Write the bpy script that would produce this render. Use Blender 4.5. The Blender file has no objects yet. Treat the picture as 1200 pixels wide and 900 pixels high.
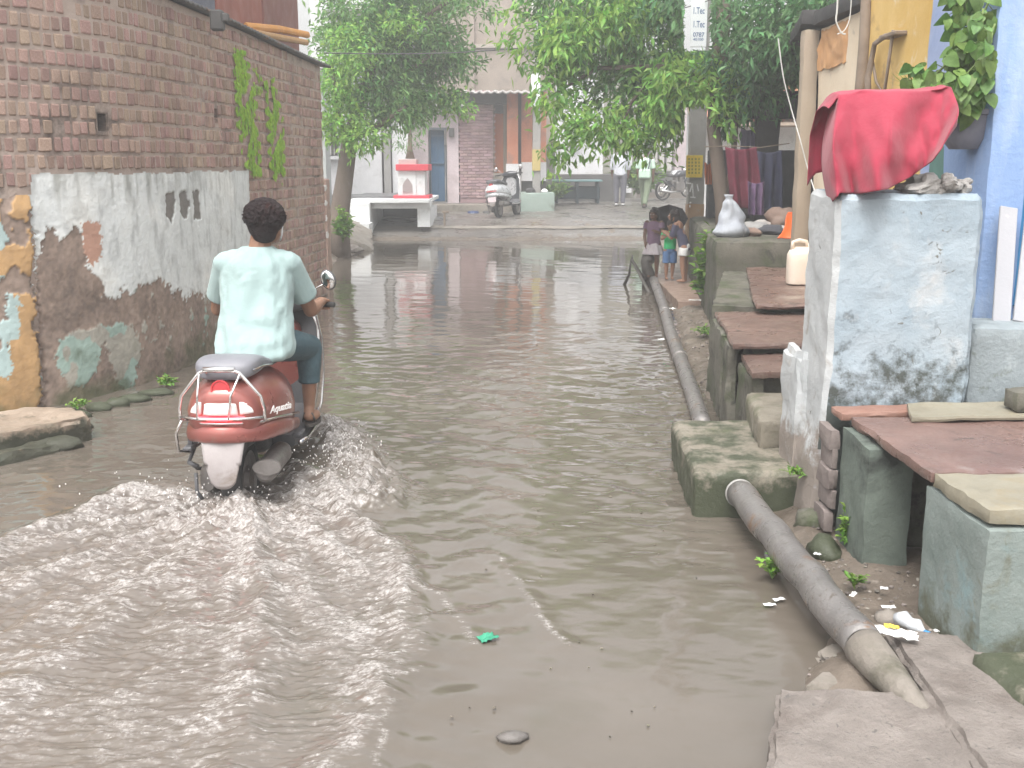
import bpy, math, random
import numpy as np
from mathutils import Vector, Matrix, noise as mnoise
random.seed(7); rng = np.random.default_rng(7)
scene = bpy.context.scene
COL = scene.collection
# ---------------------------------------------------------------- camera
CAMH = 1.70; TH = math.radians(11.75); F = 1250.0
cam = bpy.data.cameras.new('camera'); camo = bpy.data.objects.new('camera', cam); COL.objects.link(camo)
camo.location = (0, 0, CAMH); camo.rotation_euler = (math.pi/2 - TH, 0, 0)
cam.sensor_width = 36; cam.lens = 36*F/1200; cam.clip_start = 0.05; cam.clip_end = 800
scene.camera = camo
# ---------------------------------------------------------------- world, sun, exposure
SUN_EL, SUN_AZ = math.radians(62), math.radians(200)      # azimuth clockwise from +Y
w = bpy.data.worlds.new('World'); scene.world = w; w.use_nodes = True
nt = w.node_tree; bg = nt.nodes['Background']
sky = nt.nodes.new('ShaderNodeTexSky'); sky.sky_type = 'NISHITA'; sky.sun_disc = False
sky.sun_elevation = SUN_EL; sky.sun_rotation = SUN_AZ; sky.dust_density = 6; sky.air_density = 1.6; sky.ozone_density = 1
hs = nt.nodes.new('ShaderNodeHueSaturation'); hs.inputs['Saturation'].default_value = 0.12; hs.inputs['Value'].default_value = 1.3
nt.links.new(sky.outputs[0], hs.inputs['Color']); nt.links.new(hs.outputs[0], bg.inputs['Color'])
bg.inputs['Strength'].default_value = 0.15
sl = bpy.data.lights.new('sun', 'SUN'); so = bpy.data.objects.new('sun', sl); COL.objects.link(so)
sl.energy = 0.8; sl.angle = math.radians(25); sl.color = (1, 0.97, 0.93)
d = Vector((math.sin(SUN_AZ)*math.cos(SUN_EL), math.cos(SUN_AZ)*math.cos(SUN_EL), math.sin(SUN_EL)))
so.rotation_euler = d.to_track_quat('Z', 'Y').to_euler()
scene.view_settings.view_transform = 'Standard'; scene.view_settings.look = 'None'
scene.view_settings.exposure = 0.92; scene.view_settings.gamma = 1
# ---------------------------------------------------------------- photo measurement helpers
def ray(x, y):
    a = TH; dx, dz = (x-600)/F, -(y-450)/F
    return Vector((dx, math.cos(a) + dz*math.sin(a), -math.sin(a) + dz*math.cos(a)))
def at_z(x, y, z):
    r = ray(x, y); t = (z-CAMH)/r.z; return Vector((r.x*t, r.y*t, z))
def at_d(x, y, D):
    r = ray(x, y); t = D/r.y; return Vector((r.x*t, D, CAMH + r.z*t))
def proj(p):
    X, Y, Z = p[0], p[1], p[2]-CAMH
    dep = Y*math.cos(TH) - Z*math.sin(TH); up = Y*math.sin(TH) + Z*math.cos(TH)
    return 600 + F*X/dep, 450 - F*up/dep, dep
# ---------------------------------------------------------------- tagging
def tag(o, label=None, cat=None, group=None, kind=None):
    if label: o['label'] = label
    if cat: o['category'] = cat
    if group: o['group'] = group
    if kind: o['kind'] = kind
    return o
def thing(name, label, cat, loc=(0, 0, 0), rz=0, group=None):
    o = bpy.data.objects.new(name, None); COL.objects.link(o); o.empty_display_size = .1
    o.location = loc; o.rotation_euler = (0, 0, rz)
    return tag(o, label, cat, group)
def copy_tree(o, parent=None):
    c = o.copy(); COL.objects.link(c); c.parent = parent
    for ch in o.children: copy_tree(ch, c)
    return c
# ---------------------------------------------------------------- mesh builder
class MB:
    def __init__(s): s.v = []; s.f = []; s.rb = False
    def add(s, vs, fs):
        n = len(s.v); s.v.extend(tuple(p) for p in vs); s.f.extend(tuple(i+n for i in f) for f in fs); return s
    def box(s, c, size, rot=None, ch=0.0):
        hx, hy, hz = size[0]/2, size[1]/2, size[2]/2
        if ch <= 0:
            vs = [Vector((x*hx, y*hy, z*hz)) for z in (-1, 1) for y in (-1, 1) for x in (-1, 1)]
            fs = [(0, 2, 3, 1), (4, 5, 7, 6), (0, 1, 5, 4), (2, 6, 7, 3), (0, 4, 6, 2), (1, 3, 7, 5)]
        else:
            vs = []; idx = {}
            for z in (-1, 1):
                for y in (-1, 1):
                    for x in (-1, 1):
                        for a in range(3):
                            p = [x*hx, y*hy, z*hz]
                            q = [x, y, z]
                            for b in range(3):
                                if b != a: p[b] -= q[b]*ch
                            idx[(x, y, z, a)] = len(vs); vs.append(Vector(p))
            I = idx; fs = []
            def orient(f):
                c0 = sum((vs[i] for i in f), Vector())/len(f)
                n = (vs[f[1]]-vs[f[0]]).cross(vs[f[2]]-vs[f[0]])
                return tuple(f) if n.dot(c0) > 0 else tuple(reversed(f))
            for a in range(3):
                b, c2 = [k for k in range(3) if k != a]
                for sg in (-1, 1):
                    q = []
                    for (u, w_) in ((-1, -1), (1, -1), (1, 1), (-1, 1)):
                        k = [0, 0, 0]; k[a] = sg; k[b] = u; k[c2] = w_; q.append(I[(*k, a)])
                    fs.append(orient(q))
                for u in (-1, 1):
                    for w_ in (-1, 1):          # edges parallel to axis a
                        k0 = [0, 0, 0]; k0[b] = u; k0[c2] = w_; k0[a] = -1; k1 = list(k0); k1[a] = 1
                        fs.append(orient([I[(*k0, b)], I[(*k1, b)], I[(*k1, c2)], I[(*k0, c2)]]))
            for z in (-1, 1):
                for y in (-1, 1):
                    for x in (-1, 1): fs.append(orient([I[(x, y, z, 0)], I[(x, y, z, 1)], I[(x, y, z, 2)]]))
        R = rot.to_matrix() if hasattr(rot, 'to_matrix') else (rot if rot is not None else Matrix.Identity(3))
        c = Vector(c); return s.add([R @ p + c for p in vs], fs)
    def tube(s, path, rad, n=8, cap=True, squash=None):
        P = [Vector(p) for p in path]; m = len(P)
        if not hasattr(rad, '__len__'): rad = [rad]*m
        vs = []; up = None
        for i in range(m):
            t = (P[min(i+1, m-1)] - P[max(i-1, 0)])
            t = t.normalized() if t.length > 1e-9 else Vector((0, 0, 1))
            if up is None:
                up = Vector((0, 0, 1)) if abs(t.z) < .9 else Vector((1, 0, 0))
            a = up.cross(t)
            if a.length < 1e-6: a = t.orthogonal()
            a.normalize(); b = t.cross(a).normalized(); up = b
            r = rad[i]; sx, sy = (1, 1) if squash is None else squash
            for k in range(n):
                an = 2*math.pi*k/n; vs.append(P[i] + a*math.cos(an)*r*sx + b*math.sin(an)*r*sy)
        fs = []
        for i in range(m-1):
            for k in range(n):
                k2 = (k+1) % n; fs.append((i*n+k, i*n+k2, (i+1)*n+k2, (i+1)*n+k))
        if cap: fs.append(tuple(reversed(range(n)))); fs.append(tuple(range((m-1)*n, m*n)))
        return s.add(vs, fs)
    def capsule(s, p0, p1, r0, r1=None, n=10):
        r1 = r0 if r1 is None else r1
        p0, p1 = Vector(p0), Vector(p1); t = (p1-p0).normalized()
        pts = []; rs = []
        for a in (90, 65, 40, 18): pts.append(p0 - t*r0*math.sin(math.radians(a))); rs.append(max(r0*math.cos(math.radians(a)), r0*.05))
        pts.append(p0); rs.append(r0); pts.append(p1); rs.append(r1)
        for a in (18, 40, 65, 90): pts.append(p1 + t*r1*math.sin(math.radians(a))); rs.append(max(r1*math.cos(math.radians(a)), r1*.05))
        return s.tube(pts, rs, n)
    def ell(s, c, r, rot=None, nu=14, nv=9):
        R = rot.to_matrix() if hasattr(rot, 'to_matrix') else (rot if rot is not None else Matrix.Identity(3)); c = Vector(c)
        if not hasattr(r, '__len__'): r = (r, r, r)
        vs = [c + R @ Vector((0, 0, -r[2]))]
        for j in range(1, nv):
            b = -math.pi/2 + math.pi*j/nv
            for i in range(nu):
                a = 2*math.pi*i/nu; vs.append(c + R @ Vector((r[0]*math.cos(b)*math.cos(a), r[1]*math.cos(b)*math.sin(a), r[2]*math.sin(b))))
        vs.append(c + R @ Vector((0, 0, r[2]))); fs = []
        for i in range(nu): fs.append((0, 1+(i+1) % nu, 1+i))
        for j in range(nv-2):
            for i in range(nu):
                i2 = (i+1) % nu; o = 1+j*nu; fs.append((o+i, o+i2, o+nu+i2, o+nu+i))
        o = 1+(nv-2)*nu; e = len(vs)-1
        for i in range(nu): fs.append((o+i, o+(i+1) % nu, e))
        return s.add(vs, fs)
    def loft(s, rings, cap=True, closed=True):
        n = len(rings[0]); vs = [p for r in rings for p in r]; fs = []
        for i in range(len(rings)-1):
            for k in range(n if closed else n-1):
                k2 = (k+1) % n; fs.append((i*n+k, i*n+k2, (i+1)*n+k2, (i+1)*n+k))
        if cap and closed: fs.append(tuple(reversed(range(n)))); fs.append(tuple(range((len(rings)-1)*n, len(rings)*n)))
        return s.add(vs, fs)
    def lathe(s, prof, c=(0, 0, 0), n=16, axis='z'):
        c = Vector(c); rings = []
        for r, z in prof:
            ring = []
            for k in range(n):
                a = 2*math.pi*k/n; p = (r*math.cos(a), r*math.sin(a), z)
                if axis == 'x': p = (p[2], p[0], p[1])
                if axis == 'y': p = (p[0], p[2], p[1])
                ring.append(c + Vector(p))
            rings.append(ring)
        return s.loft(rings)
    def grid(s, fn, nu, nv):
        vs = [fn(i/nu, j/nv) for j in range(nv+1) for i in range(nu+1)]
        fs = [(j*(nu+1)+i, j*(nu+1)+i+1, (j+1)*(nu+1)+i+1, (j+1)*(nu+1)+i) for j in range(nv) for i in range(nu)]
        return s.add(vs, fs)
    def rbox(s, quad, z0, z1, cell=.05, amp=.008, rnd=.012, seed=0, freq=6, warp=None):
        """weathered block: plan quad (4 xy, ccw), bottom z0, top z1 (number or 4 numbers)"""
        s.rb = True; rnd = rnd*.55; q = [Vector((a[0], a[1])) for a in quad]
        z1s = z1 if hasattr(z1, '__len__') else [z1]*4
        z0s = z0 if hasattr(z0, '__len__') else [z0]*4
        L = max((q[1]-q[0]).length, (q[2]-q[3]).length); W = max((q[3]-q[0]).length, (q[2]-q[1]).length); H = max(z1s)-min(z0s)
        nx, ny, nz = (max(2, min(60, int(round(a/cell)))) for a in (L, W, H))
        idx = {}; vs = []
        def bl(a, u, v): return (a[0]*(1-u)+a[1]*u)*(1-v) + (a[3]*(1-u)+a[2]*u)*v
        for i in range(nx+1):
            for j in range(ny+1):
                for k in range(nz+1):
                    if 0 < i < nx and 0 < j < ny and 0 < k < nz: continue
                    u, v, t = i/nx, j/ny, k/nz
                    e = (i in (0, nx)) + (j in (0, ny)) + (k in (0, nz))
                    if e >= 2:
                        ru, rv, rt = rnd/max(L, .01), rnd/max(W, .01), rnd/max(H, .01)
                        if i in (0, nx): u += ru*(1 if i == 0 else -1)
                        if j in (0, ny): v += rv*(1 if j == 0 else -1)
                        if k in (0, nz): t += rt*(1 if k == 0 else -1)
                    xy = bl(q, u, v); z = bl(z0s, u, v)*(1-t) + bl(z1s, u, v)*t
                    p = Vector((xy.x, xy.y, z))
                    nn = mnoise.noise_vector(p*freq + Vector((seed*7.3, seed*3.1, 0))) + .5*mnoise.noise_vector(p*freq*3.1 + Vector((seed, 0, 5)))
                    p = p + nn*amp
                    if e >= 2:
                        ch = max(0, mnoise.noise(p*freq*.8 + Vector((9+seed, 2, 4))) - .1)*amp*2.2
                        cc = bl(q, .5, .5); dd = Vector((cc.x, cc.y, (z0s[0]+z1s[0])/2)) - p
                        if dd.length: p = p + dd.normalized()*ch*1.3
                    if warp: p = warp(p)
                    idx[(i, j, k)] = len(vs); vs.append(p)
        fs = []
        for i in range(nx):
            for j in range(ny):
                fs.append((idx[i, j, 0], idx[i, j+1, 0], idx[i+1, j+1, 0], idx[i+1, j, 0]))
                fs.append((idx[i, j, nz], idx[i+1, j, nz], idx[i+1, j+1, nz], idx[i, j+1, nz]))
        for i in range(nx):
            for k in range(nz):
                fs.append((idx[i, 0, k], idx[i+1, 0, k], idx[i+1, 0, k+1], idx[i, 0, k+1]))
                fs.append((idx[i, ny, k], idx[i, ny, k+1], idx[i+1, ny, k+1], idx[i+1, ny, k]))
        for j in range(ny):
            for k in range(nz):
                fs.append((idx[0, j, k], idx[0, j, k+1], idx[0, j+1, k+1], idx[0, j+1, k]))
                fs.append((idx[nx, j, k], idx[nx, j+1, k], idx[nx, j+1, k+1], idx[nx, j, k+1]))
        return s.add(vs, fs)
    def rect(s, x0, x1, y0, y1, z0, z1, **k): return s.rbox([(x0, y0), (x1, y0), (x1, y1), (x0, y1)], z0, z1, **k)
    def rock(s, c, r, seed=0, n=2, amp=.3):
        c = Vector(c)
        if not hasattr(r, '__len__'): r = (r, r, r)
        b = len(s.v); s.ell((0, 0, 0), 1, nu=8+2*n, nv=5+n)
        for i in range(b, len(s.v)):
            p = Vector(s.v[i]); k = 1 + amp*mnoise.noise(p*1.3 + Vector((seed*5.1, seed, 0))) + amp*.5*mnoise.noise(p*3 + Vector((seed, 9, 0)))
            p = p*k; s.v[i] = (c.x+p.x*r[0], c.y+p.y*r[1], c.z+p.z*r[2])
        return s
    def build(s, name, mat=None, parent=None, smooth=False, angle=None):
        if smooth and angle is None and s.rb: angle = 34
        me = bpy.data.meshes.new(name); me.from_pydata([tuple(v) for v in s.v], [], s.f); me.update()
        if mat: me.materials.append(mat)
        if smooth:
            me.polygons.foreach_set('use_smooth', [True]*len(me.polygons))
            if angle:
                try: me.set_sharp_from_angle(angle=math.radians(angle))
                except Exception: pass
        o = bpy.data.objects.new(name, me); COL.objects.link(o)
        if parent: o.parent = parent
        return o
def np_mesh(name, V, Fq, mat, parent=None, smooth=True, color=None, color2=None):
    me = bpy.data.meshes.new(name); V = np.asarray(V, np.float32); Fq = np.asarray(Fq, np.int32); k = Fq.shape[1]
    me.vertices.add(len(V)); me.vertices.foreach_set('co', V.ravel())
    me.loops.add(Fq.size); me.loops.foreach_set('vertex_index', Fq.ravel())
    me.polygons.add(len(Fq)); me.polygons.foreach_set('loop_start', np.arange(0, Fq.size, k, dtype=np.int32))
    me.polygons.foreach_set('use_smooth', np.full(len(Fq), smooth))
    me.update(calc_edges=True); me.materials.append(mat)
    for nm, cc in (('tint', color), ('mask', color2)):
        if cc is not None:
            at = me.color_attributes.new(nm, 'FLOAT_COLOR', 'POINT'); at.data.foreach_set('color', np.asarray(cc, np.float32).ravel())
    me.validate(); o = bpy.data.objects.new(name, me); COL.objects.link(o)
    if parent: o.parent = parent
    return o
def grid_faces(nu, nv, flip=False):
    i = np.arange(nu-1)[None, :]; j = np.arange(nv-1)[:, None]
    a = (j*nu+i).ravel(); F4 = np.stack([a, a+1, a+nu+1, a+nu], 1)
    return F4[:, ::-1] if flip else F4
# vectorised value noise
_tab = rng.random((256, 256))
def vn(x, y, seed=0):
    x = np.asarray(x, float) + seed*17.13; y = np.asarray(y, float) + seed*31.7
    xi = np.floor(x).astype(int); yi = np.floor(y).astype(int); fx = x-xi; fy = y-yi
    fx = fx*fx*(3-2*fx); fy = fy*fy*(3-2*fy)
    g = lambda a, b: _tab[a % 256, b % 256]
    return (g(xi, yi)*(1-fx)+g(xi+1, yi)*fx)*(1-fy) + (g(xi, yi+1)*(1-fx)+g(xi+1, yi+1)*fx)*fy - .5
def fbm(x, y, oct=4, seed=0, gain=.5):
    t = 0; a = 1
    for o in range(oct): t = t + a*vn(x*2**o, y*2**o, seed+o); a *= gain
    return t
def sst(a, b, x):
    t = np.clip((x-a)/(b-a), 0, 1); return t*t*(3-2*t)
# ---------------------------------------------------------------- materials
def _n(nt, t, **k):
    n = nt.nodes.new(t)
    for a, b in k.items(): setattr(n, a, b)
    return n
def _ramp(nt, fac, stops):
    r = _n(nt, 'ShaderNodeValToRGB'); el = r.color_ramp.elements
    while len(el) < len(stops): el.new(.5)
    for e, (p, c) in zip(el, stops): e.position = p; e.color = (*c, 1) if len(c) == 3 else c
    nt.links.new(fac, r.inputs[0]); return r.outputs[0]
def _noise(nt, vec, scale, detail=6, rough=.6, dist=0):
    n = _n(nt, 'ShaderNodeTexNoise'); n.inputs['Scale'].default_value = scale; n.inputs['Detail'].default_value = detail
    n.inputs['Roughness'].default_value = rough; n.inputs['Distortion'].default_value = dist
    nt.links.new(vec, n.inputs['Vector']); return n.outputs['Fac']
def _mix(nt, fac, a, b, mode='MIX'):
    m = _n(nt, 'ShaderNodeMix', data_type='RGBA', blend_type=mode)
    for sck, val in ((m.inputs[0], fac), (m.inputs[6], a), (m.inputs[7], b)):
        if isinstance(val, bpy.types.NodeSocket): nt.links.new(val, sck)
        elif isinstance(val, (int, float)): sck.default_value = val
        else: sck.default_value = (*val, 1)
    return m.outputs[2]
def _m(nt, op, a, b=None, clamp=False):
    m = _n(nt, 'ShaderNodeMath', operation=op, use_clamp=clamp)
    for i, val in enumerate((a, b)):
        if val is None: continue
        if isinstance(val, bpy.types.NodeSocket): nt.links.new(val, m.inputs[i])
        else: m.inputs[i].default_value = val
    return m.outputs[0]
def mat(name, cols, scale=3, rough=.8, bump=.3, bscale=40, stain=None, stain2=None, metal=0, spec=.4, rvar=.15, island=0, attr=None,
        bdist=.01, coat=0, sheen=0, trans=0, stretch=None, lowmoss=None, emis=None, wet=0):
    """cols: list of base colours spread over a noise; stain: (colour, noise scale, threshold, softness); lowmoss: (colour, z height)"""
    m = bpy.data.materials.new(name); m.use_nodes = True; nt = m.node_tree; P = nt.nodes['Principled BSDF']
    tc = _n(nt, 'ShaderNodeTexCoord'); vec = tc.outputs['Object']
    if stretch:
        mp = _n(nt, 'ShaderNodeMapping'); mp.inputs['Scale'].default_value = stretch; nt.links.new(vec, mp.inputs[0]); svec = mp.outputs[0]
    else: svec = vec
    f = _noise(nt, svec, scale, 8, .62)
    k = len(cols)
    c = _ramp(nt, f, [(.3 + .4*i/max(1, k-1), cc) for i, cc in enumerate(cols)]) if k > 1 else cols[0]
    if attr:
        a = _n(nt, 'ShaderNodeVertexColor', layer_name=attr); c = _mix(nt, 1.0, a.outputs[0], c, 'MULTIPLY')
    if island:
        g = _n(nt, 'ShaderNodeNewGeometry'); oi = _n(nt, 'ShaderNodeObjectInfo')
        r = _m(nt, 'FRACT', _m(nt, 'ADD', g.outputs['Random Per Island'], oi.outputs['Random']))
        h = _n(nt, 'ShaderNodeHueSaturation'); nt.links.new(_m(nt, 'ADD', _m(nt, 'MULTIPLY', r, 2*island), 1-island), h.inputs['Value'])
        nt.links.new(_m(nt, 'ADD', _m(nt, 'MULTIPLY', _m(nt, 'FRACT', _m(nt, 'MULTIPLY', r, 7.3)), .05), .475), h.inputs['Hue'])
        if isinstance(c, bpy.types.NodeSocket): nt.links.new(c, h.inputs['Color'])
        else: h.inputs['Color'].default_value = (*c, 1)
        c = h.outputs[0]
    for sn, off in ((stain, 0), (stain2, 1)):
        if sn:
            fm = _noise(nt, svec, sn[1], 9, .68, .3+off)
            c = _mix(nt, _ramp(nt, fm, [(sn[2], (0, 0, 0)), (min(1, sn[2]+sn[3]), (1, 1, 1))]), c, sn[0])
    if lowmoss:
        sx = _n(nt, 'ShaderNodeSeparateXYZ'); nt.links.new(vec, sx.inputs[0])
        hgt = _m(nt, 'DIVIDE', sx.outputs['Z'], lowmoss[1])
        q = _m(nt, 'SUBTRACT', _m(nt, 'ADD', _m(nt, 'MULTIPLY', _noise(nt, vec, 6, 9, .72), 2.4), -.02), hgt, True)
        q = _ramp(nt, q, [(.25, (0, 0, 0)), (.6, (1, 1, 1))])
        c = _mix(nt, _m(nt, 'MULTIPLY', q, .93), c, lowmoss[0])
    if isinstance(c, bpy.types.NodeSocket): nt.links.new(c, P.inputs['Base Color'])
    else: P.inputs['Base Color'].default_value = (*c, 1)
    rr = _noise(nt, vec, scale*2.3, 5, .6)
    mr = _n(nt, 'ShaderNodeMapRange'); nt.links.new(rr, mr.inputs[0]); mr.inputs[1].default_value = .3; mr.inputs[2].default_value = .7
    mr.inputs[3].default_value = max(.02, rough-rvar-wet); mr.inputs[4].default_value = min(1, rough+rvar); nt.links.new(mr.outputs[0], P.inputs['Roughness'])
    P.inputs['Metallic'].default_value = metal; P.inputs['Specular IOR Level'].default_value = spec
    if coat: P.inputs['Coat Weight'].default_value = coat; P.inputs['Coat Roughness'].default_value = .08
    if sheen: P.inputs['Sheen Weight'].default_value = sheen
    if emis: P.inputs['Emission Color'].default_value = (*emis[0], 1); P.inputs['Emission Strength'].default_value = emis[1]
    if bump:
        b = _n(nt, 'ShaderNodeBump'); b.inputs['Strength'].default_value = bump; b.inputs['Distance'].default_value = bdist
        nb = _noise(nt, vec, bscale, 8, .65); nt.links.new(nb, b.inputs['Height']); nt.links.new(b.outputs[0], P.inputs['Normal'])
    if trans:
        out = nt.nodes['Material Output']; tl = _n(nt, 'ShaderNodeBsdfTranslucent'); ms = _n(nt, 'ShaderNodeMixShader')
        if isinstance(c, bpy.types.NodeSocket): nt.links.new(c, tl.inputs[0])
        else: tl.inputs[0].default_value = (*c, 1)
        ms.inputs[0].default_value = trans; nt.links.new(P.outputs[0], ms.inputs[1]); nt.links.new(tl.outputs[0], ms.inputs[2]); nt.links.new(ms.outputs[0], out.inputs[0])
    return m
MAT = {}
def S(r, g, b):       # sRGB 0-255 to linear
    return tuple(((v/255)/12.92 if v/255 <= .04045 else ((v/255+.055)/1.055)**2.4) for v in (r, g, b))
MAT['brick'] = mat('brick', [(.29, .195, .158), (.36, .245, .20), (.43, .31, .26)], 9, .9, .6, 60, spec=.2, island=.22, stain=((.17, .15, .13), 14, .58, .14))
MAT['mortar'] = mat('mortar', [(.37, .29, .245), (.45, .365, .315)], 5, .92, .8, 45, stain=((.13, .10, .085), 2.2, .52, .15))
MAT['plaster'] = mat('plaster', [(.84, .84, .84), (1, 1, 1)], 8, .8, .5, 35, attr='tint')
MAT['moss'] = mat('moss', [(.16, .31, .025), (.32, .52, .05)], 9, .9, .2, 80, island=.35)
MAT['concrete'] = mat('weathered_concrete', [(.17, .15, .125), (.27, .24, .21)], 4, .75, .7, 45, stain=((.09, .085, .06), 3.5, .54, .14), rvar=.25)
MAT['concrete_pale'] = mat('pale_concrete', [(.165, .142, .126), (.26, .228, .205)], 7, .75, 1.0, 60, stain=((.14, .115, .10), 4.5, .52, .2), stain2=((.12, .11, .10), 38, .60, .06), bdist=.012)
MAT['step'] = mat('step_concrete', [(.17, .15, .115), (.27, .24, .195)], 4.5, .6, .6, 45, stain=((.07, .085, .035), 3.4, .54, .16), lowmoss=((.045, .055, .03), .30), rvar=.25)
MAT['mossy'] = mat('mossy_concrete', [(.075, .072, .055), (.15, .14, .115)], 4, .85, .8, 40, stain=((.06, .075, .035), 3, .50, .14), stain2=((.035, .035, .03), 5, .55, .12))
MAT['slate'] = mat('wet_red_slab', [(.11, .07, .058), (.185, .12, .098)], 2.5, .38, .5, 50, stain=((.26, .205, .17), 3.2, .57, .12), stain2=((.07, .055, .045), 9, .57, .1), rvar=.22)
MAT['redslab'] = mat('red_stone_slab', [(.13, .08, .068), (.205, .13, .11)], 3, .36, .5, 45, stain=((.25, .205, .185), 3.4, .60, .1), stain2=((.09, .065, .055), 8, .58, .1), rvar=.2)
MAT['beigeslab'] = mat('beige_stone_slab', [(.19, .17, .125), (.28, .255, .195)], 4, .6, .4, 40, stain=((.24, .2, .13), 5, .56, .12))
MAT['bluewash'] = mat('blue_lime_wash', [(.36, .42, .46), (.50, .55, .58)], 3.5, .85, .9, 30, stain=((.60, .60, .59), 2.1, .52, .16), stain2=((.16, .16, .14), 6.5, .635, .07), bdist=.012)
MAT['box'] = mat('pale_green_cement', [(.155, .19, .175), (.235, .265, .25)], 4, .8, .6, 40, stain=((.20, .31, .33), 2.0, .55, .15), stain2=((.15, .15, .11), 4, .58, .15), lowmoss=((.10, .105, .07), .2))
MAT['mud'] = mat('mud', [(.09, .072, .055), (.19, .155, .125)], 5, .55, .9, 35, stain=((.27, .235, .20), 11, .62, .08), rvar=.3)
MAT['asphalt'] = mat('wet_road', [(.12, .11, .10), (.18, .165, .15)], .8, .34, .05, 25, stain=((.09, .075, .06), .9, .5, .2), rvar=.24)
MAT['pipe'] = mat('old_iron_pipe', [(.15, .14, .135), (.23, .215, .205)], 5, .34, .4, 60, stain=((.20, .125, .08), 7, .57, .1), stain2=((.11, .09, .075), 16, .58, .09), metal=.25, rvar=.12)
# ================================================================ GROUND, ROAD, WATER
SX = 0.0
_ys = [0, 2, 3.3, 3.8, 4.9, 6.2, 7.2, 7.8, 9, 12, 15, 20, 24, 400]
_xs = [.9, .85, .9, 1.12, 1.15, 1.35, 1.6, 1.36, 1.42, 1.78, 2.05, 2.7, 3.0, 3.0]
def G(x, y):
    x = np.asarray(x, float); y = np.asarray(y, float)
    xs = np.interp(y, _ys, _xs) + .06*vn(x*3, y*3, 3)
    right = sst(-.12, .22, x-xs)*(.19 + .05*fbm(x*5, y*5, 4, 11)) + .1*sst(.3, 2.2, x-xs)
    left = sst(0, 1.1, -2.75 + .25*vn(x*2, y*2, 5) - x)*.42*sst(14.2, 16.5, y)
    far = np.interp(y, [0, 22.8, 24.0, 26, 31, 400], [0, 0, .13, .46, .61, .61])
    g = -.12 + np.maximum(np.maximum(right, left), far)
    g = g + .012*fbm(x*4, y*4, 4, 21) + .006*fbm(x*22, y*22, 3, 31)
    return g
def coords(a, b, dense0, dense1, step, grow=1.12):
    c = list(np.arange(dense0, dense1, step)); s = step; v = c[-1]
    while v < b: s = min(s*grow, 12); v += s; c.append(v)
    s = step; v = c[0]; pre = []
    while v > a: s = min(s*grow, 12); v -= s; pre.append(v)
    return np.array(pre[::-1] + c)
gx = coords(-95, 95, -4.5, 5, .035); gy = coords(-12, 95, 2.2, 13, .035, 1.02)
GX, GY = np.meshgrid(gx, gy)
tag(np_mesh('ground', np.stack([GX.ravel(), GY.ravel(), G(GX, GY).ravel()], 1), grid_faces(len(gx), len(gy)), MAT['mud']), kind='structure')
rx = coords(-60, 60, -5, 6, .12); ry = coords(23.6, 37, 23.7, 31, .1)
RX, RY = np.meshgrid(rx, ry)
edge = sst(0, .5, RY - (23.9 + .25*vn(RX*1.3, RY*.2, 8)))
RZ = np.interp(RY, [0, 22.8, 24.0, 26, 31, 400], [-.12, -.12, .01, .34, .49, .49]) + .010*fbm(RX*.4, RY*.4, 2, 41) + .02*edge - .012
tag(np_mesh('road', np.stack([RX.ravel(), RY.ravel(), RZ.ravel()], 1), grid_faces(len(rx), len(ry)), MAT['asphalt']), kind='structure')
def gz(x, y): return float(G(x, y))
def roadz(y): return float(np.interp(y, [0, 22.8, 24.0, 26, 31, 400], [-.12, -.12, .01, .34, .49, .49]))+.012
m = MB(); m.grid(lambda u, v: Vector((-3.6 + 9.2*u, 25.0+.25*mnoise.noise(Vector((u*5, 0, 1)))+.28*v+.05*mnoise.noise(Vector((u*40, v*3, 1))), roadz(25.0+.28*v+.25*mnoise.noise(Vector((u*5, 0, 1))))+.012 + .008*mnoise.noise(Vector((u*30, v, 0))))), 90, 2)
tag(m.build('road_reflection_strip', MAT['concrete'], None, True), kind='structure')  # pale strip added for the light reflected off the wet road

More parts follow.
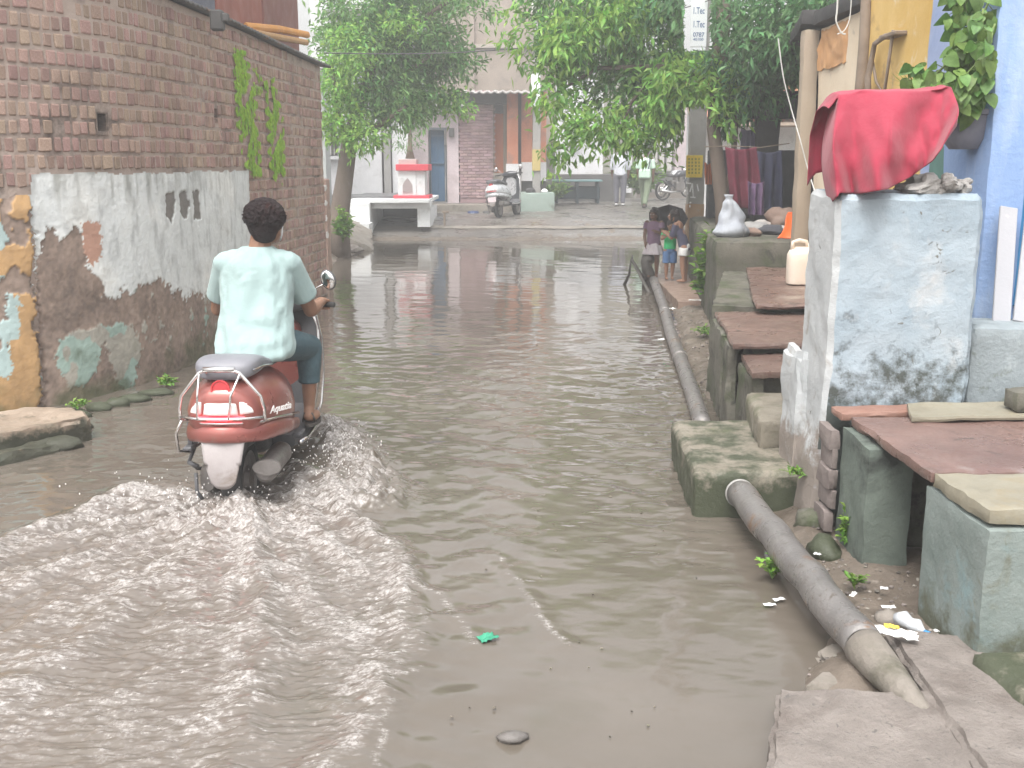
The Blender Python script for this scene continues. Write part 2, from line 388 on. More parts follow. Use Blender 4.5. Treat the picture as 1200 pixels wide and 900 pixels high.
# ---- flood water: fine sheet, waves from distance-adapted grid
SCX, SCY = -1.40, 5.30                  # rear wheel of the ridden scooter
ang = np.linspace(math.radians(34.5), math.radians(3.7), 900)
wy = 1.72/np.tan(ang); wy = wy[(wy > 2.3) & (wy < 24.6)]; wy = np.concatenate([[1.2, 1.7, 2.1], wy, [25.0]])
wx = np.concatenate([np.arange(-6.5, -3.6, .08), np.arange(-3.6, 2.0, .0115), np.arange(2.0, 3.6, .06)])
WX, WY = np.meshgrid(wx, wy)
def waves(x, y):
    r = np.random.default_rng(5); h = 0
    calm = np.clip(1.0 - .8*sst(-.4, .5, x)*sst(6.0, 3.6, y), .12, 1.2)*(1-.62*sst(7.5, 13, y))          # calm water near the right bank in the foreground
    amp = .55 + .9*np.clip(fbm(x*.5, y*.35, 3, 50)+.35, 0, 1.2)
    wx_, wy_ = x + .10*fbm(x*.8, y*.8, 2, 60), y + .12*fbm(x*.9, y*.9, 2, 63)
    for i in range(16):
        lam = .10*1.16**i; a = r.normal(math.pi/2, .75); k = 2*math.pi/lam
        vis = sst(lam*260, lam*70, y)
        ph = k*(math.cos(a)*wx_+math.sin(a)*wy_) + r.random()*6.28
        h = h + .0050*lam*(1 if lam < .32 else .5)*np.sin(ph + .5*np.sin(ph))*vis
    # long diverging crests thrown off to the right of the scooter
    for (x0, y0, dx, dy, lam, A, wd) in ((-.85, 5.6, .80, .60, .30, .0045, 1.3), (-.3, 4.4, .62, -.78, .24, .0045, .8), (-.1, 6.6, .55, .83, .42, .004, 1.6)):
        px_, py_ = wx_-x0, wy_-y0; s_ = px_*dx+py_*dy; t_ = -px_*dy+py_*dx
        env = np.exp(-((s_-.6)/wd)**2)*np.exp(-(t_/1.5)**2); h = h + A*env*np.sin(2*math.pi*s_/lam + .8*t_)
    patch = sst(-.05, .45, fbm(x*.55+3, y*.30, 3, 57)+.22*np.exp(-((x+.1)/.8)**2)*sst(3.6, 5.5, y))*sst(13, 8, y)
    h = h + patch*(.0075*fbm(wx_*4.2, wy_*10, 3, 55, .55) + .0024*fbm(x*13, y*26, 2, 56))/np.maximum(amp, .2)
    return h*calm*amp
def seg_dist(x, y, pts):
    best = np.full(x.shape, 9.0); side = np.zeros(x.shape); tt = np.zeros(x.shape); n = len(pts)-1
    for i in range(n):
        ax, ay = pts[i]; bx, by = pts[i+1]; dx, dy = bx-ax, by-ay; L2 = dx*dx+dy*dy
        t = np.clip(((x-ax)*dx+(y-ay)*dy)/L2, 0, 1); ex, ey = x-(ax+t*dx), y-(ay+t*dy); dd = np.hypot(ex, ey)
        m_ = dd < best; best = np.where(m_, dd, best); side = np.where(m_, np.sign(dx*ey-dy*ex), side); tt = np.where(m_, (i+t)/n, tt)
    return best, side, tt
def wpx(lst): return [tuple(at_z(a, b, 0)[:2]) for a, b in lst]
ER = wpx([(352, 545), (400, 590), (440, 640), (470, 690), (482, 735), (462, 800), (400, 880), (330, 960)])[::1]
EL = wpx([(225, 545), (150, 575), (60, 615), (0, 640), (-120, 700)])
RM = wpx([(285, 590), (300, 640), (306, 690), (300, 760), (282, 840), (262, 930)])
RL = wpx([(262, 590), (240, 640), (190, 680), (120, 730), (20, 800), (-60, 860)])
RR = wpx([(340, 560), (372, 620), (410, 670), (440, 740)])
SR = wpx([(372, 500), (400, 520), (425, 560), (436, 590)])
def wake(x, y):
    j = .10*fbm(x*4, y*4, 4, 70); j2 = .05*fbm(x*9, y*9, 3, 77)
    dR, sR, tR = seg_dist(x+j, y+j*.7, ER); dL, sL, tL = seg_dist(x+j, y+j, EL)
    inside = np.where(sR < 0, 1, np.exp(-(dR/.05)**2))*np.where(sL > 0, 1, np.exp(-(dL/.03)**2))*sst(5.75, 5.35, y)
    dM, _, tM = seg_dist(x+j, y, RM); dl, _, tl = seg_dist(x+j, y+j, RL); dr, _, tr = seg_dist(x+j2, y, RR)
    ds, _, ts = seg_dist(x+j2, y+j2, SR)
    decay = np.exp(-np.clip(5.2-y, 0, 9)*.50)
    th = 1.0*(x*.97+y*.25)
    rr_ = np.hypot(x-SCX, y-5.35); th_ = np.arctan2(x-SCX, 5.35-y); wq = .35*fbm(x*2.5, y*2.5, 3, 90)
    lft = sst(.1, -.5, th_)
    arcs = fbm(rr_*15+wq, th_*8+wq, 4, 80, .6); rays = fbm(th_*9+wq*1.5, rr_*1.6, 4, 86, .6)
    chop = (arcs*.55+rays*(.9+.6*lft))*.021 - np.abs(fbm(x*12+wq*3, y*22, 3, 84, .6))*.013+.005 + .006*fbm(x*30, y*40, 2, 88)
    plume = np.exp(-((x-SCX-.05)/.33)**2 - ((y-4.9)/.26)**2)
    h = inside*(chop*(.45+1.0*decay)) + .045*np.exp(-(dR/.08)**2)*(1-.6*tR) + .042*np.exp(-(dL/.08)**2)*(1-.5*tL)*sst(5.6, 5.3, y)
    h = h + .050*np.exp(-(dM/.08)**2)*(1-.6*tM) + .036*np.exp(-(dl/.09)**2)*(1-.6*tl) + .03*np.exp(-(dr/.05)**2)*(1-tr)
    spl = np.exp(-(ds/.16)**2)
    h = h + spl*(.055+.10*np.abs(fbm(x*11, y*11, 4, 95, .6))) + plume*(.03+.08*np.abs(fbm(x*13, y*13, 4, 97, .6)))
    n1 = .45*arcs+.95*rays+.4*fbm(x*9, y*18, 4, 101, .7); n2 = fbm(x*30, y*55, 4, 111, .75)
    foam = inside*(.36*decay + .22) + .55*np.exp(-(dR/.09)**2)*(1-.65*tR) + .62*np.exp(-(dL/.13)**2)*(1-.45*tL)*sst(5.6, 5.3, y) \
        + .5*np.exp(-(dM/.10)**2)*(1-.6*tM) + .4*np.exp(-(dl/.15)**2)*(1-.7*tl) + .35*np.exp(-(dr/.08)**2) + .85*spl + .75*plume
    foam = foam*(.75+1.0*n1+1.1*n2)  # real foam, raised inside the wake to stand for reflected sky
    soft = sst(.20, .95, foam)
    # stray pale trails off the right edge: foam, and sky reflections painted as foam
    dC, _, tC = seg_dist(x+.05*fbm(x*6, y*6, 3, 120), y+.05*fbm(x*6, y*6, 3, 121), wpx([(478, 690), (520, 700), (548, 745), (560, 755)]))
    dD, _, tD = seg_dist(x+.05*fbm(x*6, y*6, 3, 122), y, wpx([(585, 655), (615, 690), (645, 735), (665, 755)]))
    dE, _, tE = seg_dist(x+.04*fbm(x*7, y*7, 3, 123), y, wpx([(492, 785), (462, 800), (446, 850), (440, 910)]))
    tr_ = (np.exp(-(dC/.018)**2)+np.exp(-(dD/.018)**2)*.8+np.exp(-(dE/.016)**2))*(.6+1.3*n2+.7*n1)
    soft = np.maximum(soft, .6*sst(.30, .8, tr_)); h = h + .008*(np.exp(-(dC/.05)**2)+np.exp(-(dD/.05)**2)+np.exp(-(dE/.05)**2))
    return h, soft, inside
WH, FO, INS = wake(WX, WY)
WZ = waves(WX, WY)*(1-.6*INS) + WH
fc = np.ones((WX.size, 4), np.float32); fc[:, 0] = FO.ravel(); fc[:, 1] = (np.clip(INS, 0, 1)*(.22+.60*np.exp(-np.clip(5.0-WY, 0, 9)*.55))*(1+1.2*fbm(WX*5, WY*9, 3, 133))).clip(0, 1).ravel(); fc[:, 2] = sst(3.5, 14, WY).ravel()
def water_mat():
    m = bpy.data.materials.new('muddy_water'); m.use_nodes = True; nt = m.node_tree; P = nt.nodes['Principled BSDF']
    tc = _n(nt, 'ShaderNodeTexCoord'); vec = tc.outputs['Object']
    vc = _n(nt, 'ShaderNodeVertexColor', layer_name='tint'); sp = _n(nt, 'ShaderNodeSeparateColor'); nt.links.new(vc.outputs[0], sp.inputs[0])
    base = _ramp(nt, _noise(nt, vec, .9, 5, .55), [(.35, (.108, .091, .073)), (.65, (.136, .116, .096))])
    base = _mix(nt, _ramp(nt, _noise(nt, vec, 2.6, 5, .6, .4), [(.55, (0, 0, 0)), (.75, (1, 1, 1))]), base, (.108, .095, .073))
    base = _mix(nt, sp.outputs[1], base, (.150, .127, .110))
    bub = _ramp(nt, _noise(nt, vec, 75, 4, .7), [(.40, (.18, .157, .14)), (.66, (.60, .57, .55))])
    fr = _m(nt, 'MULTIPLY', sp.outputs[0], _m(nt, 'ADD', _m(nt, 'MULTIPLY', _noise(nt, vec, 48, 6, .75), 2.4), -.35), True)
    c = _mix(nt, fr, base, bub); nt.links.new(c, P.inputs['Base Color'])
    nt.links.new(_m(nt, 'ADD', _m(nt, 'MULTIPLY', fr, .5), .05), P.inputs['Roughness'])
    P.inputs['IOR'].default_value = 1.36; P.inputs['Specular IOR Level'].default_value = .95
    mp = _n(nt, 'ShaderNodeMapping'); mp.inputs['Scale'].default_value = (1, .8, 1); nt.links.new(vec, mp.inputs[0])
    n1 = _noise(nt, mp.outputs[0], 26, 4, .55, .3); n2 = _noise(nt, mp.outputs[0], 7, 3, .5)
    n3 = _noise(nt, vec, 90, 5, .7)
    b1 = _n(nt, 'ShaderNodeBump'); b1.inputs['Distance'].default_value = .010; nt.links.new(n2, b1.inputs['Height'])
    b1.inputs['Strength'].default_value = .10
    b2 = _n(nt, 'ShaderNodeBump'); b2.inputs['Distance'].default_value = .004; nt.links.new(n1, b2.inputs['Height']); b2.inputs['Strength'].default_value = .10
    b3 = _n(nt, 'ShaderNodeBump'); b3.inputs['Distance'].default_value = .008; nt.links.new(n3, b3.inputs['Height']); nt.links.new(_m(nt, 'MULTIPLY', sp.outputs[0], .9), b3.inputs['Strength'])
    nt.links.new(b1.outputs[0], b2.inputs['Normal']); nt.links.new(b2.outputs[0], b3.inputs['Normal']); nt.links.new(b3.outputs[0], P.inputs['Normal'])
    return m
tag(np_mesh('flood_water', np.stack([WX.ravel(), WY.ravel(), WZ.ravel()], 1), grid_faces(len(wx), len(wy)), water_mat(), color=fc), kind='structure')
# flying drops round the wheels
m = MB(); r_ = random.Random(3)
for i in range(420):
    k = r_.random()
    if k < .62: x, y, z = r_.gauss(-.98, .12), r_.gauss(5.75, .28), abs(r_.gauss(.03, .07))+.05
    elif k < .9: x, y, z = r_.gauss(-1.42, .14), r_.gauss(5.0, .12), abs(r_.gauss(.02, .07))+.05
    else: x, y, z = r_.gauss(-1.85, .2), r_.gauss(5.3, .3), abs(r_.gauss(.0, .04))+.03
    m.ell((x, y, z), (s_ := r_.uniform(.0015, .0045), s_, s_*r_.uniform(1, 2)), nu=5, nv=4)
drop = mat('splash_drops', [(.75, .72, .70)], 5, .15, 0)
tag(m.build('splash_drops', drop, None, True), 'muddy drops thrown up from the water round the wheels of the moving red scooter', 'splash', kind='stuff')

m = MB(); r_ = random.Random(41)
for i in range(110):
    y = 2.9+10*r_.random()**1.6; x = r_.uniform(-1.1 if y < 5 else -2.3, float(np.interp(y, _ys, _xs))-.15); s_ = r_.uniform(.002, .0055)*(1+.06*y)
    if x < -.2 and y < 5.4: continue
    m.rock((x, y, .006), (s_, s_*r_.uniform(.5, 1.1), .003), i, 0, .5)
tag(m.build('floating_specks', mat('floating_scum', [(.07, .06, .04), (.20, .18, .14)], 9, .7, 0, island=.6)), 'small specks of scum and leaf bits floating on the calm water', 'scum', kind='stuff')
# ================================================================ LEFT BRICK WALL
_raw = [(-6.4, 5.6), (-4.6, 6.5), (-3.62, 7.1), (-3.2, 7.55), (-2.94, 8.1), (-2.80, 8.7), (-2.72, 9.5), (-2.64, 10.4), (-2.54, 12.2), (-2.43, 14.0)]
def densify(pts, n=12):
    out = []; P = [Vector(p) for p in pts]
    for i in range(len(P)-1):
        p0, p1, p2, p3 = P[max(i-1, 0)], P[i], P[i+1], P[min(i+2, len(P)-1)]
        for k in range(n):
            t = k/n; out.append(.5*((2*p1)+(p2-p0)*t+(2*p0-5*p1+4*p2-p3)*t*t+(3*p1-p0-3*p2+p3)*t**3))
    return out + [P[-1]]
WPTS = densify(_raw); WL = [0]
for a, b in zip(WPTS, WPTS[1:]): WL.append(WL[-1]+(b-a).length)
WLEN = WL[-1]; _wpx = np.array([p.x for p in WPTS]); _wpy = np.array([p.y for p in WPTS]); _wl = np.array(WL)
def wallxy(u, off=0):
    x = np.interp(u, _wl, _wpx); y = np.interp(u, _wl, _wpy)
    dx = np.interp(u+.15, _wl, _wpx)-np.interp(u-.15, _wl, _wpx); dy = np.interp(u+.15, _wl, _wpy)-np.interp(u-.15, _wl, _wpy)
    n = np.hypot(dx, dy); return x + dy/n*off, y - dx/n*off, np.arctan2(dy, dx)
def wallu(px_, py_):     # wall length coordinate under a photo pixel
    best = None
    for i in range(0, 600):
        u = WLEN*i/600; x, y, a = wallxy(u); q = proj((x, y, CAMH - .3))
        if best is None or abs(q[0]-px_) < best[0]: best = (abs(q[0]-px_), u)
    return best[1]
WTOP = 2.89; wtop = lambda u: 2.885 + .105*np.clip((WLEN-u)/5.2, 0, 1.6); PT = 1.64
UE = wallu(291, 200)           # right end of the plaster
US = wallu(47, 300)            # vertical seam between the orange and the white plaster
wall = thing('brick_wall', 'long old brick wall along the left, its lower half under peeling white plaster', 'wall', (0, 0, 0))
holes = []
for (hx, hy, ww, hh) in ((126, 145, .085, .12), (258, 135, .10, .12)):
    u = wallu(hx, hy); x, y, a = wallxy(u); q = at_d(hx, hy, float(y)); holes.append((u, q.z, ww, hh))
us = np.arange(0, WLEN+.001, .03); zs = np.arange(-.3, WTOP+.001, .03)
U, Z = np.meshgrid(us, zs); Z = np.where(Z > 2, 2+(Z-2)*(wtop(U)-2)/(WTOP-2), Z); X0, Y0, A0 = wallxy(U, 0)
off = .006*fbm(U*9, Z*9, 4, 130)+.012*fbm(U*1.5, Z*1.5, 2, 133)
X1, Y1, _ = wallxy(U, off); nU, nZ = len(us), len(zs)
Fq = grid_faces(nU, nZ, False); cu = U.ravel()[Fq].mean(1); cz = Z.ravel()[Fq].mean(1); keep = np.ones(len(Fq), bool)
for (u, z, a, b) in holes: keep &= ~((abs(cu-u) < a/2) & (abs(cz-z) < b/2))
core = np_mesh('wall_core', np.stack([X1.ravel(), Y1.ravel(), Z.ravel()], 1), Fq[keep], MAT['mortar'], wall)
m = MB()      # back, top and end of the wall, and the two putlog holes
prev = None
for i in range(0, nU, 4):
    u = us[i]; a = wallxy(u, -.005); b = wallxy(u, -.34)
    cur = [(a[0], a[1], wtop(u)-.005), (b[0], b[1], wtop(u)+.01), (b[0], b[1], -.3)]
    if prev: n = len(m.v); m.add(prev+cur, [(0, 3, 4, 1), (1, 4, 5, 2)])
    prev = cur
a = wallxy(WLEN, 0); b = wallxy(WLEN, -.34)
m.add([(a[0], a[1], -.3), (a[0], a[1], WTOP), (b[0], b[1], WTOP), (b[0], b[1], -.3)], [(0, 1, 2, 3)])
m.build('wall_back', MAT['mortar'], wall)
m = MB()
for (u, z, aa, bb) in holes:
    c = [wallxy(u-aa/2-.02, .004), wallxy(u+aa/2+.02, .004), wallxy(u+aa/2+.02, -.2), wallxy(u-aa/2-.02, -.2)]
    z0, z1 = z-bb/2-.02, z+bb/2+.02; P8 = [(p[0], p[1], zz) for zz in (z0, z1) for p in c]
    m.add(P8, [(0, 1, 2, 3), (7, 6, 5, 4), (1, 5, 6, 2), (2, 6, 7, 3), (3, 7, 4, 0)])
m.build('putlog_hole', MAT['mortar'], wall)
# --- bricks
proto = []
for i in range(7):
    mm = MB(); mm.box((0, 0, 0), (1, 1, 1), ch=.09); rr = random.Random(i)
    for j in range(len(mm.v)):
        p = mm.v[j]; mm.v[j] = (p[0]+rr.uniform(-.045, .045), p[1]+rr.uniform(-.03, .03), p[2]+rr.uniform(-.04, .04))
    me = bpy.data.meshes.new('brick'); me.from_pydata(mm.v, [], mm.f); me.materials.append(MAT['brick']); proto.append((me, mm))
blist = []; rb = random.Random(11); row = 0; z = PT + .06 - 14*.1165
while z < WTOP+.20:
    u = rb.uniform(0, .1)
    zrow = z
    while u < WLEN-.03:
        wdt = rb.choice([.050, .054, .058, .062, .066]) if rb.random() < .95 else .10
        zc = zrow + rb.uniform(-.005, .005)
        uc = u+wdt/2
        ok = (zc > PT-.02) or (uc > UE+.02) or (uc < US-.0 and zc > PT-.10)
        for (hu, hz, a_, b_) in holes:
            if abs(uc-hu) < a_/2+wdt/2-.012 and abs(zc-hz) < b_/2+.04: ok = False
        if zc > wtop(uc)-.05: ok = False
        if ok and rb.random() > .02:
            pr = rb.uniform(-.001, .008); hh = rb.uniform(.086, .098)
            blist.append((uc, zc, wdt, hh, pr, rb.uniform(-.04, .04), rb.randrange(7)))
        u += wdt + rb.uniform(.017, .025)
    z += .1165
def vis_size(b):
    x, y, a = wallxy(b[0]); q = proj((float(x), float(y), b[1]))
    if not (-8 < q[0] < 1208 and -8 < q[1] < 908): return 0
    if 245 < q[0] < 355 and 245 < q[1] < 420: return 0
    vx, vy = math.cos(a), math.sin(a); l = math.hypot(x, y); fac = abs((x*vy - y*vx)/l)
    return fac/q[2]
order = sorted(range(len(blist)), key=lambda i: -vis_size(blist[i]))
top = set(order[:296]); rest = MB()
for i, (uc, zc, wd_, hh, pr, tl, pi_) in enumerate(blist):
    x, y, a = wallxy(uc, pr-.03)
    M = Matrix.Translation((float(x), float(y), zc)) @ Matrix.Rotation(float(a), 4, 'Z') @ Matrix.Rotation(tl, 4, 'Y') @ Matrix.Diagonal((wd_, .07, hh, 1))
    if i in top:
        o = bpy.data.objects.new('brick', proto[pi_][0]); COL.objects.link(o); o.parent = wall; o.matrix_local = M
    else:
        if zc < .02: continue
        rest.add([M @ Vector(p) for p in proto[pi_][1].v], proto[pi_][1].f)
tag(rest.build('brick_remainder', MAT['brick'], wall), kind='stuff')
# --- plaster with its flaked paint
def inpoly(x, y, poly):
    c = np.zeros(x.shape, bool); n = len(poly)
    for i in range(n):
        x0, y0 = poly[i]; x1, y1 = poly[(i+1) % n]
        k = ((y0 > y) != (y1 > y)) & (x < (x1-x0)*(y-y0)/((y1-y0) if y1 != y0 else 1e-9)+x0); c ^= k
    return c
us = np.arange(max(0, wallu(-60, 300)-1.2), UE, .010); zs = np.arange(-.25, PT+.03, .0105); U, Z = np.meshgrid(us, zs); X0, Y0, _ = wallxy(U, 0)
dep = Y0*math.cos(TH)-(Z-CAMH)*math.sin(TH); PX = 600+F*X0/dep; PY = 450-F*(Y0*math.sin(TH)+(Z-CAMH)*math.cos(TH))/dep
jx = PX + 6*fbm(U*10, Z*10, 2, 140, .6)+5*fbm(U*40, Z*40, 4, 142, .7); jy = PY + 6*fbm(U*10, Z*10, 2, 150, .6)+5*fbm(U*40, Z*40, 4, 152, .7)
white_poly = [(29, 150), (300, 150), (300, 352), (286, 346), (262, 352), (250, 338), (238, 350), (225, 338), (215, 352), (206, 336), (196, 346), (184, 320), (176, 334), (160, 333), (152, 345), (143, 338), (128, 350),
              (120, 346), (114, 325), (101, 312), (96, 280), (88, 262), (78, 272), (68, 282), (60, 263), (50, 270), (44, 300), (42, 330), (37, 372), (33, 300)]
white = inpoly(jx, jy, white_poly)
low = inpoly(jx, jy, [(68, 400), (84, 386), (112, 384), (140, 378), (158, 388), (164, 410), (158, 432), (148, 462), (138, 452), (128, 420), (118, 400), (112, 436), (98, 450), (78, 452), (66, 430)])
specks = (fbm(U*9, Z*9, 4, 160, .6) > .42) & inpoly(jx, jy, [(112, 340), (290, 340), (290, 400), (250, 420), (160, 400)])
orange = (jx < 30+.055*(PY-200))
teal = orange & (inpoly(jx, jy, [(-60, 330), (8, 322), (20, 360), (19, 395), (8, 400), (10, 440), (-60, 450)]) | inpoly(jx, jy, [(-60, 258), (9, 262), (12, 282), (2, 292), (-60, 290)]) | ((fbm(U*6, Z*6, 4, 171) > .26) & (jy > 300)))
bare = orange & (fbm(U*5, Z*5, 4, 175) > .33) | inpoly(jx, jy, [(-60, 330), (4, 330), (8, 372), (-60, 380)])
patch3 = inpoly(PX+2.5*fbm(U*20, Z*20, 3, 180), PY+3*fbm(U*20, Z*20, 3, 181), [(190, 226), (200, 225), (202, 243), (197, 262), (191, 255)]) \
    | inpoly(PX+2.5*fbm(U*20, Z*20, 3, 180), PY+3*fbm(U*20, Z*20, 3, 181), [(206, 228), (213, 222), (219, 238), (217, 256), (208, 256)]) \
    | inpoly(PX+2*fbm(U*20, Z*20, 3, 180), PY+3*fbm(U*20, Z*20, 3, 181), [(223, 224), (230, 224), (232, 257), (224, 257)])
f1 = fbm(U*3, Z*3, 5, 190)[..., None]; f2 = fbm(U*16, Z*7, 4, 195, .6)[..., None]; f3 = fbm(U*40, Z*40, 3, 199)[..., None]
def L3(*c): return np.array(c)[None, None, :]
cb = L3(.285, .215, .175)*(1+.55*f1+.35*f3+.3*fbm(U*24, Z*24, 3, 197)[..., None]) + L3(.03, .02, .012)*f2
cw = L3(.74, .77, .765)*(1+.10*f1+.05*f3)
cw = cw*(1-.30*np.clip(f2*1.6, 0, 1)) + L3(.55, .47, .36)*.18*np.clip(fbm(U*2.5, Z*2, 3, 200)[..., None]*3, 0, 1)
streak = np.clip(fbm(U*14, Z*1.3, 4, 205)*2.2+.12, 0, 1)*sst(PT-.38, PT-.02, Z)            # dark rain stains running from the top edge
streak = np.maximum(streak, sst(PT-.05, PT+.02, Z+.04*fbm(U*12, Z*3, 3, 207)))*np.where(PX < 180, 1, .7)
cw = cw*(1-.58*streak[..., None]) + L3(.14, .14, .11)*.6*streak[..., None]
co = L3(.50, .31, .145)*(1+.3*f1+.2*f2); ct = L3(.44, .56, .55)*(1+.15*f1); cg = L3(.20, .185, .17)*(1+.2*f3)
clow = np.where((fbm(U*3.5, Z*3.5, 4, 210) > .02)[..., None], L3(.38, .36, .31), L3(.33, .44, .39))*(1+.3*f1+.2*f3)
c = cb; c = np.where(white[..., None], cw, c); c = np.where((low | specks)[..., None], clow, c)
pinkp = inpoly(jx, jy, [(97, 262), (112, 262), (116, 295), (108, 312), (98, 296)]); c = np.where(pinkp[..., None], L3(.52, .30, .22)*(1+.2*f1), c)
c = np.where(orange[..., None], co, c); c = np.where(teal[..., None], ct, c); c = np.where(bare[..., None], cb, c); c = np.where(patch3[..., None], cg, c)
mg = np.clip((fbm(U*6, Z*6, 4, 220)*1.4 + .55 - Z*2.6), 0, 1)[..., None]; c = c*(1-.75*mg) + L3(.07, .09, .035)*.75*mg
seam = np.exp(-((jx-(33+.055*(PY-200)))/3.5)**2)*sst(1.38, 1.2, Z)
top_s = sst(PT-.02, PT+.02, Z)
off = .022 + .007*(white | orange) + .005*(low | specks) - .012*bare - .010*patch3 + .004*f1[..., 0] + .0025*f3[..., 0] - .035*np.clip(seam, 0, 1) + .010*fbm(U*2, Z*2, 3, 222)
off = off + .03*orange*sst(1.5, 1.35, Z)
X1, Y1, _ = wallxy(U, off); fcq = grid_faces(len(us), len(zs))
c4 = np.ones((U.size, 4), np.float32); c4[:, :3] = np.clip(c.reshape(-1, 3), .01, .95)
keepv = ((Z < PT - .015 + .03*fbm(U*8, Z*2, 3, 225)) & (U < UE-.05+.05*fbm(U*2, Z*9, 3, 227))).ravel() & ~((PX < 33) & (Z > PT-.16+.03*fbm(U*8, Z*8, 3, 228))).ravel()
fcq = fcq[keepv[fcq].all(1)]
np_mesh('plaster', np.stack([X1.ravel(), Y1.ravel(), Z.ravel()], 1), fcq, MAT['plaster'], wall, color=c4)
# --- moss growing down the wall corner
rm = random.Random(5); m = MB(); _du = (wallu(335, 100)-UE)/44
polys = [([(281, 55), (292, 60), (302, 110), (303, 150), (305, 205), (292, 205), (286, 170), (281, 120)], 7500), ([(312, 95), (322, 90), (330, 130), (334, 160), (332, 205), (326, 216), (316, 200), (315, 150)], 8000), ([(300, 80), (306, 78), (310, 105), (302, 112)], 260)]
for poly, cnt in polys:
    xs_ = [p[0] for p in poly]; ys_ = [p[1] for p in poly]; k = 0
    pa = np.array([[rm.uniform(min(xs_), max(xs_)), rm.uniform(min(ys_), max(ys_))] for _ in range(cnt*3)])
    pa = pa[inpoly(pa[:, 0]+3*np.sin(pa[:, 1]*.4), pa[:, 1], poly)]
    for (a, b) in pa[:cnt]:
        if mnoise.noise(Vector((a*.13, b*.04, 3))) < -.22 or mnoise.noise(Vector((a*.6, b*.05, 7))) < -.32: continue
        u = UE + (a-291)*_du; x, y, an = wallxy(u, .012); zz = at_d(a, b, float(y)).z
        s_ = rm.uniform(.005, .013); dn = Vector((math.sin(an), -math.cos(an), 0)); tg = Vector((math.cos(an), math.sin(an), 0))
        p = Vector((float(x), float(y), zz)); q = tg*rm.uniform(-1, 1)*s_
        m.add([p+q, p+tg*s_*.6+dn*s_*.5, p-Vector((0, 0, s_*3.2))+dn*s_*.9, p-tg*s_*.6+dn*.3*s_], [(0, 1, 2, 3)])
tag(m.build('moss_streak', MAT['moss'], wall), kind='stuff')
# coping sheet along the wall top
tin = mat('dark_roof_sheet', [(.07, .07, .075), (.13, .125, .12)], 4, .6, .3, 30, stain=((.2, .12, .08), 5, .55, .1))
m = MB(); u0 = wallu(150, 30)
def cop(u_, v_):
    u = u0-.6 + (WLEN+.35-u0+.6)*u_; x, y, a = wallxy(min(u, WLEN), .07-.40*v_); ex = max(0, u-WLEN)
    return Vector((float(x)+math.cos(a)*ex, float(y)+math.sin(a)*ex, wtop(min(u, WLEN))+.03+.05*v_+.008*math.sin(u*60)))
m.grid(cop, 260, 3)
n0 = len(m.v)
o = m.build('roof_sheet', tin, wall, True); sd = o.modifiers.new('thick', 'SOLIDIFY'); sd.thickness = .022
# rubble and weeds at the wall foot
for (px_, py_, r) in ((116, 478, (.10, .07, .045)), (136, 474, (.10, .06, .05)), (158, 468, (.12, .07, .04)), (183, 461, (.13, .07, .035)), (80, 487, (.16, .08, .05))):
    p = at_z(px_, py_, .01); mm = MB().rock(p, r, px_)
    lab = {116: 'small broken stone in the water just past the end of the broken slab', 136: 'grey lump of stone against the left wall foot, second past the broken slab',
           158: 'flat mossy stone at the wall foot below the peeled teal patch', 183: 'low wet stone farthest along the left wall foot behind the scooter', 80: 'stone lump wedged between the broken slab and the orange plaster wall'}[px_]
    tag(mm.build('rubble_stone', MAT['step'], None, True), lab, 'stone', 'stones at the foot of the left wall')
# broken stone slab at lower left
slabm = mat('broken_slab', [(.22, .165, .12), (.35, .28, .22)], 4, .6, .9, 30, stain=((.10, .095, .06), 3, .55, .14), lowmoss=((.04, .045, .03), .14))
t = thing('broken_ledge', 'broken brown stone ledge lying in the water against the orange wall at lower left', 'ledge', (0, 0, 0))
A = [at_z(-120, 545, .13), at_z(25, 515, .13), at_z(112, 487, .13), at_z(84, 479, .13), at_z(-150, 500, .13)]
q = [A[0][:2], A[2][:2], at_z(95, 478, .13)[:2], at_z(-140, 485, .13)[:2]]
m = MB().rbox([at_z(-140, 536, .14)[:2], at_z(108, 489, .14)[:2], at_z(85, 478, .14)[:2], at_z(-140, 490, .14)[:2]], -.1, .15, cell=.03, amp=.022, rnd=.02, seed=4, freq=4)
m.build('slab', slabm, t, True)
m = MB().rbox([at_z(-120, 565, .05)[:2], at_z(70, 520, .05)[:2], at_z(108, 492, .05)[:2], at_z(-100, 510, .05)[:2]], -.14, .055, cell=.03, amp=.03, rnd=.03, seed=9, freq=5)
m.build('broken_edge', slabm, t, True)
m = MB().rock(at_z(66, 521, .02), (.17, .09, .05), 3); m.build('fallen_piece', slabm, t, True)
# ================================================================ RIGHT SIDE
# ---- pipes
t = thing('iron_pipe', 'thick grey iron pipe in the foreground running from the mossy block to the concrete slab', 'pipe')
P0 = Vector((1.10, 4.93, .135)); P1 = Vector((1.165, 3.28, .13)); P2 = Vector((1.24, 2.85, .07)); 
rp = random.Random(2); path = [P0.lerp(P1, i/24) + Vector((.006*math.sin(i*.9), 0, .004*math.sin(i*1.7))) for i in range(25)]
m = MB().tube(path, [.067]*25, 28, False); o = m.build('pipe_barrel', MAT['pipe'], t, True); sd = o.modifiers.new('t', 'SOLIDIFY'); sd.thickness = .006
m = MB(); m.tube([P0+Vector((0, .012, 0)), P0+Vector((0, -.006, 0))], [.070, .070], 28, False); o = m.build('pipe_rim', mat('chipped_rim', [(.36, .35, .33)], 6, .5), t, True); sd = o.modifiers.new('t', 'SOLIDIFY'); sd.thickness = .005
pth = [P1.lerp(P2, i/12) for i in range(13)]
m = MB().tube(pth, [.0685*(1-.62*(i/12)**1.3) for i in range(13)], 20, True, ); m.build('cement_joint', MAT['concrete'], t, True)
t = thing('iron_pipe', 'long grey iron pipe running back along the water edge towards the three children', 'pipe')
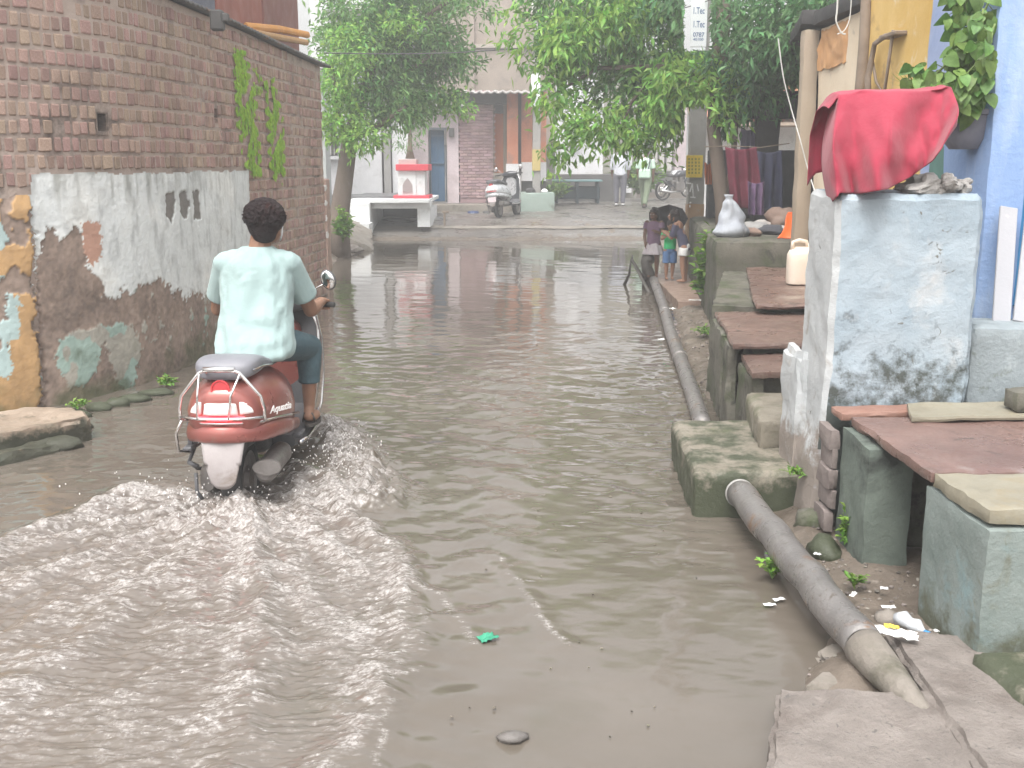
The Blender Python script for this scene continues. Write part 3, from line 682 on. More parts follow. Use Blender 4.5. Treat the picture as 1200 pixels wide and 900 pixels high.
pts = [at_z(824, 500, .045), at_z(812, 462, .045), at_z(797, 420, .05), at_z(786, 390, .07), at_z(778, 360, .09), at_z(766, 328, .13)]
pp = []
for i in range(len(pts)-1):
    for k in range(8): pp.append(pts[i].lerp(pts[i+1], k/8)+Vector((0, 0, .006*mnoise.noise(Vector((i+k/8, 0, 0))*2))))
pp.append(pts[-1]); m = MB().tube(pp, .057, 18, True); m.build('pipe_barrel', MAT['pipe'], t, True)
for k in (16, 30): m = MB().tube([pp[k], pp[k].lerp(pp[k+1], .35)], .066, 18, True); m.build('pipe_collar', MAT['pipe'], t, True)
# ---- concrete block and stairs
tag(MB().rbox([(.885, 4.98), (1.56, 4.98), (1.60, 6.02), (.93, 6.05)], -.14, [.225, .235, .24, .23], cell=.032, amp=.008, rnd=.02, seed=1).build('concrete_step_block', MAT['step'], None, True),
    'big square mossy concrete block standing in the water, the lowest step beside the blue pillar', 'step')
tag(MB().rbox([(1.29, 5.40), (1.75, 5.42), (1.8, 6.10), (1.37, 6.10)], .2, .385, cell=.032, amp=.008, rnd=.02, seed=2).build('second_step', MAT['step'], None, True),
    'narrow mossy concrete step directly on top of the big square block in the water', 'step')
def slab(name, lab, q, z0, z1, seed, mt='slate', cell=.05, amp=.006): tag(MB().rbox(q, z0, z1, cell=cell, amp=amp, rnd=.01, seed=seed).build(name, MAT[mt], None, True), lab, 'step')
st = thing('slab_stairs', 'wet reddish stone slab stairs with mossy upright side stones leading to the house', 'stairs')
def sp(name, q, z0, z1, seed, mt='slate', cell=.035, amp=.011, lab=None):
    o = MB().rbox(q, z0, z1, cell=cell, amp=amp, rnd=.01, seed=seed).build(name, MAT[mt], st, True)
    if lab: o['label'] = lab
sp('step_slab', [(1.375, 6.02), (2.3, 6.02), (2.3, 6.62), (1.43, 6.60)], .475, .525, 3)
sp('step_slab', [(1.36, 6.50), (2.4, 6.50), (2.4, 7.02), (1.42, 7.0)], .56, .605, 4)
sp('step_slab', [(1.42, 6.98), (2.4, 6.98), (2.4, 7.45), (1.47, 7.45)], .567, .612, 14, lab='pale worn middle slab')
sp('step_slab', [(1.46, 7.42), (2.5, 7.42), (2.5, 7.95), (1.52, 7.95)], .564, .610, 5)
sp('step_slab', [(1.76, 7.68), (2.9, 7.68), (2.9, 8.75), (1.95, 8.75)], .655, .70, 6)
sp('step_slab', [(1.96, 8.73), (2.9, 8.73), (2.9, 10.5), (2.30, 10.5)], .648, .693, 7)
sp('side_stone', [(1.39, 6.06), (1.47, 6.06), (1.5, 6.6), (1.42, 6.6)], -.14, .475, 8, 'mossy', amp=.014)
sp('side_stone', [(1.37, 6.64), (1.43, 6.62), (1.46, 7.0), (1.40, 7.0)], -.14, .56, 9, 'mossy', amp=.016)
sp('side_stone', [(1.41, 7.06), (1.47, 7.04), (1.49, 7.42), (1.43, 7.42)], -.14, .565, 10, 'mossy', amp=.016)
sp('side_stone', [(1.46, 7.5), (1.55, 7.5), (1.56, 7.9), (1.47, 7.9)], -.14, .565, 11, 'mossy', amp=.016)
sp('riser', [(1.44, 6.12), (2.3, 6.12), (2.3, 6.2), (1.44, 6.2)], .3, .475, 12, 'mossy')
sp('riser', [(1.46, 6.62), (2.3, 6.62), (2.3, 6.7), (1.46, 6.7)], .3, .56, 13, 'mossy')
sp('riser', [(1.84, 7.86), (2.9, 7.86), (2.9, 7.95), (1.85, 7.95)], .3, .655, 15, 'mossy')
sp('stair_core', [(1.5, 7.95), (2.9, 7.95), (2.9, 10.6), (2.1, 10.6)], -.14, .648, 16, 'mossy', cell=.12)
# ---- kerb slab the children stand on
tag(MB().rbox([(1.93, 12.35), (2.75, 12.35), (2.9, 15.7), (2.02, 15.7)], -.14, [.115, .12, .12, .11], cell=.08, amp=.012, rnd=.02, seed=20).build('kerb_slab', mat('brown_kerb', [(.19, .125, .095), (.29, .21, .165)], 4, .45, .5, 30, stain=((.32, .28, .24), 4, .58, .12)), None, True),
    'low brown stone ledge where the three children stand beside the utility pole', 'ledge')
# ---- veranda plinth
tag(MB().rbox([(2.00, 10.55), (4.6, 10.55), (4.6, 15.5), (2.55, 15.5)], -.14, .94, cell=.09, amp=.018, rnd=.03, seed=21).build('veranda_plinth', MAT['mossy'], None, True),
    'tall mossy concrete plinth under the dark veranda, behind the slab stairs', 'plinth')
# ---- blue-white pillar
def pwarp(p):
    if p.z < .75:
        k = (.75-p.z)/.75; f = mnoise.noise(Vector((p.y*5, p.z*5, 3)))
        p = Vector((p.x - .045*k + .03*f*k*2, p.y - .02*k + .04*k*mnoise.noise(Vector((p.x*5, p.z*5, 8))), p.z))
    return p
pil = thing('blue_pillar', 'thick blue-white lime washed masonry pillar with crumbling foot, red cloth on its top', 'pillar')
whites = mat('white_lime_wash', [(.40, .415, .42), (.50, .51, .51)], 4, .85, .8, 30, stain=((.28, .25, .22), 4, .57, .12), stain2=((.12, .115, .10), 7, .64, .06), lowmoss=((.23, .19, .16), .55))
m = MB().rbox([(1.425, 4.74), (2.075, 4.74), (2.10, 5.19), (1.425, 5.19)], .02, [1.565, 1.56, 1.57, 1.575], cell=.024, amp=.009, rnd=.022, seed=30, freq=7, warp=pwarp)
MATP = mat('blue_lime_wash_pillar', [(.27, .335, .385), (.37, .425, .465)], 3.5, .85, .9, 28, stain=((.50, .51, .51), 2.4, .56, .16), stain2=((.15, .15, .13), 15, .625, .05), bdist=.008, lowmoss=((.05, .055, .045), .95))
o = m.build('pillar_block', MATP, pil, True); o.data.materials.append(whites)
for p in o.data.polygons:
    if p.normal.x < -.55 and p.center.x < 1.55: p.material_index = 1
m = MB().rbox([(1.375, 5.02), (1.45, 5.02), (1.45, 5.34), (1.375, 5.34)], .02, .80, cell=.03, amp=.016, rnd=.03, seed=31); m.build('broken_footing', whites, pil, True)
# rubble on top of the pillar
for i, (px_, py_, D, r) in enumerate(((1083, 217, 4.84, (.095, .07, .045)), (1108, 222, 4.80, (.065, .06, .04)), (1126, 220, 4.88, (.05, .05, .034)))):
    p = at_d(px_, py_, D); p.z = 1.572+r[2]*.6
    tag(MB().rock(p, r, i+3, 12, .75).build('mortar_lump', mat('pale_mortar', [(.30, .285, .27), (.42, .405, .385)], 14, .9, 1.0, 60) if i == 0 else bpy.data.materials['pale_mortar'], None, False), ['largest crumbly mortar lump on the pillar top, right beside the red cloth', 'middle small mortar lump on the pillar top', 'small mortar lump at the right end of the pillar top'][i], 'rubble', 'mortar lumps on the pillar')
# ---- low wall right of the pillar with white boards leaning on it
tag(MB().rbox([(2.09, 4.80), (4.2, 4.80), (4.2, 5.10), (2.10, 5.12)], .0, .965, cell=.04, amp=.012, rnd=.02, seed=40).build('low_wall', mat('low_wall', [(.22, .25, .26), (.31, .35, .37)], 4, .85, .8, 35, stain=((.09, .105, .06), 4.5, .52, .12), stain2=((.40, .44, .46), 2, .55, .15)), None, True),
    'low grey mossy wall to the right of the blue pillar, carrying the white boards', 'wall')
bm = mat('white_board', [(.32, .32, .34), (.38, .38, .40)], 2, .6, .15, 40, stain=((.55, .52, .5), 6, .62, .1))
for i, (xb, xt) in enumerate(((1178, 1191), (1203, 1216))):
    b = at_d(xb-5, 379, 4.98); tp = at_d(xt-9 if i == 0 else xt-4, 244+i*12, 5.22); dv = (tp-b); L = dv.length
    q = dv.to_track_quat('Z', 'Y').to_matrix(); m = MB()
    wd_ = .085
    c = (b+tp)/2; ax = dv.normalized(); sd_ = Vector((1, 0, -.05)).normalized(); nn = ax.cross(sd_).normalized(); sd_ = nn.cross(ax).normalized()
    R = Matrix((sd_, nn, ax)).transposed(); m.box(c + Vector((0, 0, .004)), (wd_ + .006*i, .014, L), R, ch=.003)
    tag(m.build('white_board', bm), ['full-width narrow white board leaning on the blue house wall', 'white board cut off by the right edge of the photo, leaning beside its twin'][i], 'board', 'white boards on the low wall')
# ---- stone-slab bench
ben = thing('slab_bench', 'wide reddish stone slab bench on pale green cement supports in the right foreground', 'bench')
ZB = .62
def qb(*p): return [tuple(at_z(a, b, ZB)[:2]) for a, b in p]
A0, A1, A2, A3 = at_z(988, 486, ZB), at_z(1091, 553, ZB), at_z(1160, 597, ZB), at_z(1330, 600, ZB)
o = MB().rbox([A1[:2], (3.2, A1.y+.02), (3.2, 4.66), (A0.x+.02, A0.y-.04)], ZB-.045, ZB, cell=.03, amp=.007, rnd=.008, seed=50).build('seat_slab', MAT['redslab'], ben, True); o['label'] = 'red stone seat slab'
o = MB().rbox([A2[:2], (3.2, A2.y+.01), (3.2, A1.y+.015), (A1.x+.005, A1.y-.004)], ZB-.055, ZB-.002, cell=.02, amp=.007, rnd=.006, seed=51, freq=11).build('seat_slab', MAT['beigeslab'], ben, True); o['label'] = 'beige front seat slab with a chipped edge'
o = MB().rbox([(A0.x-.005, A0.y+.0), (1.95, 4.60), (2.0, 4.73), (A0.x-.005, 4.70)], ZB-.03, ZB+.006, cell=.03, amp=.008, rnd=.008, seed=52).build('seat_slab', mat('rust_slab', [(.22, .11, .08), (.27, .16, .125)], 5, .6, .5, 40), ben, True)
B = at_z(1058, 473, ZB+.02)
tag(MB().rbox([at_z(1068, 488, ZB+.03)[:2], (2.85, 4.42), (2.9, 4.70), at_z(1062, 471, ZB+.03)[:2]], ZB+.004, ZB+.03, cell=.035, amp=.006, rnd=.006, seed=53).build('loose_slab', MAT['beigeslab'], None, True),
    'thin pale loose stone slab lying on the red bench slab against the pillar wall', 'slab')
tag(MB().rect(2.14, 2.34, 4.42, 4.56, ZB+.031, ZB+.125, cell=.03, amp=.008, rnd=.015, seed=54).build('mossy_brick_block', MAT['mossy'], None, True), 'small green mossy block on the pale loose slab at the right edge of the photo', 'block')
F0 = at_z(1143, 782, .08); BX = F0.x
m = MB().rbox([(BX-.005, 3.22), (2.9, 3.22), (2.9, 3.70), (BX-.02, 3.70)], .02, ZB-.062, cell=.03, amp=.006, rnd=.006, seed=55); m.build('front_support', MAT['box'], ben, True)
m = MB().rbox([(1.43, 4.13), (1.62, 4.13), (1.66, 4.55), (1.44, 4.52)], -.02, ZB-.045, cell=.03, amp=.007, rnd=.006, seed=56); m.build('rear_support', mat('dark_green_support', [(.085, .105, .09), (.16, .19, .16)], 5, .8, .6, 40, stain=((.04, .045, .04), 3, .5, .15)), ben, True)
m = MB().rbox([(1.60, 4.30), (3.0, 4.30), (3.0, 4.5), (1.60, 4.5)], -.02, ZB-.045, cell=.07, amp=.012, rnd=.016, seed=57); m.build('back_support', MAT['mossy'], ben, True)
for i, zz in enumerate((.10, .20, .29, .385, .475)):
    m = MB().rect(1.385+.015*(i%2), 1.43, 4.50, 4.68, zz-.005, zz+.088, cell=.022, amp=.012, rnd=.006, seed=60+i); m.build('brick', mat('foot_brick', [(.15, .12, .11), (.23, .195, .18)], 8, .85, .6, 50) if i == 0 else bpy.data.materials['foot_brick'], ben, True)
# ---- concrete in the foreground
tag(MB().rbox([at_z(890, 960, .06)[:2], (1.25, 2.1), (1.30, 3.02), at_z(912, 806, .09)[:2]], -.14, [.085, .10, .115, .095], cell=.022, amp=.010, rnd=.03, seed=70, freq=11).build('concrete_slab', MAT['concrete_pale'], None, True),
    'rough pinkish concrete slab in the bottom right corner with the pipe end buried in it', 'slab')
tag(MB().rbox([(1.20, 2.0), (1.70, 2.0), (1.60, 3.36), (1.29, 3.46)], -.12, [.145, .15, .135, .125], cell=.024, amp=.009, rnd=.03, seed=71, freq=12).build('cement_path', MAT['concrete_pale'], None, True), kind='structure')
tag(MB().rbox([(1.535, 2.05), (2.4, 2.05), (2.4, 3.19), (1.475, 3.19)], -.05, .165, cell=.03, amp=.008, rnd=.02, seed=72).build('kerb_step', MAT['step'], None, True),
    'low mossy concrete step at the right edge, in front of the green bench support', 'step')
tag(MB().rbox([at_z(940, 806, .04)[:2], at_z(1015, 806, .04)[:2], at_z(1010, 788, .04)[:2], at_z(958, 786, .04)[:2]], -.12, .05, cell=.025, amp=.012, rnd=.02, seed=73).build('flat_stone', MAT['concrete'], None, True), 'flat grey stone at the water edge just before the concrete slab', 'stone', 'stones beside the pipe')
tag(MB().rbox([at_z(972, 786, .04)[:2], at_z(1012, 786, .04)[:2], at_z(992, 752, .04)[:2], at_z(952, 756, .04)[:2]], -.12, [.03, .07, .06, .02], cell=.02, amp=.016, rnd=.02, seed=74).build('flat_stone', MAT['concrete'], None, True), 'tilted grey stone tucked against the left side of the thick pipe', 'stone', 'stones beside the pipe')
tag(MB().rock(at_z(956, 612, .08), (.10, .07, .07), 5).build('stone', MAT['mossy'], None, True), 'dark mossy stone between the big concrete block and the pillar foot', 'stone')
tag(MB().rock(at_z(966, 645, .06), (.07, .10, .06), 8).build('stone', MAT['step'], None, True), 'stone between the thick pipe and the crumbling pillar foot', 'stone')
tag(MB().rock(at_z(1040, 725, .06), (.05, .05, .03), 18).build('stone', MAT['concrete'], None, True), 'small grey stone on the mud under the slab bench', 'stone')
# gravel and crumbs on the mud strip
m = MB(); r_ = random.Random(9)
for i in range(650):
    y = r_.choice([r_.uniform(3.3, 4.8), r_.uniform(7.0, 12.3)]); xs_ = float(np.interp(y, _ys, _xs)); x = xs_+r_.uniform(-.02, .55)
    s_ = r_.uniform(.003, .011)*(1 if y < 5 else 1.5); m.rock((x, y, gz(x, y)+s_*.3), (s_, s_*r_.uniform(.6, 1.2), s_*.6), i, 0)
tag(m.build('gravel', mat('gravel', [(.13, .11, .095), (.24, .215, .19)], 9, .8, .3, island=.5)), 'small stones and grit scattered on the mud beside the pipe', 'gravel', kind='stuff')

# ================================================================ RIGHT HOUSES
lav = mat('lavender_blue_wall', [(.27, .34, .53), (.35, .43, .62)], 2.2, .85, .4, 20, stain=((.42, .48, .62), 1.6, .5, .2), stain2=((.18, .2, .28), 5, .64, .08))
blue = mat('blue_wall', [(.20, .31, .55), (.30, .42, .64)], 3, .8, .6, 24, stain=((.42, .5, .62), 3, .5, .2), stretch=(1, 1, .25))
deep = mat('deep_blue_door', [(.02, .15, .33), (.035, .22, .42)], 3, .5, .2, 30, stretch=(1, 1, .2))
yel = mat('yellow_wall', [(.58, .37, .10), (.70, .50, .20)], 2, .85, .4, 20, stain=((.28, .17, .09), 2.6, .56, .15), stain2=((.72, .62, .44), 2.2, .56, .1))
cream = mat('cream_wall', [(.64, .52, .38), (.74, .64, .50)], 1.7, .85, .4, 20, stain=((.48, .25, .12), 1.2, .60, .05), stain2=((.5, .42, .33), 5, .6, .1))
h = thing('blue_house', 'lavender blue washed house wall with bright blue door and projecting pilaster at the far right', 'house')
m = MB().rect(2.62, 2.9, 5.87, 7.02, .0, 4.2, cell=.12, amp=.012, rnd=.01, seed=80, freq=2); m.build('street_wall', lav, h, True)
m = MB().rect(2.30, 2.52, 5.28, 5.86, .0, 4.0, cell=.09, amp=.014, rnd=.03, seed=81, freq=3); m.build('pilaster', blue, h, True)
m = MB().rect(2.52, 4.2, 5.5, 5.86, .0, 4.0, cell=.15, amp=.008, rnd=.01, seed=82, freq=2); m.build('front_wall', blue, h, True)
pa, pb = at_d(975, 58, 9.9), at_d(975, 58, 9.9)
m = MB().rbox([(2.862, 9.55), (2.90, 9.55), (2.90, 10.40), (2.862, 10.40)], [2.50, 2.62, 2.62, 2.50], 2.90, cell=.03, amp=.022, rnd=.02, seed=301, freq=8); _orangepatch = m
d_ = MB(); 
for i in range(6): d_.box((2.62+.14*i, 5.475, 2.0), (.134, .035, 2.05), ch=.006)
d_.build('door', deep, h); m = MB(); m.box((3.0, 5.46, 3.05), (1.0, .06, .07), ch=.008); m.box((2.54, 5.46, 2.0), (.04, .07, 2.1), ch=.006); m.build('door_frame', blue, h)
tg = mat('teal_green_door', [(.07, .16, .14), (.11, .22, .19)], 3, .7, .3, 24)
m = MB(); m.box((2.60, 6.35, .95), (.05, .75, 1.7), ch=.008); m.build('side_door', tg, h)
m = MB(); m.box((2.59, 5.93, .95), (.06, .05, 1.75), ch=.008); m.build('side_door_frame', deep, h)
h = thing('yellow_house', 'narrow yellow house wall with brown drain pipe, between the cream and the blue houses', 'house')
m = MB().rect(2.86, 3.4, 7.04, 9.15, .0, 4.4, cell=.12, amp=.014, rnd=.01, seed=84, freq=2); m.build('wall', yel, h, True)
brn = mat('brown_pipe', [(.16, .12, .09), (.28, .22, .17)], 5, .8, .4, 40)
m = MB().tube([(2.82, 8.98, .3), (2.81, 8.96, 1.6), (2.83, 8.95, 2.6), (2.82, 8.96, 4.4)], .045, 12); m.build('drain_pipe', brn, h, True)
m = MB().tube([(2.80, 8.62, 1.9), (2.76, 8.58, 2.35), (2.82, 8.66, 2.6), (2.78, 8.3, 2.62)], [.03, .025, .02, .02], 8); m.tube([(2.82, 8.7, 2.5), (2.8, 8.5, 2.3), (2.8, 8.3, 2.2), (2.8, 8.2, 2.65)], .012, 6); m.build('wall_bracket', brn, h, True)
m = MB(); m.box((2.82, 8.25, 2.62), (.1, .34, .03), ch=.006); m.build('small_shelf', brn, h)
h = thing('cream_house', 'cream coloured house corner with exposed orange plaster patch under a dark flat roof', 'house')
m = MB().rect(2.88, 3.4, 9.17, 10.45, .0, 2.93, cell=.1, amp=.012, rnd=.02, seed=86, freq=2); m.build('wall', cream, h, True)
_orangepatch.build('exposed_patch', mat('orange_undercoat', [(.46, .24, .10), (.56, .32, .16)], 3, .85, .5, 25), h, True)
col = mat('brown_grey_column', [(.30, .24, .18), (.42, .35, .27)], 2, .85, .5, 25, stretch=(1, 1, .3))
m = MB().rect(2.74, 2.90, 10.46, 10.62, .5, 2.93, cell=.06, amp=.010, rnd=.02, seed=87, freq=4); m.build('corner_column', col, h, True)
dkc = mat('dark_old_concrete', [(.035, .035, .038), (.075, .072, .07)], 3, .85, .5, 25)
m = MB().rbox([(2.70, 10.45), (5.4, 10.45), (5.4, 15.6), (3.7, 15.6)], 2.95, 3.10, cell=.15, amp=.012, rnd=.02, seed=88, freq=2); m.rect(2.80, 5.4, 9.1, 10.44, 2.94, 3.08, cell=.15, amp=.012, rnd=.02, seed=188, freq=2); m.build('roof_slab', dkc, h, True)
# dark veranda behind
v = thing('dark_veranda', 'dark open veranda with square post and lintel standing on the mossy plinth', 'veranda')
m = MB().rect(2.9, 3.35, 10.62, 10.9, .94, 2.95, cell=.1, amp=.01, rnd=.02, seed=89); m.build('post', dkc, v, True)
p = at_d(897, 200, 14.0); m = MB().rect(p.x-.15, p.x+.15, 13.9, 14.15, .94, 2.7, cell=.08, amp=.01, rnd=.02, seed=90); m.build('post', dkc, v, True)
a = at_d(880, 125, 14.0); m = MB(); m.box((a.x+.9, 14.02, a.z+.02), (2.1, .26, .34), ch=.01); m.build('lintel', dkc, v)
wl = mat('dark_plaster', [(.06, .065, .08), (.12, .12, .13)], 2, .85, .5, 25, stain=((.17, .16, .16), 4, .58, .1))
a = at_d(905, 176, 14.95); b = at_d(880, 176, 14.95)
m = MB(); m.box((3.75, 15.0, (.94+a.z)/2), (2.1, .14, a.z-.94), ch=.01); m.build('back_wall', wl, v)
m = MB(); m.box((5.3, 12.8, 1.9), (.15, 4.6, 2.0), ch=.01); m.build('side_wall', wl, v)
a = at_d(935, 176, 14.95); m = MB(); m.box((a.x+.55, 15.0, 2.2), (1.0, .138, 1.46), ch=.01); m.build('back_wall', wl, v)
# light house with tiled roof seen beyond the veranda
h = thing('far_tiled_house', 'distant white house with a red tiled roof glimpsed through the dark veranda', 'house')
wht = mat('white_wall', [(.66, .66, .66), (.78, .78, .78)], 1.5, .85, .3, 15, stain=((.5, .5, .48), 2, .58, .15))
a, b = at_d(832, 190, 23), at_d(990, 60, 23); m = MB(); m.box(((a.x+b.x)/2+.4, 23.2, 1.6), (b.x-a.x+1.6, .3, 2.6), ch=.01); m.build('wall', wht, h)
til = mat('roof_tiles', [(.33, .13, .08), (.48, .24, .16)], 3, .8, .4, 30, island=.3)
mm = MB(); mm.tube([(0, 0, 0), (0, .34, .03)], [.075, .065], 8, False); tme = bpy.data.meshes.new('tile'); tme.from_pydata(mm.v, [], mm.f); tme.materials.append(til)
A = at_d(836, 150, 22.4); 
for i in range(20):
    for j in range(7):
        o = bpy.data.objects.new('roof_tile', tme); COL.objects.link(o); o.parent = h
        o.location = (A.x-.35+.15*i, 22.1+.27*j, A.z+.15+.15*j); o.rotation_euler = (.5, random.uniform(-.05, .05), random.uniform(-.04, .04))
m = MB(); m.add([(A.x-.5, 22.0, A.z+.04), (A.x+2.8, 22.0, A.z+.04), (A.x+2.8, 24.2, A.z+1.25), (A.x-.5, 24.2, A.z+1.25)], [(0, 1, 2, 3)]); o = m.build('roof_deck', brn, h); sd = o.modifiers.new('t', 'SOLIDIFY'); sd.thickness = .04

# ---- red cloth draped over the pillar
pts_top = [(972, 128), (985, 112), (1010, 108), (1045, 107), (1080, 107), (1105, 105), (1114, 102)]
pts_bot = [(971, 241), (985, 226), (1006, 227), (1040, 222), (1068, 207), (1093, 188), (1121, 148)]
def ipt(pts, u):
    k = u*(len(pts)-1); i = min(int(k), len(pts)-2); f = k-i; return (pts[i][0]*(1-f)+pts[i+1][0]*f, pts[i][1]*(1-f)+pts[i+1][1]*f)
def cloth(u, v):
    # v 0..0.55 front (bottom to top), .55..0.62 ridge, ..1 back
    top = ipt(pts_top, u); bot = ipt(pts_bot, u)
    if v <= .6:
        t = v/.6; a = bot[0]*(1-t)+top[0]*t; b = bot[1]*(1-t)+top[1]*t
        a -= 9*math.sin(math.pi*t)*(1-u)**3 - 5*math.sin(math.pi*t)*u**4
        D = 4.70 + .20*t**1.3
        fold = .075*math.sin(9*u + 5.5*(1-t)*(u-.35)) * (1-.7*t) + .034*math.sin(26*u - 11*t*(u-.2)) * (1-.55*t) + .012*math.sin(50*u+9*t)*(1-t) + .010*mnoise.noise(Vector((u*9, t*5, 2)))
        V_ = .05*max(0, 1-abs(u-.30-.42*(1-t)*(1 if u > .5 else -1))*7)     # diagonal folds meeting low in the middle
        D += .30*max(0, 1-u/.14)**1.6
        D += fold - V_*.6*math.sin(math.pi*min(1, t*1.2))
        return at_d(a, b, D)
    t = (v-.6)/.4; a, b = top; p = at_d(a, b, 4.90); p.y += .30*min(1, t*1.6); p.z += .018*math.sin(math.pi*min(1, t*2)) - max(0, t-.45)*.62 + .01*mnoise.noise(Vector((u*7, t*4, 7)))
    p.y += .02*math.sin(13*u)*t; return p
m = MB().grid(cloth, 110, 80)
redc = mat('red_cloth', [(.30, .024, .05), (.35, .038, .068)], 3, .85, .25, 26, sheen=.2, trans=.10, bdist=.02)
o = m.build('red_cloth', redc, None, True); tag(o, 'bright crimson red cloth draped over the top of the blue-white pillar', 'cloth'); sd = o.modifiers.new('t', 'SOLIDIFY'); sd.thickness = .003
# ---- plant in hanging pot on the pilaster
pt = thing('potted_creeper', 'leafy green creeper with heart shaped leaves in a grey pot fixed on the blue pilaster', 'plant')
potm = mat('grey_pot', [(.13, .13, .16), (.20, .20, .23)], 4, .7, .3, 30)
pc = at_d(1132, 158, 5.45); pc.z -= .07
m = MB().lathe([(.0, 0), (.075, 0), (.115, .05), (.125, .16), (.135, .165), (.135, .19), (.118, .19), (.105, .15), (.0, .15)], pc, 20); m.build('pot', potm, pt, True, 50)
stemm = mat('stem', [(.10, .16, .04), (.16, .22, .07)], 5, .7)
leafm = mat('heart_leaf', [(.08, .16, .035), (.19, .33, .08)], 2, .42, .15, 60, island=.35, trans=.35)
def heart(sz, bend):
    pr = [(0, 0), (.22, -.10), (.42, .02), (.48, .25), (.36, .58), (.15, .86), (0, 1.0)]
    mm = MB(); n = len(pr); vs = [(0, y, -.02 - bend*y*y) for x, y in pr] + [(x, y, .10*x - bend*y*y) for x, y in pr[1:-1]] + [(-x, y, .10*x - bend*y*y) for x, y in pr[1:-1]]
    R_ = lambda i: n + i-1 if 0 < i < n-1 else i
    L_ = lambda i: n + (n-2) + i-1 if 0 < i < n-1 else i
    fs = []
    for i in range(n-1):
        a, b = R_(i), R_(i+1)
        if i == 0: fs += [(0, b, 1), (0, 1, L_(1))]
        elif i == n-2: fs += [(i, a, n-1), (i, n-1, L_(i))]
        else: fs += [(i, a, b, i+1), (i, i+1, L_(i+1), L_(i))]
    me = bpy.data.meshes.new('leaf'); me.from_pydata([(x*sz, y*sz, z*sz) for x, y, z in vs], [], fs); me.materials.append(leafm)
    me.polygons.foreach_set('use_smooth', [True]*len(me.polygons)); return me
hearts = [heart(1, .25), heart(1, .5), heart(1, .1)]
vines = [[(1162, -5, 5.35), (1142, 38, 5.33), (1116, 68, 5.33), (1092, 92, 5.36)], [(1166, 28, 5.3), (1150, 68, 5.28), (1128, 92, 5.28), (1104, 106, 5.3)], [(1120, -10, 5.4), (1118, 30, 5.4), (1128, 60, 5.38)], [(1130, 130, 5.44), (1112, 108, 5.40), (1095, 95, 5.42), (1080, 88, 5.46), (1066, 84, 5.5)], [(1132, 130, 5.40), (1135, 100, 5.36), (1138, 70, 5.4), (1141, 40, 5.42), (1142, 5, 5.45), (1140, -40, 5.5)],
         [(1128, 130, 5.42), (1122, 95, 5.40), (1120, 70, 5.43), (1135, 30, 5.40), (1130, -20, 5.4)], [(1130, 132, 5.38), (1115, 115, 5.3), (1100, 112, 5.28), (1085, 105, 5.28)], [(1135, 130, 5.36), (1150, 110, 5.3), (1152, 85, 5.28), (1150, 50, 5.28), (1152, 10, 5.3)],
         [(1130, 130, 5.40), (1118, 120, 5.36), (1108, 104, 5.33), (1090, 99, 5.35)], [(1131, 130, 5.36), (1129, 110, 5.3), (1124, 96, 5.28), (1118, 88, 5.3)]]
ms = MB(); r_ = random.Random(12)
for vi, vn_ in enumerate(vines):
    pts = [at_d(*q) for q in vn_]; ms.tube(pts, .006, 6)
    for i in range(len(pts)-1):
        for k in range(10):
            p = pts[i].lerp(pts[i+1], r_.random()); out = Vector((r_.gauss(-.2, .7), r_.gauss(-.6, .5), r_.gauss(.1, .6))).normalized(); q = p+out*r_.uniform(.02, .07)
            ms.tube([p, q], .0022, 4); o = bpy.data.objects.new('leaf', r_.choice(hearts)); COL.objects.link(o); o.parent = pt
            drp = (out*.5+Vector((0, 0, -.75))+Vector((r_.gauss(0, .3), r_.gauss(0, .3), 0))).normalized()
            nrm = Vector((r_.gauss(-.1, .4), -1+r_.gauss(0, .35), r_.gauss(.45, .3))); xx = drp.cross(nrm).normalized(); zz = xx.cross(drp).normalized()
            s_ = r_.uniform(.045, .085); o.matrix_local = Matrix.Translation(q) @ Matrix((xx*s_, drp*s_, zz*s_)).transposed().to_4x4()
ms.build('stem', stemm, pt, True)
# spiky tuft left of the creeper
gm = mat('grass_blade', [(.16, .26, .03), (.30, .42, .06)], 3, .6, 0, island=.3, trans=.3)
def tuft(name, lab, c, n, hgt, spread, cat='plant', wdt=.006, seed=0, matl=None, group=None):
    m = MB(); r = random.Random(seed); c = Vector(c)
    for i in range(n):
        a = r.uniform(0, 6.28); b = c+Vector((math.cos(a), math.sin(a), 0))*r.uniform(0, spread*.35); dr = Vector((math.cos(a), math.sin(a), 0)); L = hgt*r.uniform(.5, 1); w_ = Vector((-dr.y, dr.x, 0))*wdt
        p1 = b+dr*spread*.3*r.random()+Vector((0, 0, L*.6)); p2 = b+dr*spread*r.uniform(.4, 1)+Vector((0, 0, L*r.uniform(.7, 1)))
        m.add([b-w_, b+w_, p1+w_, p1-w_, p2], [(0, 1, 2, 3), (3, 2, 4)])
    return tag(m.build(name, matl or gm), lab, cat, group)
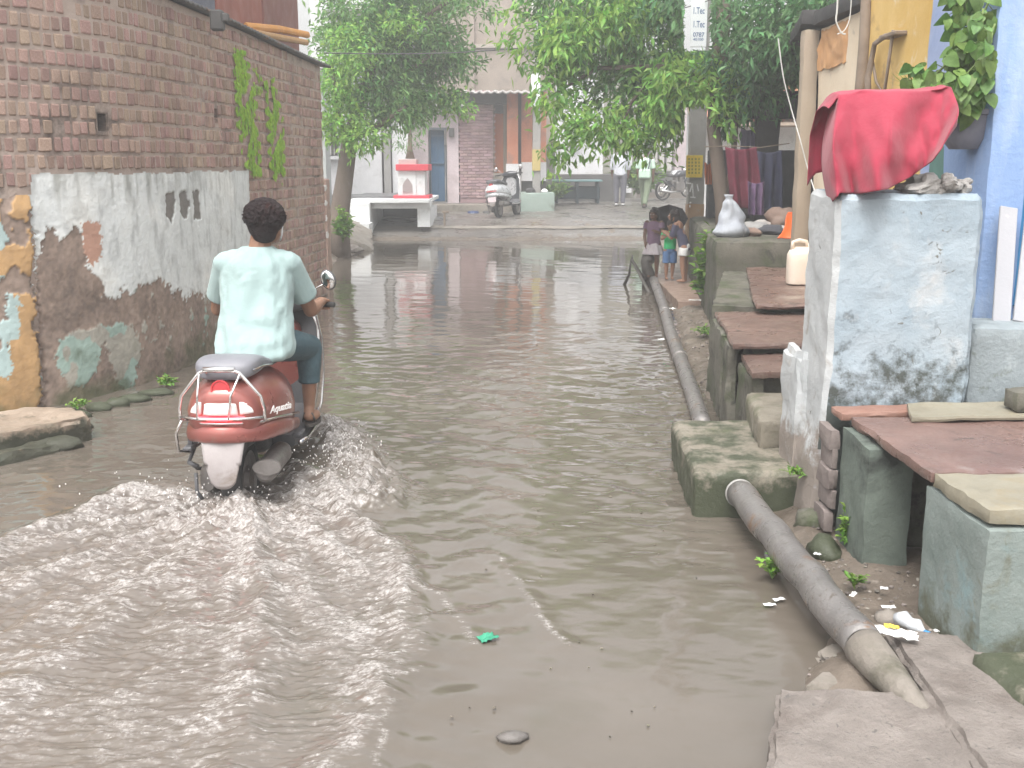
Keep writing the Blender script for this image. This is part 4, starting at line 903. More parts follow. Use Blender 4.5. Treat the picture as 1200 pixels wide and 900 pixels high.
def weed(name, lab, c, n, hgt, spread, ls, seed=0, group=None, mt=None):
    m = MB(); r = random.Random(seed); c = Vector(c); st = MB()
    for i in range(n):
        a = r.uniform(0, 6.28); tp = c+Vector((math.cos(a)*spread*r.random(), math.sin(a)*spread*r.random(), hgt*r.uniform(.3, 1))); st.tube([c, c.lerp(tp, .5)+Vector((0, 0, hgt*.1)), tp], .0018, 4)
        for k in range(5):
            p = c.lerp(tp, r.uniform(.45, 1.05)); d_ = Vector((r.gauss(0, 1), r.gauss(0, 1), r.gauss(.2, .4))).normalized(); s_ = Vector((0, 0, 1)).cross(d_).normalized()
            L = ls*r.uniform(.6, 1.2); m.add([p, p+d_*L*.5+s_*L*.28+Vector((0, 0, .15*L)), p+d_*L, p+d_*L*.5-s_*L*.28+Vector((0, 0, .15*L))], [(0, 1, 2, 3)])
    t = thing(name, lab, 'plant', group=group); m.build('leaf_cluster', mt or gm, t); st.build('stem', stemm, t); return t
tuft('spiky_plant', 'spiky yellow-green plant sprouting above the red cloth beside the creeper', at_d(1072, 118, 5.6), 60, .16, .16, seed=3, wdt=.005)
wm = mat('weed_leaf', [(.10, .20, .03), (.20, .36, .06)], 3, .6, 0, island=.3, trans=.3)
weed('weed', 'small bright green weed growing at the water edge beside the thick pipe', at_z(905, 678, .02), 16, .09, .06, .035, 1, 'weeds on the right bank', wm)
weed('weed', 'green weed growing in the crack between the pillar foot and the bench support', at_z(992, 640, .08), 16, .16, .05, .04, 2, 'weeds on the right bank', wm)
weed('weed', 'low green weed at the foot of the dark bench support', at_z(1002, 686, .07), 10, .05, .05, .03, 5, 'weeds on the right bank', wm)
weed('weed', 'bright weed patch on the mud strip beside the far pipe', at_z(828, 392, .1), 22, .07, .17, .05, 6, 'weeds on the right bank', wm)
weed('weed', 'green growth on the joint between the big concrete block and the second step', at_z(934, 556, .24), 22, .035, .1, .025, 7, 'weeds on the right bank', wm)
weed('weed', 'small green weed with pale tip at the foot of the left wall', at_z(196, 452, .02), 16, .07, .09, .05, 8, 'weeds at the left wall foot', wm)
weed('weed', 'green weed at the left wall foot right behind the broken ledge', at_z(92, 478, .05), 14, .05, .12, .04, 9, 'weeds at the left wall foot', wm)
# ---- litter
wh = mat('white_plastic', [(.78, .78, .76), (.85, .85, .84)], 5, .4, .2, 60); ylw = mat('yellow_print', [(.75, .52, .05), (.8, .6, .1)], 4, .4)
def crumple(c, sx, sy, h, seed, mt, name, lab, cat='litter', group='litter on the right bank', rz=0, n=14, parent=None):
    m = MB(); c = Vector(c)
    def f(u, v):
        x, y = (u-.5)*sx, (v-.5)*sy; k = mnoise.noise(Vector((u*3, v*3, seed)))+.6*mnoise.noise(Vector((u*7, v*7, seed+3)))
        e = 1-.25*abs(mnoise.noise(Vector((u*4, v*4, seed+9)))); x *= e; y *= e
        return c+Vector((x*math.cos(rz)-y*math.sin(rz), x*math.sin(rz)+y*math.cos(rz), h*(.5+k)))
    m.grid(f, n, n); o = m.build(name, mt, parent, True); sd = o.modifiers.new('t', 'SOLIDIFY'); sd.thickness = .0015
    return tag(o, lab, cat, group) if not parent else o
lt = thing('food_wrapper', 'torn white wrapper with a yellow corner lying against the thick pipe', 'wrapper')
c0 = at_z(1040, 752, .13); c0.x += .02
crumple((0, 0, 0), .155, .042, .012, 1, wh, 'sheet', '', parent=lt); crumple((-.01, .014, .014), .05, .016, .006, 7, ylw, 'yellow_corner', '', parent=lt); lt.location = c0+Vector((0, 0, .03)); lt.rotation_euler = (.25, .12, -.22)
clr = mat('clear_plastic', [(.5, .52, .54), (.62, .64, .66)], 5, .2, .4, 50); bl = mat('blue_plastic', [(.05, .28, .6)], 5, .35)
lt = thing('plastic_bottle', 'crushed clear plastic bottle with a blue cap on the mud under the bench', 'bottle'); 
m = MB().tube([(-.06, 0, .02), (-.03, .005, .028), (0, 0, .022), (.03, -.004, .026), (.05, 0, .016), (.06, 0, .01)], [.02, .03, .022, .027, .012, .01], 12); m.build('bottle_body', clr, lt, True)
m = MB().tube([(.06, 0, .01), (.078, 0, .010)], .013, 12); m.build('cap', bl, lt, True); lt.location = at_z(1066, 738, .09); lt.rotation_euler = (0, 0, -1.0)
for i, (a, b, sx, sy, lab) in enumerate(((1041, 712, .05, .025, 'white plastic scrap on the mud in front of the dark bench cavity'), (1000, 697, .05, .018, 'thin white scrap nearest the thick pipe, at the foot of the dark support'), (1097, 740, .02, .014, 'tiny white scrap at the foot of the pale green support'),
        (1036, 690, .03, .02, 'small white scrap deepest under the bench slab'), (958, 650, .02, .03, 'white scrap beside the stone at the pillar foot'))):
    crumple(at_z(a, b, .09), sx, sy, .008, i+20, wh, 'paper_scrap', lab, rz=i, n=7)
for i, (a, b, sx, sy, lab) in enumerate(((902, 709, .05, .02, 'white scrap floating at the water edge beside the weed, the left one of two'), (913, 703, .05, .022, 'white scrap floating at the water edge beside the weed, the right one of two'))):
    crumple(at_z(a, b, .012), sx, sy, .008, i+40, wh, 'floating_scrap', lab, group='scraps floating by the right bank', rz=.3*i, n=7)
grn = mat('green_plastic', [(.04, .25, .15), (.06, .35, .22)], 5, .3, .3)
crumple(at_z(571, 748, .014), .07, .05, .012, 55, grn, 'floating_bag', 'small green plastic bag floating in the wake foam in the middle foreground', 'litter', None, .6, 10)
lump = mat('dark_lump', [(.12, .11, .10), (.2, .18, .17)], 5, .4, .6)
tag(MB().rock(at_z(600, 864, .006), (.05, .03, .018), 4).build('floating_lump', lump, None, True), 'small dark lump breaking the water surface at the bottom centre', 'debris')
for i, (a, b) in enumerate(((263+0, 0), )): pass
for i, (a, b, lab) in enumerate(((788, 362, 'white scrap on the mud in front of the brown kerb ledge'), (815, 352, 'longer white scrap on the front edge of the brown kerb ledge'), (839, 389, 'white scrap beside the bright weed patch on the mud strip'), (775, 398, 'white scrap lying left of the far pipe'))):
    crumple(at_z(a, b, .14 if i < 2 else .1), (.07, .16, .06, .06)[i], .05, .012, i+60, wh, 'paper_scrap', lab, n=6, group='scraps on the far mud strip')
# dark driftwood heap by the children
t = thing('driftwood', 'dark wet branch stump sticking out of the water beside the children', 'driftwood')
dw = mat('wet_wood', [(.05, .045, .04), (.11, .10, .09)], 5, .5, .7, 30)
a = at_z(757, 335, .0); m = MB().tube([a+Vector((.05, .1, -.1)), a+Vector((.03, 0, .18)), a+Vector((-.03, -.05, .35)), a+Vector((.02, 0, .45))], [.10, .09, .065, .04], 10); m.rock(a+Vector((.02, 0, .38)), (.10, .09, .09), 3); m.build('stump', dw, t, True)
m = MB().tube([a+Vector((0, 0, .1)), a+Vector((-.12, -.3, .2)), a+Vector((-.22, -.1, .38)), a+Vector((-.2, 0, .42))], [.03, .025, .02, .012], 8); m.tube([a+Vector((-.3, .2, -.05)), a+Vector((-.24, 0, .16)), a+Vector((-.23, -.1, .36))], [.025, .02, .012], 8); m.tube([a+Vector((-.2, -.1, .34)), a+Vector((-.02, -.9, -.08))], [.018, .025], 8); m.build('branch', dw, t, True)
# ================================================================ FAR HOUSES ACROSS THE JUNCTION
def bx(m, x0, x1, y0, y1, D0, D1, ch=.004):
    """box whose front face at distance D0 spans the photo rectangle (x0,y0)-(x1,y1)"""
    a = at_d(x0, y0, D0); b = at_d(x1, y1, D0); m.box(((a.x+b.x)/2, (D0+D1)/2, (a.z+b.z)/2), (abs(b.x-a.x), abs(D1-D0), abs(a.z-b.z)), ch=ch); return m
def part(par, name, mt, *boxes, lab=None, ch=.004):
    m = MB()
    for b in boxes: bx(m, *b, ch=ch)
    o = m.build(name, mt, par)
    if lab: o['label'] = lab
    return o
wht2 = mat('far_white_wall', [(.56, .56, .57), (.70, .70, .71)], 1.2, .85, .3, 12, stain=((.40, .40, .39), 1.6, .56, .15), stain2=((.2, .2, .18), 3, .66, .08))
pinkw = mat('far_pale_pink_wall', [(.52, .44, .46), (.64, .55, .56)], 1.2, .85, .3, 12, stain=((.40, .33, .33), 1.6, .52, .2))
pinkb = mat('pink_brick', [(.30, .195, .20), (.43, .30, .305)], 2.5, .9, .3, 30, island=.22, stain=((.10, .085, .09), 1.3, .60, .12))
darkw = mat('dark_damp_and_shade', [(.06, .06, .06), (.12, .115, .11)], 1.5, .9, .4, 12)  # damp wall tone, also painted into openings as their shade
org = mat('orange_wall', [(.42, .15, .08), (.55, .24, .15)], 1.4, .85, .3, 14, stain=((.30, .17, .13), 1.5, .54, .15))
orgw = mat('orange_door', [(.36, .11, .05), (.44, .15, .07)], 1.4, .7, .3, 14, stretch=(1, 1, .2))
lip = mat('pale_lip', [(.55, .53, .50), (.7, .68, .66)], 3, .8, .3)
conc = mat('bare_concrete', [(.27, .22, .18), (.37, .31, .26)], .5, .9, .4, 8, stain=((.17, .145, .13), .55, .5, .2), stain2=((.42, .37, .33), .8, .6, .1))
bdoor = mat('blue_door', [(.045, .115, .21), (.075, .165, .28)], 3, .6, .3, 14, stretch=(1, 1, .2))
# white house wall, left part
h = thing('white_house', 'white house wall with grey pilaster behind the left tree', 'house')
part(h, 'wall', wht2, (340, 449, 120, 252, 28.2, 29.0), (458, 481, 118, 250, 28.2, 29.0))
part(h, 'pilaster', mat('grey_pilaster', [(.25, .24, .23), (.33, .32, .31)], 2, .85, .3), (448, 459, 118, 252, 28.05, 29.0))
part(h, 'window', darkw, (383, 395, 138, 182, 28.12, 28.3)); 
wf = part(h, 'window_frame', wht2, (381, 383.4, 136, 184, 28.0, 28.2), (394.6, 397, 136, 184, 28.0, 28.2), (381, 397, 133, 137, 28.0, 28.2), (381, 397, 183, 187, 28.0, 28.2))
part(h, 'window_bar', lip, (386.5, 387.3, 138, 182, 28.06, 28.1), (390.5, 391.3, 138, 182, 28.06, 28.1))
part(h, 'floor_slab', mat('floor_slab_grey', [(.10, .10, .105), (.17, .17, .17)], 2, .8), (385, 470, 229, 237, 27.2, 28.3))
# pale pink house with blue door
h = thing('pink_house', 'pale pink house front with a narrow blue door, between white house and brick house', 'house')
part(h, 'wall', pinkw, (480, 503, 122, 238, 29.6, 30.6), (523, 538, 122, 238, 29.6, 30.6), (503, 523, 122, 151, 29.6, 30.6), ch=0)
dr = part(h, 'door', bdoor, (504.5, 521.5, 152.5, 236, 29.78, 29.9))
part(dr, 'door_batten', mat('door_batten', [(.10, .19, .30)], 3, .6), (512.7, 513.7, 154, 236, 29.73, 29.78), (505, 521, 190, 192, 29.73, 29.78), (505, 521, 158, 160, 29.73, 29.78))
part(h, 'door_frame', mat('door_frame_dark', [(.12, .14, .16)], 3, .7), (502.6, 504.6, 151, 237, 29.5, 29.8), (521.4, 523.2, 151, 237, 29.5, 29.8), (502.6, 523.2, 149.5, 152.6, 29.52, 29.8))
part(h, 'roof_edge', lip, (474, 545, 121.5, 124.5, 29.1, 30.8), )
part(h, 'meter_box', darkw, (526, 532, 150, 160, 29.45, 29.6))
# brick house
h = thing('brick_house', 'old house with pink brick front and orange painted doorway under a tin roof', 'house')
part(h, 'wall_core', pinkb, (538, 578, 106, 238, 29.66, 30.6))
pm = MB().box((0, 0, 0), (.205, .03, .068), ch=.008); pme = bpy.data.meshes.new('brick'); pme.from_pydata(pm.v, [], pm.f); pme.materials.append(pinkb)
a, b = at_d(538.5, 126, 29.64), at_d(578, 232, 29.64); r_ = random.Random(4); restm = MB(); cnt = 0; zz = b.z
while zz < at_d(538, 110, 29.64).z:
    xx = a.x+.10-(.11 if int(round((zz-b.z)/.08)) % 2 else 0)
    while xx < b.x-.02:
        c = Vector((xx, 29.65-r_.uniform(0, .012), zz+.035))
        restm.add([Vector(q)+c for q in pm.v], pm.f)
        xx += .218
    zz += .08
restm.build('brick_course', pinkb, h)['kind'] = 'stuff'
part(h, 'pillar', org, (594, 607, 108, 238, 29.5, 30.2), ch=0); part(h, 'wall_panel', org, (611, 640, 108, 190, 29.7, 30.2), ch=0)
part(h, 'white_base', wht2, (611, 640, 190, 212, 29.69, 30.2), (593, 608, 192, 238, 29.46, 29.52), ch=0)
part(h, 'door', orgw, (579, 590, 133, 205, 29.85, 29.95)); part(h, 'door_frame', mat('olive_frame', [(.16, .13, .10), (.22, .18, .13)], 3, .8), (590, 594, 112, 238, 29.7, 30.2), (578, 579.5, 112, 238, 29.6, 30.2))
part(h, 'door_head', darkw, (578, 594, 108, 133, 29.8, 30.2)); part(h, 'doorstep', MAT['concrete'], (578, 596, 203, 240, 29.3, 30.2))
part(h, 'groove', darkw, (607, 611, 108, 205, 29.8, 30.2), (611, 640, 212, 240, 29.8, 30.2))
def tinroof(u, v): 
    a = at_d(541+87*u, 107, 28.7); return Vector((a.x, 28.7+1.6*v, a.z+.12*v+.02*math.sin(u*60)+.015*mnoise.noise(Vector((u*5, v*2, 3)))))
o = MB().grid(tinroof, 120, 4).build('tin_roof', mat('tin_roof', [(.30, .28, .27), (.5, .48, .46)], 3, .6, .3, 20, stain=((.2, .12, .08), 3, .56, .1)), h, True); sd = o.modifiers.new('t', 'SOLIDIFY'); sd.thickness = .05
part(h, 'dark_eave', darkw, (538, 594, 110, 122, 29.4, 29.7))
# tall unfinished building behind
h = thing('tall_concrete_building', 'tall bare brown concrete building rising behind the brick house', 'building')
part(h, 'wall', conc, (470, 690, -75, 170, 36, 44)); part(h, 'floor_band', mat('floor_band', [(.36, .31, .27), (.45, .4, .35)], 2, .9), (470, 692, 52, 56, 35.9, 36.1), (470, 692, -60, -55, 35.9, 36.1))
part(h, 'concrete_column', conc, (548, 556, -75, 106, 35.85, 36.05), (632, 640, -75, 106, 35.85, 36.05))
# upper storey building left
h = thing('white_storey_building', 'two storey white and grey building with balcony behind the brick wall and left tree', 'building')
part(h, 'column', wht2, (358, 386, -120, 80, 25.4, 26.2), ch=.01)
gry = mat('grey_facade', [(.34, .36, .35), (.43, .45, .44)], 1.5, .85, .3)
part(h, 'wall', gry, (384, 500, -120, 135, 30.6, 31.6)); part(h, 'lower_wall', gry, (350, 384, 70, 250, 26.3, 27)); 
win = mat('green_glass', [(.10, .20, .17), (.16, .27, .23)], 2, .15, 0)
fr = part(h, 'window', wht2, (394, 448, 0, 4, 30.4, 30.62), (394, 448, 40, 43, 30.4, 30.62), (393, 396, 0, 43, 30.4, 30.62), (418, 420, 0, 43, 30.4, 30.62), (446, 449, 0, 43, 30.4, 30.62)); part(fr, 'pane', win, (395, 418, 3, 41, 30.52, 30.6), (420, 447, 3, 41, 30.52, 30.6))
part(h, 'balcony_slab', lip, (380, 500, 7, 11, 29.2, 30.6)); part(h, 'railing', gry, (384, 500, -14, -11, 29.25, 29.32), *[(386+8*i, 387.2+8*i, -14, 8, 29.26, 29.31) for i in range(14)])
# white washed wall right of the second pole
h = thing('whitewashed_wall', 'white washed yard wall with damp dark foot, behind the low green table', 'wall')
part(h, 'wall', mat('whitewash', [(.56, .56, .57), (.70, .70, .71)], 1.2, .85, .4, 12, stain=((.36, .35, .33), 1.5, .56, .14)), (652, 706, 92, 214, 33.6, 34.2)); part(h, 'damp_base', darkw, (628, 720, 204, 250, 33.5, 34.3), ch=.03)
part(h, 'white_pier', mat('bright_lime', [(.74, .74, .76), (.82, .82, .83)], 2, .8, .2), (668, 680, 60, 170, 33.4, 33.6), ch=0)
h = thing('far_yard_buildings', 'row of pale beige buildings seen through the leaves behind the two walking men', 'building')
part(h, 'wall', mat('beige_yard', [(.30, .29, .25), (.42, .40, .36)], 1, .9, .3, 8, stain=((.22, .25, .19), 1.5, .54, .14)), (700, 745, 60, 235, 37, 38), (628, 668, 70, 238, 36.9, 37.5))
part(h, 'pier', wht2, (734, 740, 150, 226, 36.6, 37), ch=0); part(h, 'far_wall', gry, (745, 830, 70, 215, 44, 45)); part(h, 'pink_pier', pinkw, (793, 803, 120, 205, 40, 40.5), ch=0); part(h, 'opening_shade_panel', darkw, (700, 832, 60, 120, 43.5, 44), (776, 792, 120, 192, 43.7, 44))  # dark boxes are solid panels, colour stands in for shade in openings
for i, (a0, c0) in enumerate(((744, 168), (751, 172), (766, 165), (774, 170), (783, 160))): part(h, 'light_pier', lip, (a0, a0+4, c0-30, 200, 43, 43.4), ch=0)
# closing walls so that the horizon never shows: side streets run left and right
h = thing('side_street_house', 'plain grey house far down the side street at the left', 'house'); m = MB(); m.box((-26, 34, 3), (24, 6, 6.2), ch=.02); m.build('wall', gry, h); m = MB(); m.box((-26, 33.6, 6.2), (25, 7.2, .2), ch=.02); m.build('roof', darkw, h)
h = thing('side_street_house', 'plain grey house far down the side street at the right', 'house'); m = MB(); m.box((26, 40, 3), (34, 6, 6.2), ch=.02); m.build('wall', gry, h); m = MB(); m.box((26, 39.6, 6.2), (35, 7.2, .2), ch=.02); m.build('roof', darkw, h)
# shack above the brick wall
h = thing('rooftop_shack', 'red-brown sheet shack with orange beam standing on top of the left brick wall', 'shack')
rs = mat('red_sheet', [(.26, .075, .055), (.34, .11, .08)], 2, .6, .3, 20, stretch=(1, 1, .3)); 
def shx(px_, py_, X):
    r = ray(px_, py_); t = X/r.x; return Vector((X, r.y*t, CAMH+r.z*t))
for (xa, xb, mt, lb) in ((255, 308, rs, 'red panel nearer the camera'), (309, 350, mat('dark_red_sheet', [(.20, .07, .06), (.25, .10, .085)], 2, .6, .3), 'darker red panel farther back')):
    a, b = shx(xa, 10, -2.80), shx(xb, 20, -2.80); m = MB(); m.box((-2.83, (a.y+b.y)/2, 3.75), (.05, b.y-a.y-.01, 1.5), ch=.01); m.build('wall_panel', mt, h)['label'] = lb
a = shx(207, 5, -2.80); b = shx(254, 5, -2.8); m = MB(); m.box((-2.84, (a.y+b.y)/2-.2, 3.7), (.05, b.y-a.y+.4, 1.4), ch=.01); m.build('wall_panel', mat('slate_blue_sheet', [(.10, .105, .15), (.15, .155, .2)], 2, .6, .3), h)['label'] = 'slate blue panel'
b = shx(350, 20, -2.8); m = MB(); m.box((-3.6, b.y-.02, 3.6), (1.5, .06, 1.3), ch=.01); m.build('wall_panel', rs, h); m = MB(); m.box((-3.6, 11.4, 4.45), (1.9, 5.8, .06), ch=.01); m.build('roof', tin, h)
m = MB(); a, b = shx(288, 31, -2.74), shx(361, 41, -2.62); m.tube([a, a.lerp(b, .5)+Vector((0, 0, .02)), b], .042, 8, squash=(.6, 1)); m.build('orange_beam', mat('orange_paint', [(.62, .26, .05), (.75, .36, .09)], 3, .6, .2), h)
m = MB(); a, b = shx(290, 37, -2.7), shx(360, 50, -2.58); m.tube([a, b], .036, 8, squash=(.6, 1)); m.build('lower_beam', mat('ochre_paint', [(.45, .25, .10), (.5, .3, .14)], 3, .7, .3), h)
m = MB(); a = at_d(252, 24, 9.55); m.box((a.x+.02, a.y, a.z), (.11, .10, .17), ch=.015); m.box((a.x+.10, a.y-.03, a.z+.02), (.05, .08, .07), ch=.01)
tag(m.build('wall_box', darkw), 'small dark box fixed high on the brick wall under the roof edge', 'box')
# brick pier behind the end of the wall
h = thing('gate_pier', 'narrow brick pier with flaking white plaster just behind the end of the brick wall', 'pier')
m = MB(); p = at_d(381, 260, 15.5); m.rect(p.x-.10, p.x+.035, 15.5, 15.8, -.1, at_d(381, 210, 15.5).z, cell=.05, amp=.012, seed=91); m.build('brickwork', MAT['brick'], h, True)
for z0 in (.62, .86, 1.08, 1.28): MB().rect(p.x-.06, p.x+.037, 15.485, 15.6, z0, z0+.1, cell=.04, amp=.01, seed=int(z0*10)).build('plaster_patch', lip, h, True)
# ---- white platform with tulsi planter
h = thing('white_platform', 'white painted raised platform with a dark drain opening under it, at the far left bank', 'platform')
wp = mat('white_paint_wall', [(.60, .61, .61), (.72, .73, .73)], 1.5, .8, .3, 14, stain=((.42, .42, .40), 2, .58, .14))
D = 24.6
part(h, 'front_beam', wp, (433, 505, 235.2, 244.5, D, D+.5), ch=.01); part(h, 'leg', wp, (489, 504, 244.5, 266, D+.02, D+2.4), ch=0); part(h, 'leg', wp, (409.5, 434, 238, 272, D-.3, D+2.4), ch=.01)
part(h, 'deck', wp, (409.5, 503, 233.5, 238, D-.2, D+3), ch=.01); part(h, 'opening_back', darkw, (433, 492, 240, 275, D+2.2, D+2.4)); part(h, 'dark_deck_top', mat('dark_wet_floor', [(.10, .10, .105), (.17, .17, .17)], 2, .6), (411, 462, 229.8, 234.2, D+.6, D+3.3))
part(h, 'ramp', wp, (405, 433, 262, 275, D-.9, D-.3))
t = thing('shrine_planter', 'square white planter pedestal with red bands, holding a sacred basil plant on the white platform', 'planter')
redp = mat('red_band', [(.55, .05, .07), (.62, .08, .11)], 3, .6, .2)
D = 24.9
part(t, 'pedestal', wp, (466, 488, 200, 230, D, D+.75), ch=.01); part(t, 'red_band', redp, (463.5, 502, 192.5, 200, D-.08, D+1.0), ch=.01); part(t, 'red_band', redp, (461, 503, 229, 235.5, D-.1, D+1.0), ch=.01); part(t, 'side_face', wp, (487, 498, 200, 230, D+.02, D+.77), ch=0)
part(t, 'top_tray', mat('pinkish_tray', [(.42, .33, .32), (.5, .42, .4)], 3, .8), (467, 488, 186.5, 193, D+.1, D+.7), ch=.01)
m = MB(); c = at_d(477.5, 217, D-.005)
m.loft([[c+Vector((x*.11, 0, z*.16)) for x, z in ((-1, -1), (1, -1), (1, .0), (.5, .6), (0, 1), (-.5, .6), (-1, 0))], [c+Vector((x*.11, -.02, z*.16)) for x, z in ((-1, -1), (1, -1), (1, .0), (.5, .6), (0, 1), (-.5, .6), (-1, 0))]]); m.build('niche_relief', mat('niche', [(.30, .25, .245)], 3, .8), t)
c = at_d(480.5, 186, D+.4); m = MB().tube([c, c+Vector((0, 0, .22)), c+Vector((.02, 0, .9)), c+Vector((0, 0, 1.3))], [.11, .06, .018, .01], 8); tk = m.build('plant_stem', brn, t, True)
def leafcloud(name, mt, clumps, seed, size, par=None, droop=.3, clear=False, aspect=.38):
    """clumps: (centre, radii, count). leaves: 2-quad folded blades, clustered on twigs"""
    r = np.random.default_rng(seed); Vs = []; 
    for (c, rad, n) in clumps:
        n = int(n*.82); ntw = max(3, n//15)
        dirs = r.normal(size=(ntw, 3)); dirs /= np.linalg.norm(dirs, axis=1)[:, None]
        rr = r.uniform(.35, 1.06, ntw)**.6
        tw = np.array(c) + dirs*rr[:, None]*np.array(rad)
        k = r.integers(0, ntw, n); base = tw[k] + r.normal(size=(n, 3))*size*.85
        out = dirs[k]*.7 + r.normal(size=(n, 3))*.75; out[:, 2] -= droop; out /= np.linalg.norm(out, axis=1)[:, None]
        nr = r.normal(size=(n, 3))*.55 + np.array([0, -.15, .9]); sd = np.cross(out, nr); sd /= np.linalg.norm(sd, axis=1)[:, None]+1e-9; nn = np.cross(sd, out)
        L = size*r.uniform(.6, 1.25, n)[:, None]; W = L*aspect*.5
        p0 = base; p3 = base + out*L - np.array([0, 0, .12])*L; mid = base+out*L*.5
        Vs.append(np.stack([p0, mid+sd*W+nn*W*.35, p3, mid-sd*W+nn*W*.35], 1).reshape(-1, 3))
    V = np.concatenate(Vs)
    if clear:      # no leaves grow against the pole and its sign
        q = V.reshape(-1, 4, 3).mean(1); dp = q[:, 1]*math.cos(TH)-(q[:, 2]-CAMH)*math.sin(TH); qx = 600+F*q[:, 0]/dp; qy = 450-F*(q[:, 1]*math.sin(TH)+(q[:, 2]-CAMH)*math.cos(TH))/dp
        V = V.reshape(-1, 4, 3)[~((qx > 801) & (qx < 834) & ((qy < 60) | (qy > 125)) & (q[:, 1] < 16.1))].reshape(-1, 3)
    n = len(V)//4; i = np.arange(n)*4
    Fq = np.concatenate([np.stack([i, i+1, i+2], 1), np.stack([i, i+2, i+3], 1)])
    return np_mesh(name, V, Fq, mt, par, smooth=False)
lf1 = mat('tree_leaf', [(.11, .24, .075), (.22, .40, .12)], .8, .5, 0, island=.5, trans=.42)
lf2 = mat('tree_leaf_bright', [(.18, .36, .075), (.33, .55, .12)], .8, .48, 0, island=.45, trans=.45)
lfd = mat('tree_leaf_shade', [(.06, .16, .065), (.12, .25, .09)], .8, .55, 0, island=.45, trans=.25)  # darker copy of the leaf, crown shade put into its colour
bark = mat('bark', [(.10, .075, .06), (.19, .15, .12)], 4, .9, .9, 25, stretch=(1, 1, .25), stain=((.25, .23, .2), 4, .62, .1))
def pt_(x, y, D): return tuple(at_d(x, y, D))
leafcloud('foliage', lf1, [(pt_(478, 165, D+.3), (.26, .26, .3), 260), (pt_(482, 140, D+.4), (.3, .3, .3), 260)], 3, .085, t)
for k_, (x_, y_) in enumerate(((468, 182), (490, 185))): pass
# ---- left tree
t = thing('leafy_tree', 'leafy green tree with a leaning dark trunk at the left bank behind the brick wall', 'tree')
base = Vector(pt_(398, 292, 19.6)); base.z = -.1
m = MB().tube([base, Vector(pt_(397, 255, 19.7)), Vector(pt_(403, 215, 19.8)), Vector(pt_(409, 170, 20)), Vector(pt_(425, 110, 20)), Vector(pt_(450, 40, 20)), Vector(pt_(462, -40, 20.2))], [.21, .18, .16, .145, .12, .09, .05], 14)
for lm in ([(409, 170, 20), (395, 130, 19.6), (390, 80, 19.5)], [(425, 110, 20), (470, 90, 19.8), (510, 60, 19.7)], [(445, 55, 20), (500, 20, 19.9), (540, -10, 20)], [(409, 165, 20), (440, 150, 19.5), (475, 125, 19.3)]):
    m.tube([pt_(*q) for q in lm], [.08, .055, .025], 8)
m.build('trunk', bark, t, True)
leafcloud('crown', lf1, [(pt_(440, 75, 20), (.95, 1.0, .95), 5200), (pt_(480, 40, 20.2), (.85, .9, .75), 4300), (pt_(455, 120, 19.8), (.75, .7, .42), 2600), (pt_(505, 110, 20.3), (.55, .5, .35), 1400), (pt_(515, 60, 20.3), (.5, .6, .5), 1500), (pt_(430, 10, 20), (.9, .9, .8), 3200),
    (pt_(500, -30, 20), (1.0, 1, .6), 2600), (pt_(440, -80, 20.5), (1.3, 1.3, 1), 3000), (pt_(560, 5, 19.6), (.45, .4, .22), 420), (pt_(548, 75, 20), (.28, .3, .16), 260), (pt_(400, 55, 20.6), (.5, .5, .5), 900)], 11, .125, t)
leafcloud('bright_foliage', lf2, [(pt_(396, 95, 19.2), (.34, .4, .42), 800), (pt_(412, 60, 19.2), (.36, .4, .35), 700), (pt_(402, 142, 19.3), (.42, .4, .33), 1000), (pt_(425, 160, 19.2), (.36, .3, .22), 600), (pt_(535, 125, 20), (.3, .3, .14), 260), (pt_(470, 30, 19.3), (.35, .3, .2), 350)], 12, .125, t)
weed('bank_shrub', 'green leafy shoots growing at the foot of the left tree trunk', pt_(402, 285, 19.0), 60, .62, .2, .14, 15, None, wm)
m = MB(); r_ = random.Random(8)
for i in range(26):
    a = at_z(r_.uniform(388, 432), r_.uniform(282, 294), .06); m.rock(a, (r_.uniform(.05, .16), r_.uniform(.05, .15), r_.uniform(.04, .12)), i, 0)
tag(m.build('bank_rubble', MAT['concrete_pale'], None, False), 'heap of pale rubble and broken stones at the water edge below the left tree', 'rubble', kind='stuff')
o = MB().rbox([pt_(405, 288, 21)[:2], pt_(438, 292, 21)[:2], pt_(436, 285, 23.8)[:2], pt_(408, 280, 24)[:2]], -.2, [.30, .02, .25, .5], cell=.1, amp=.03, seed=95).build('earth_ramp', MAT['concrete'], None, True); tag(o, kind='structure')
# ---- right tree
t = thing('spreading_tree', 'large spreading tree with drooping bright leaves over the utility pole at the right', 'tree')
b0 = Vector(pt_(848, 285, 13.4)); b0.z = .6
m = MB().tube([b0, Vector(pt_(846, 240, 13.4)), Vector(pt_(842, 200, 13.4)), Vector(pt_(836, 150, 13.5)), Vector(pt_(842, 80, 13.6)), Vector(pt_(850, 0, 13.8)), Vector(pt_(850, -90, 14))], [.10, .085, .09, .08, .10, .09, .06], 12)
for lm, rr in (([(846, 235, 13.4), (858, 200, 13.45), (862, 150, 13.5), (868, 90, 13.8), (880, 20, 14)], .05), ([(842, 95, 13.6), (780, 78, 14), (700, 80, 14.5), (650, 110, 14.6)], .05), ([(846, -10, 13.7), (760, -40, 14), (660, -10, 14.6)], .07), ([(842, 60, 13.6), (900, 40, 13.3), (950, 20, 13)], .06), ([(780, 70, 14), (740, 120, 14.2), (720, 170, 14.3)], .03)):
    m.tube([pt_(*q) for q in lm], [rr*(1-.7*i/(len(lm)-1)) for i in range(len(lm))], 8)
m.build('trunk', bark, t, True)
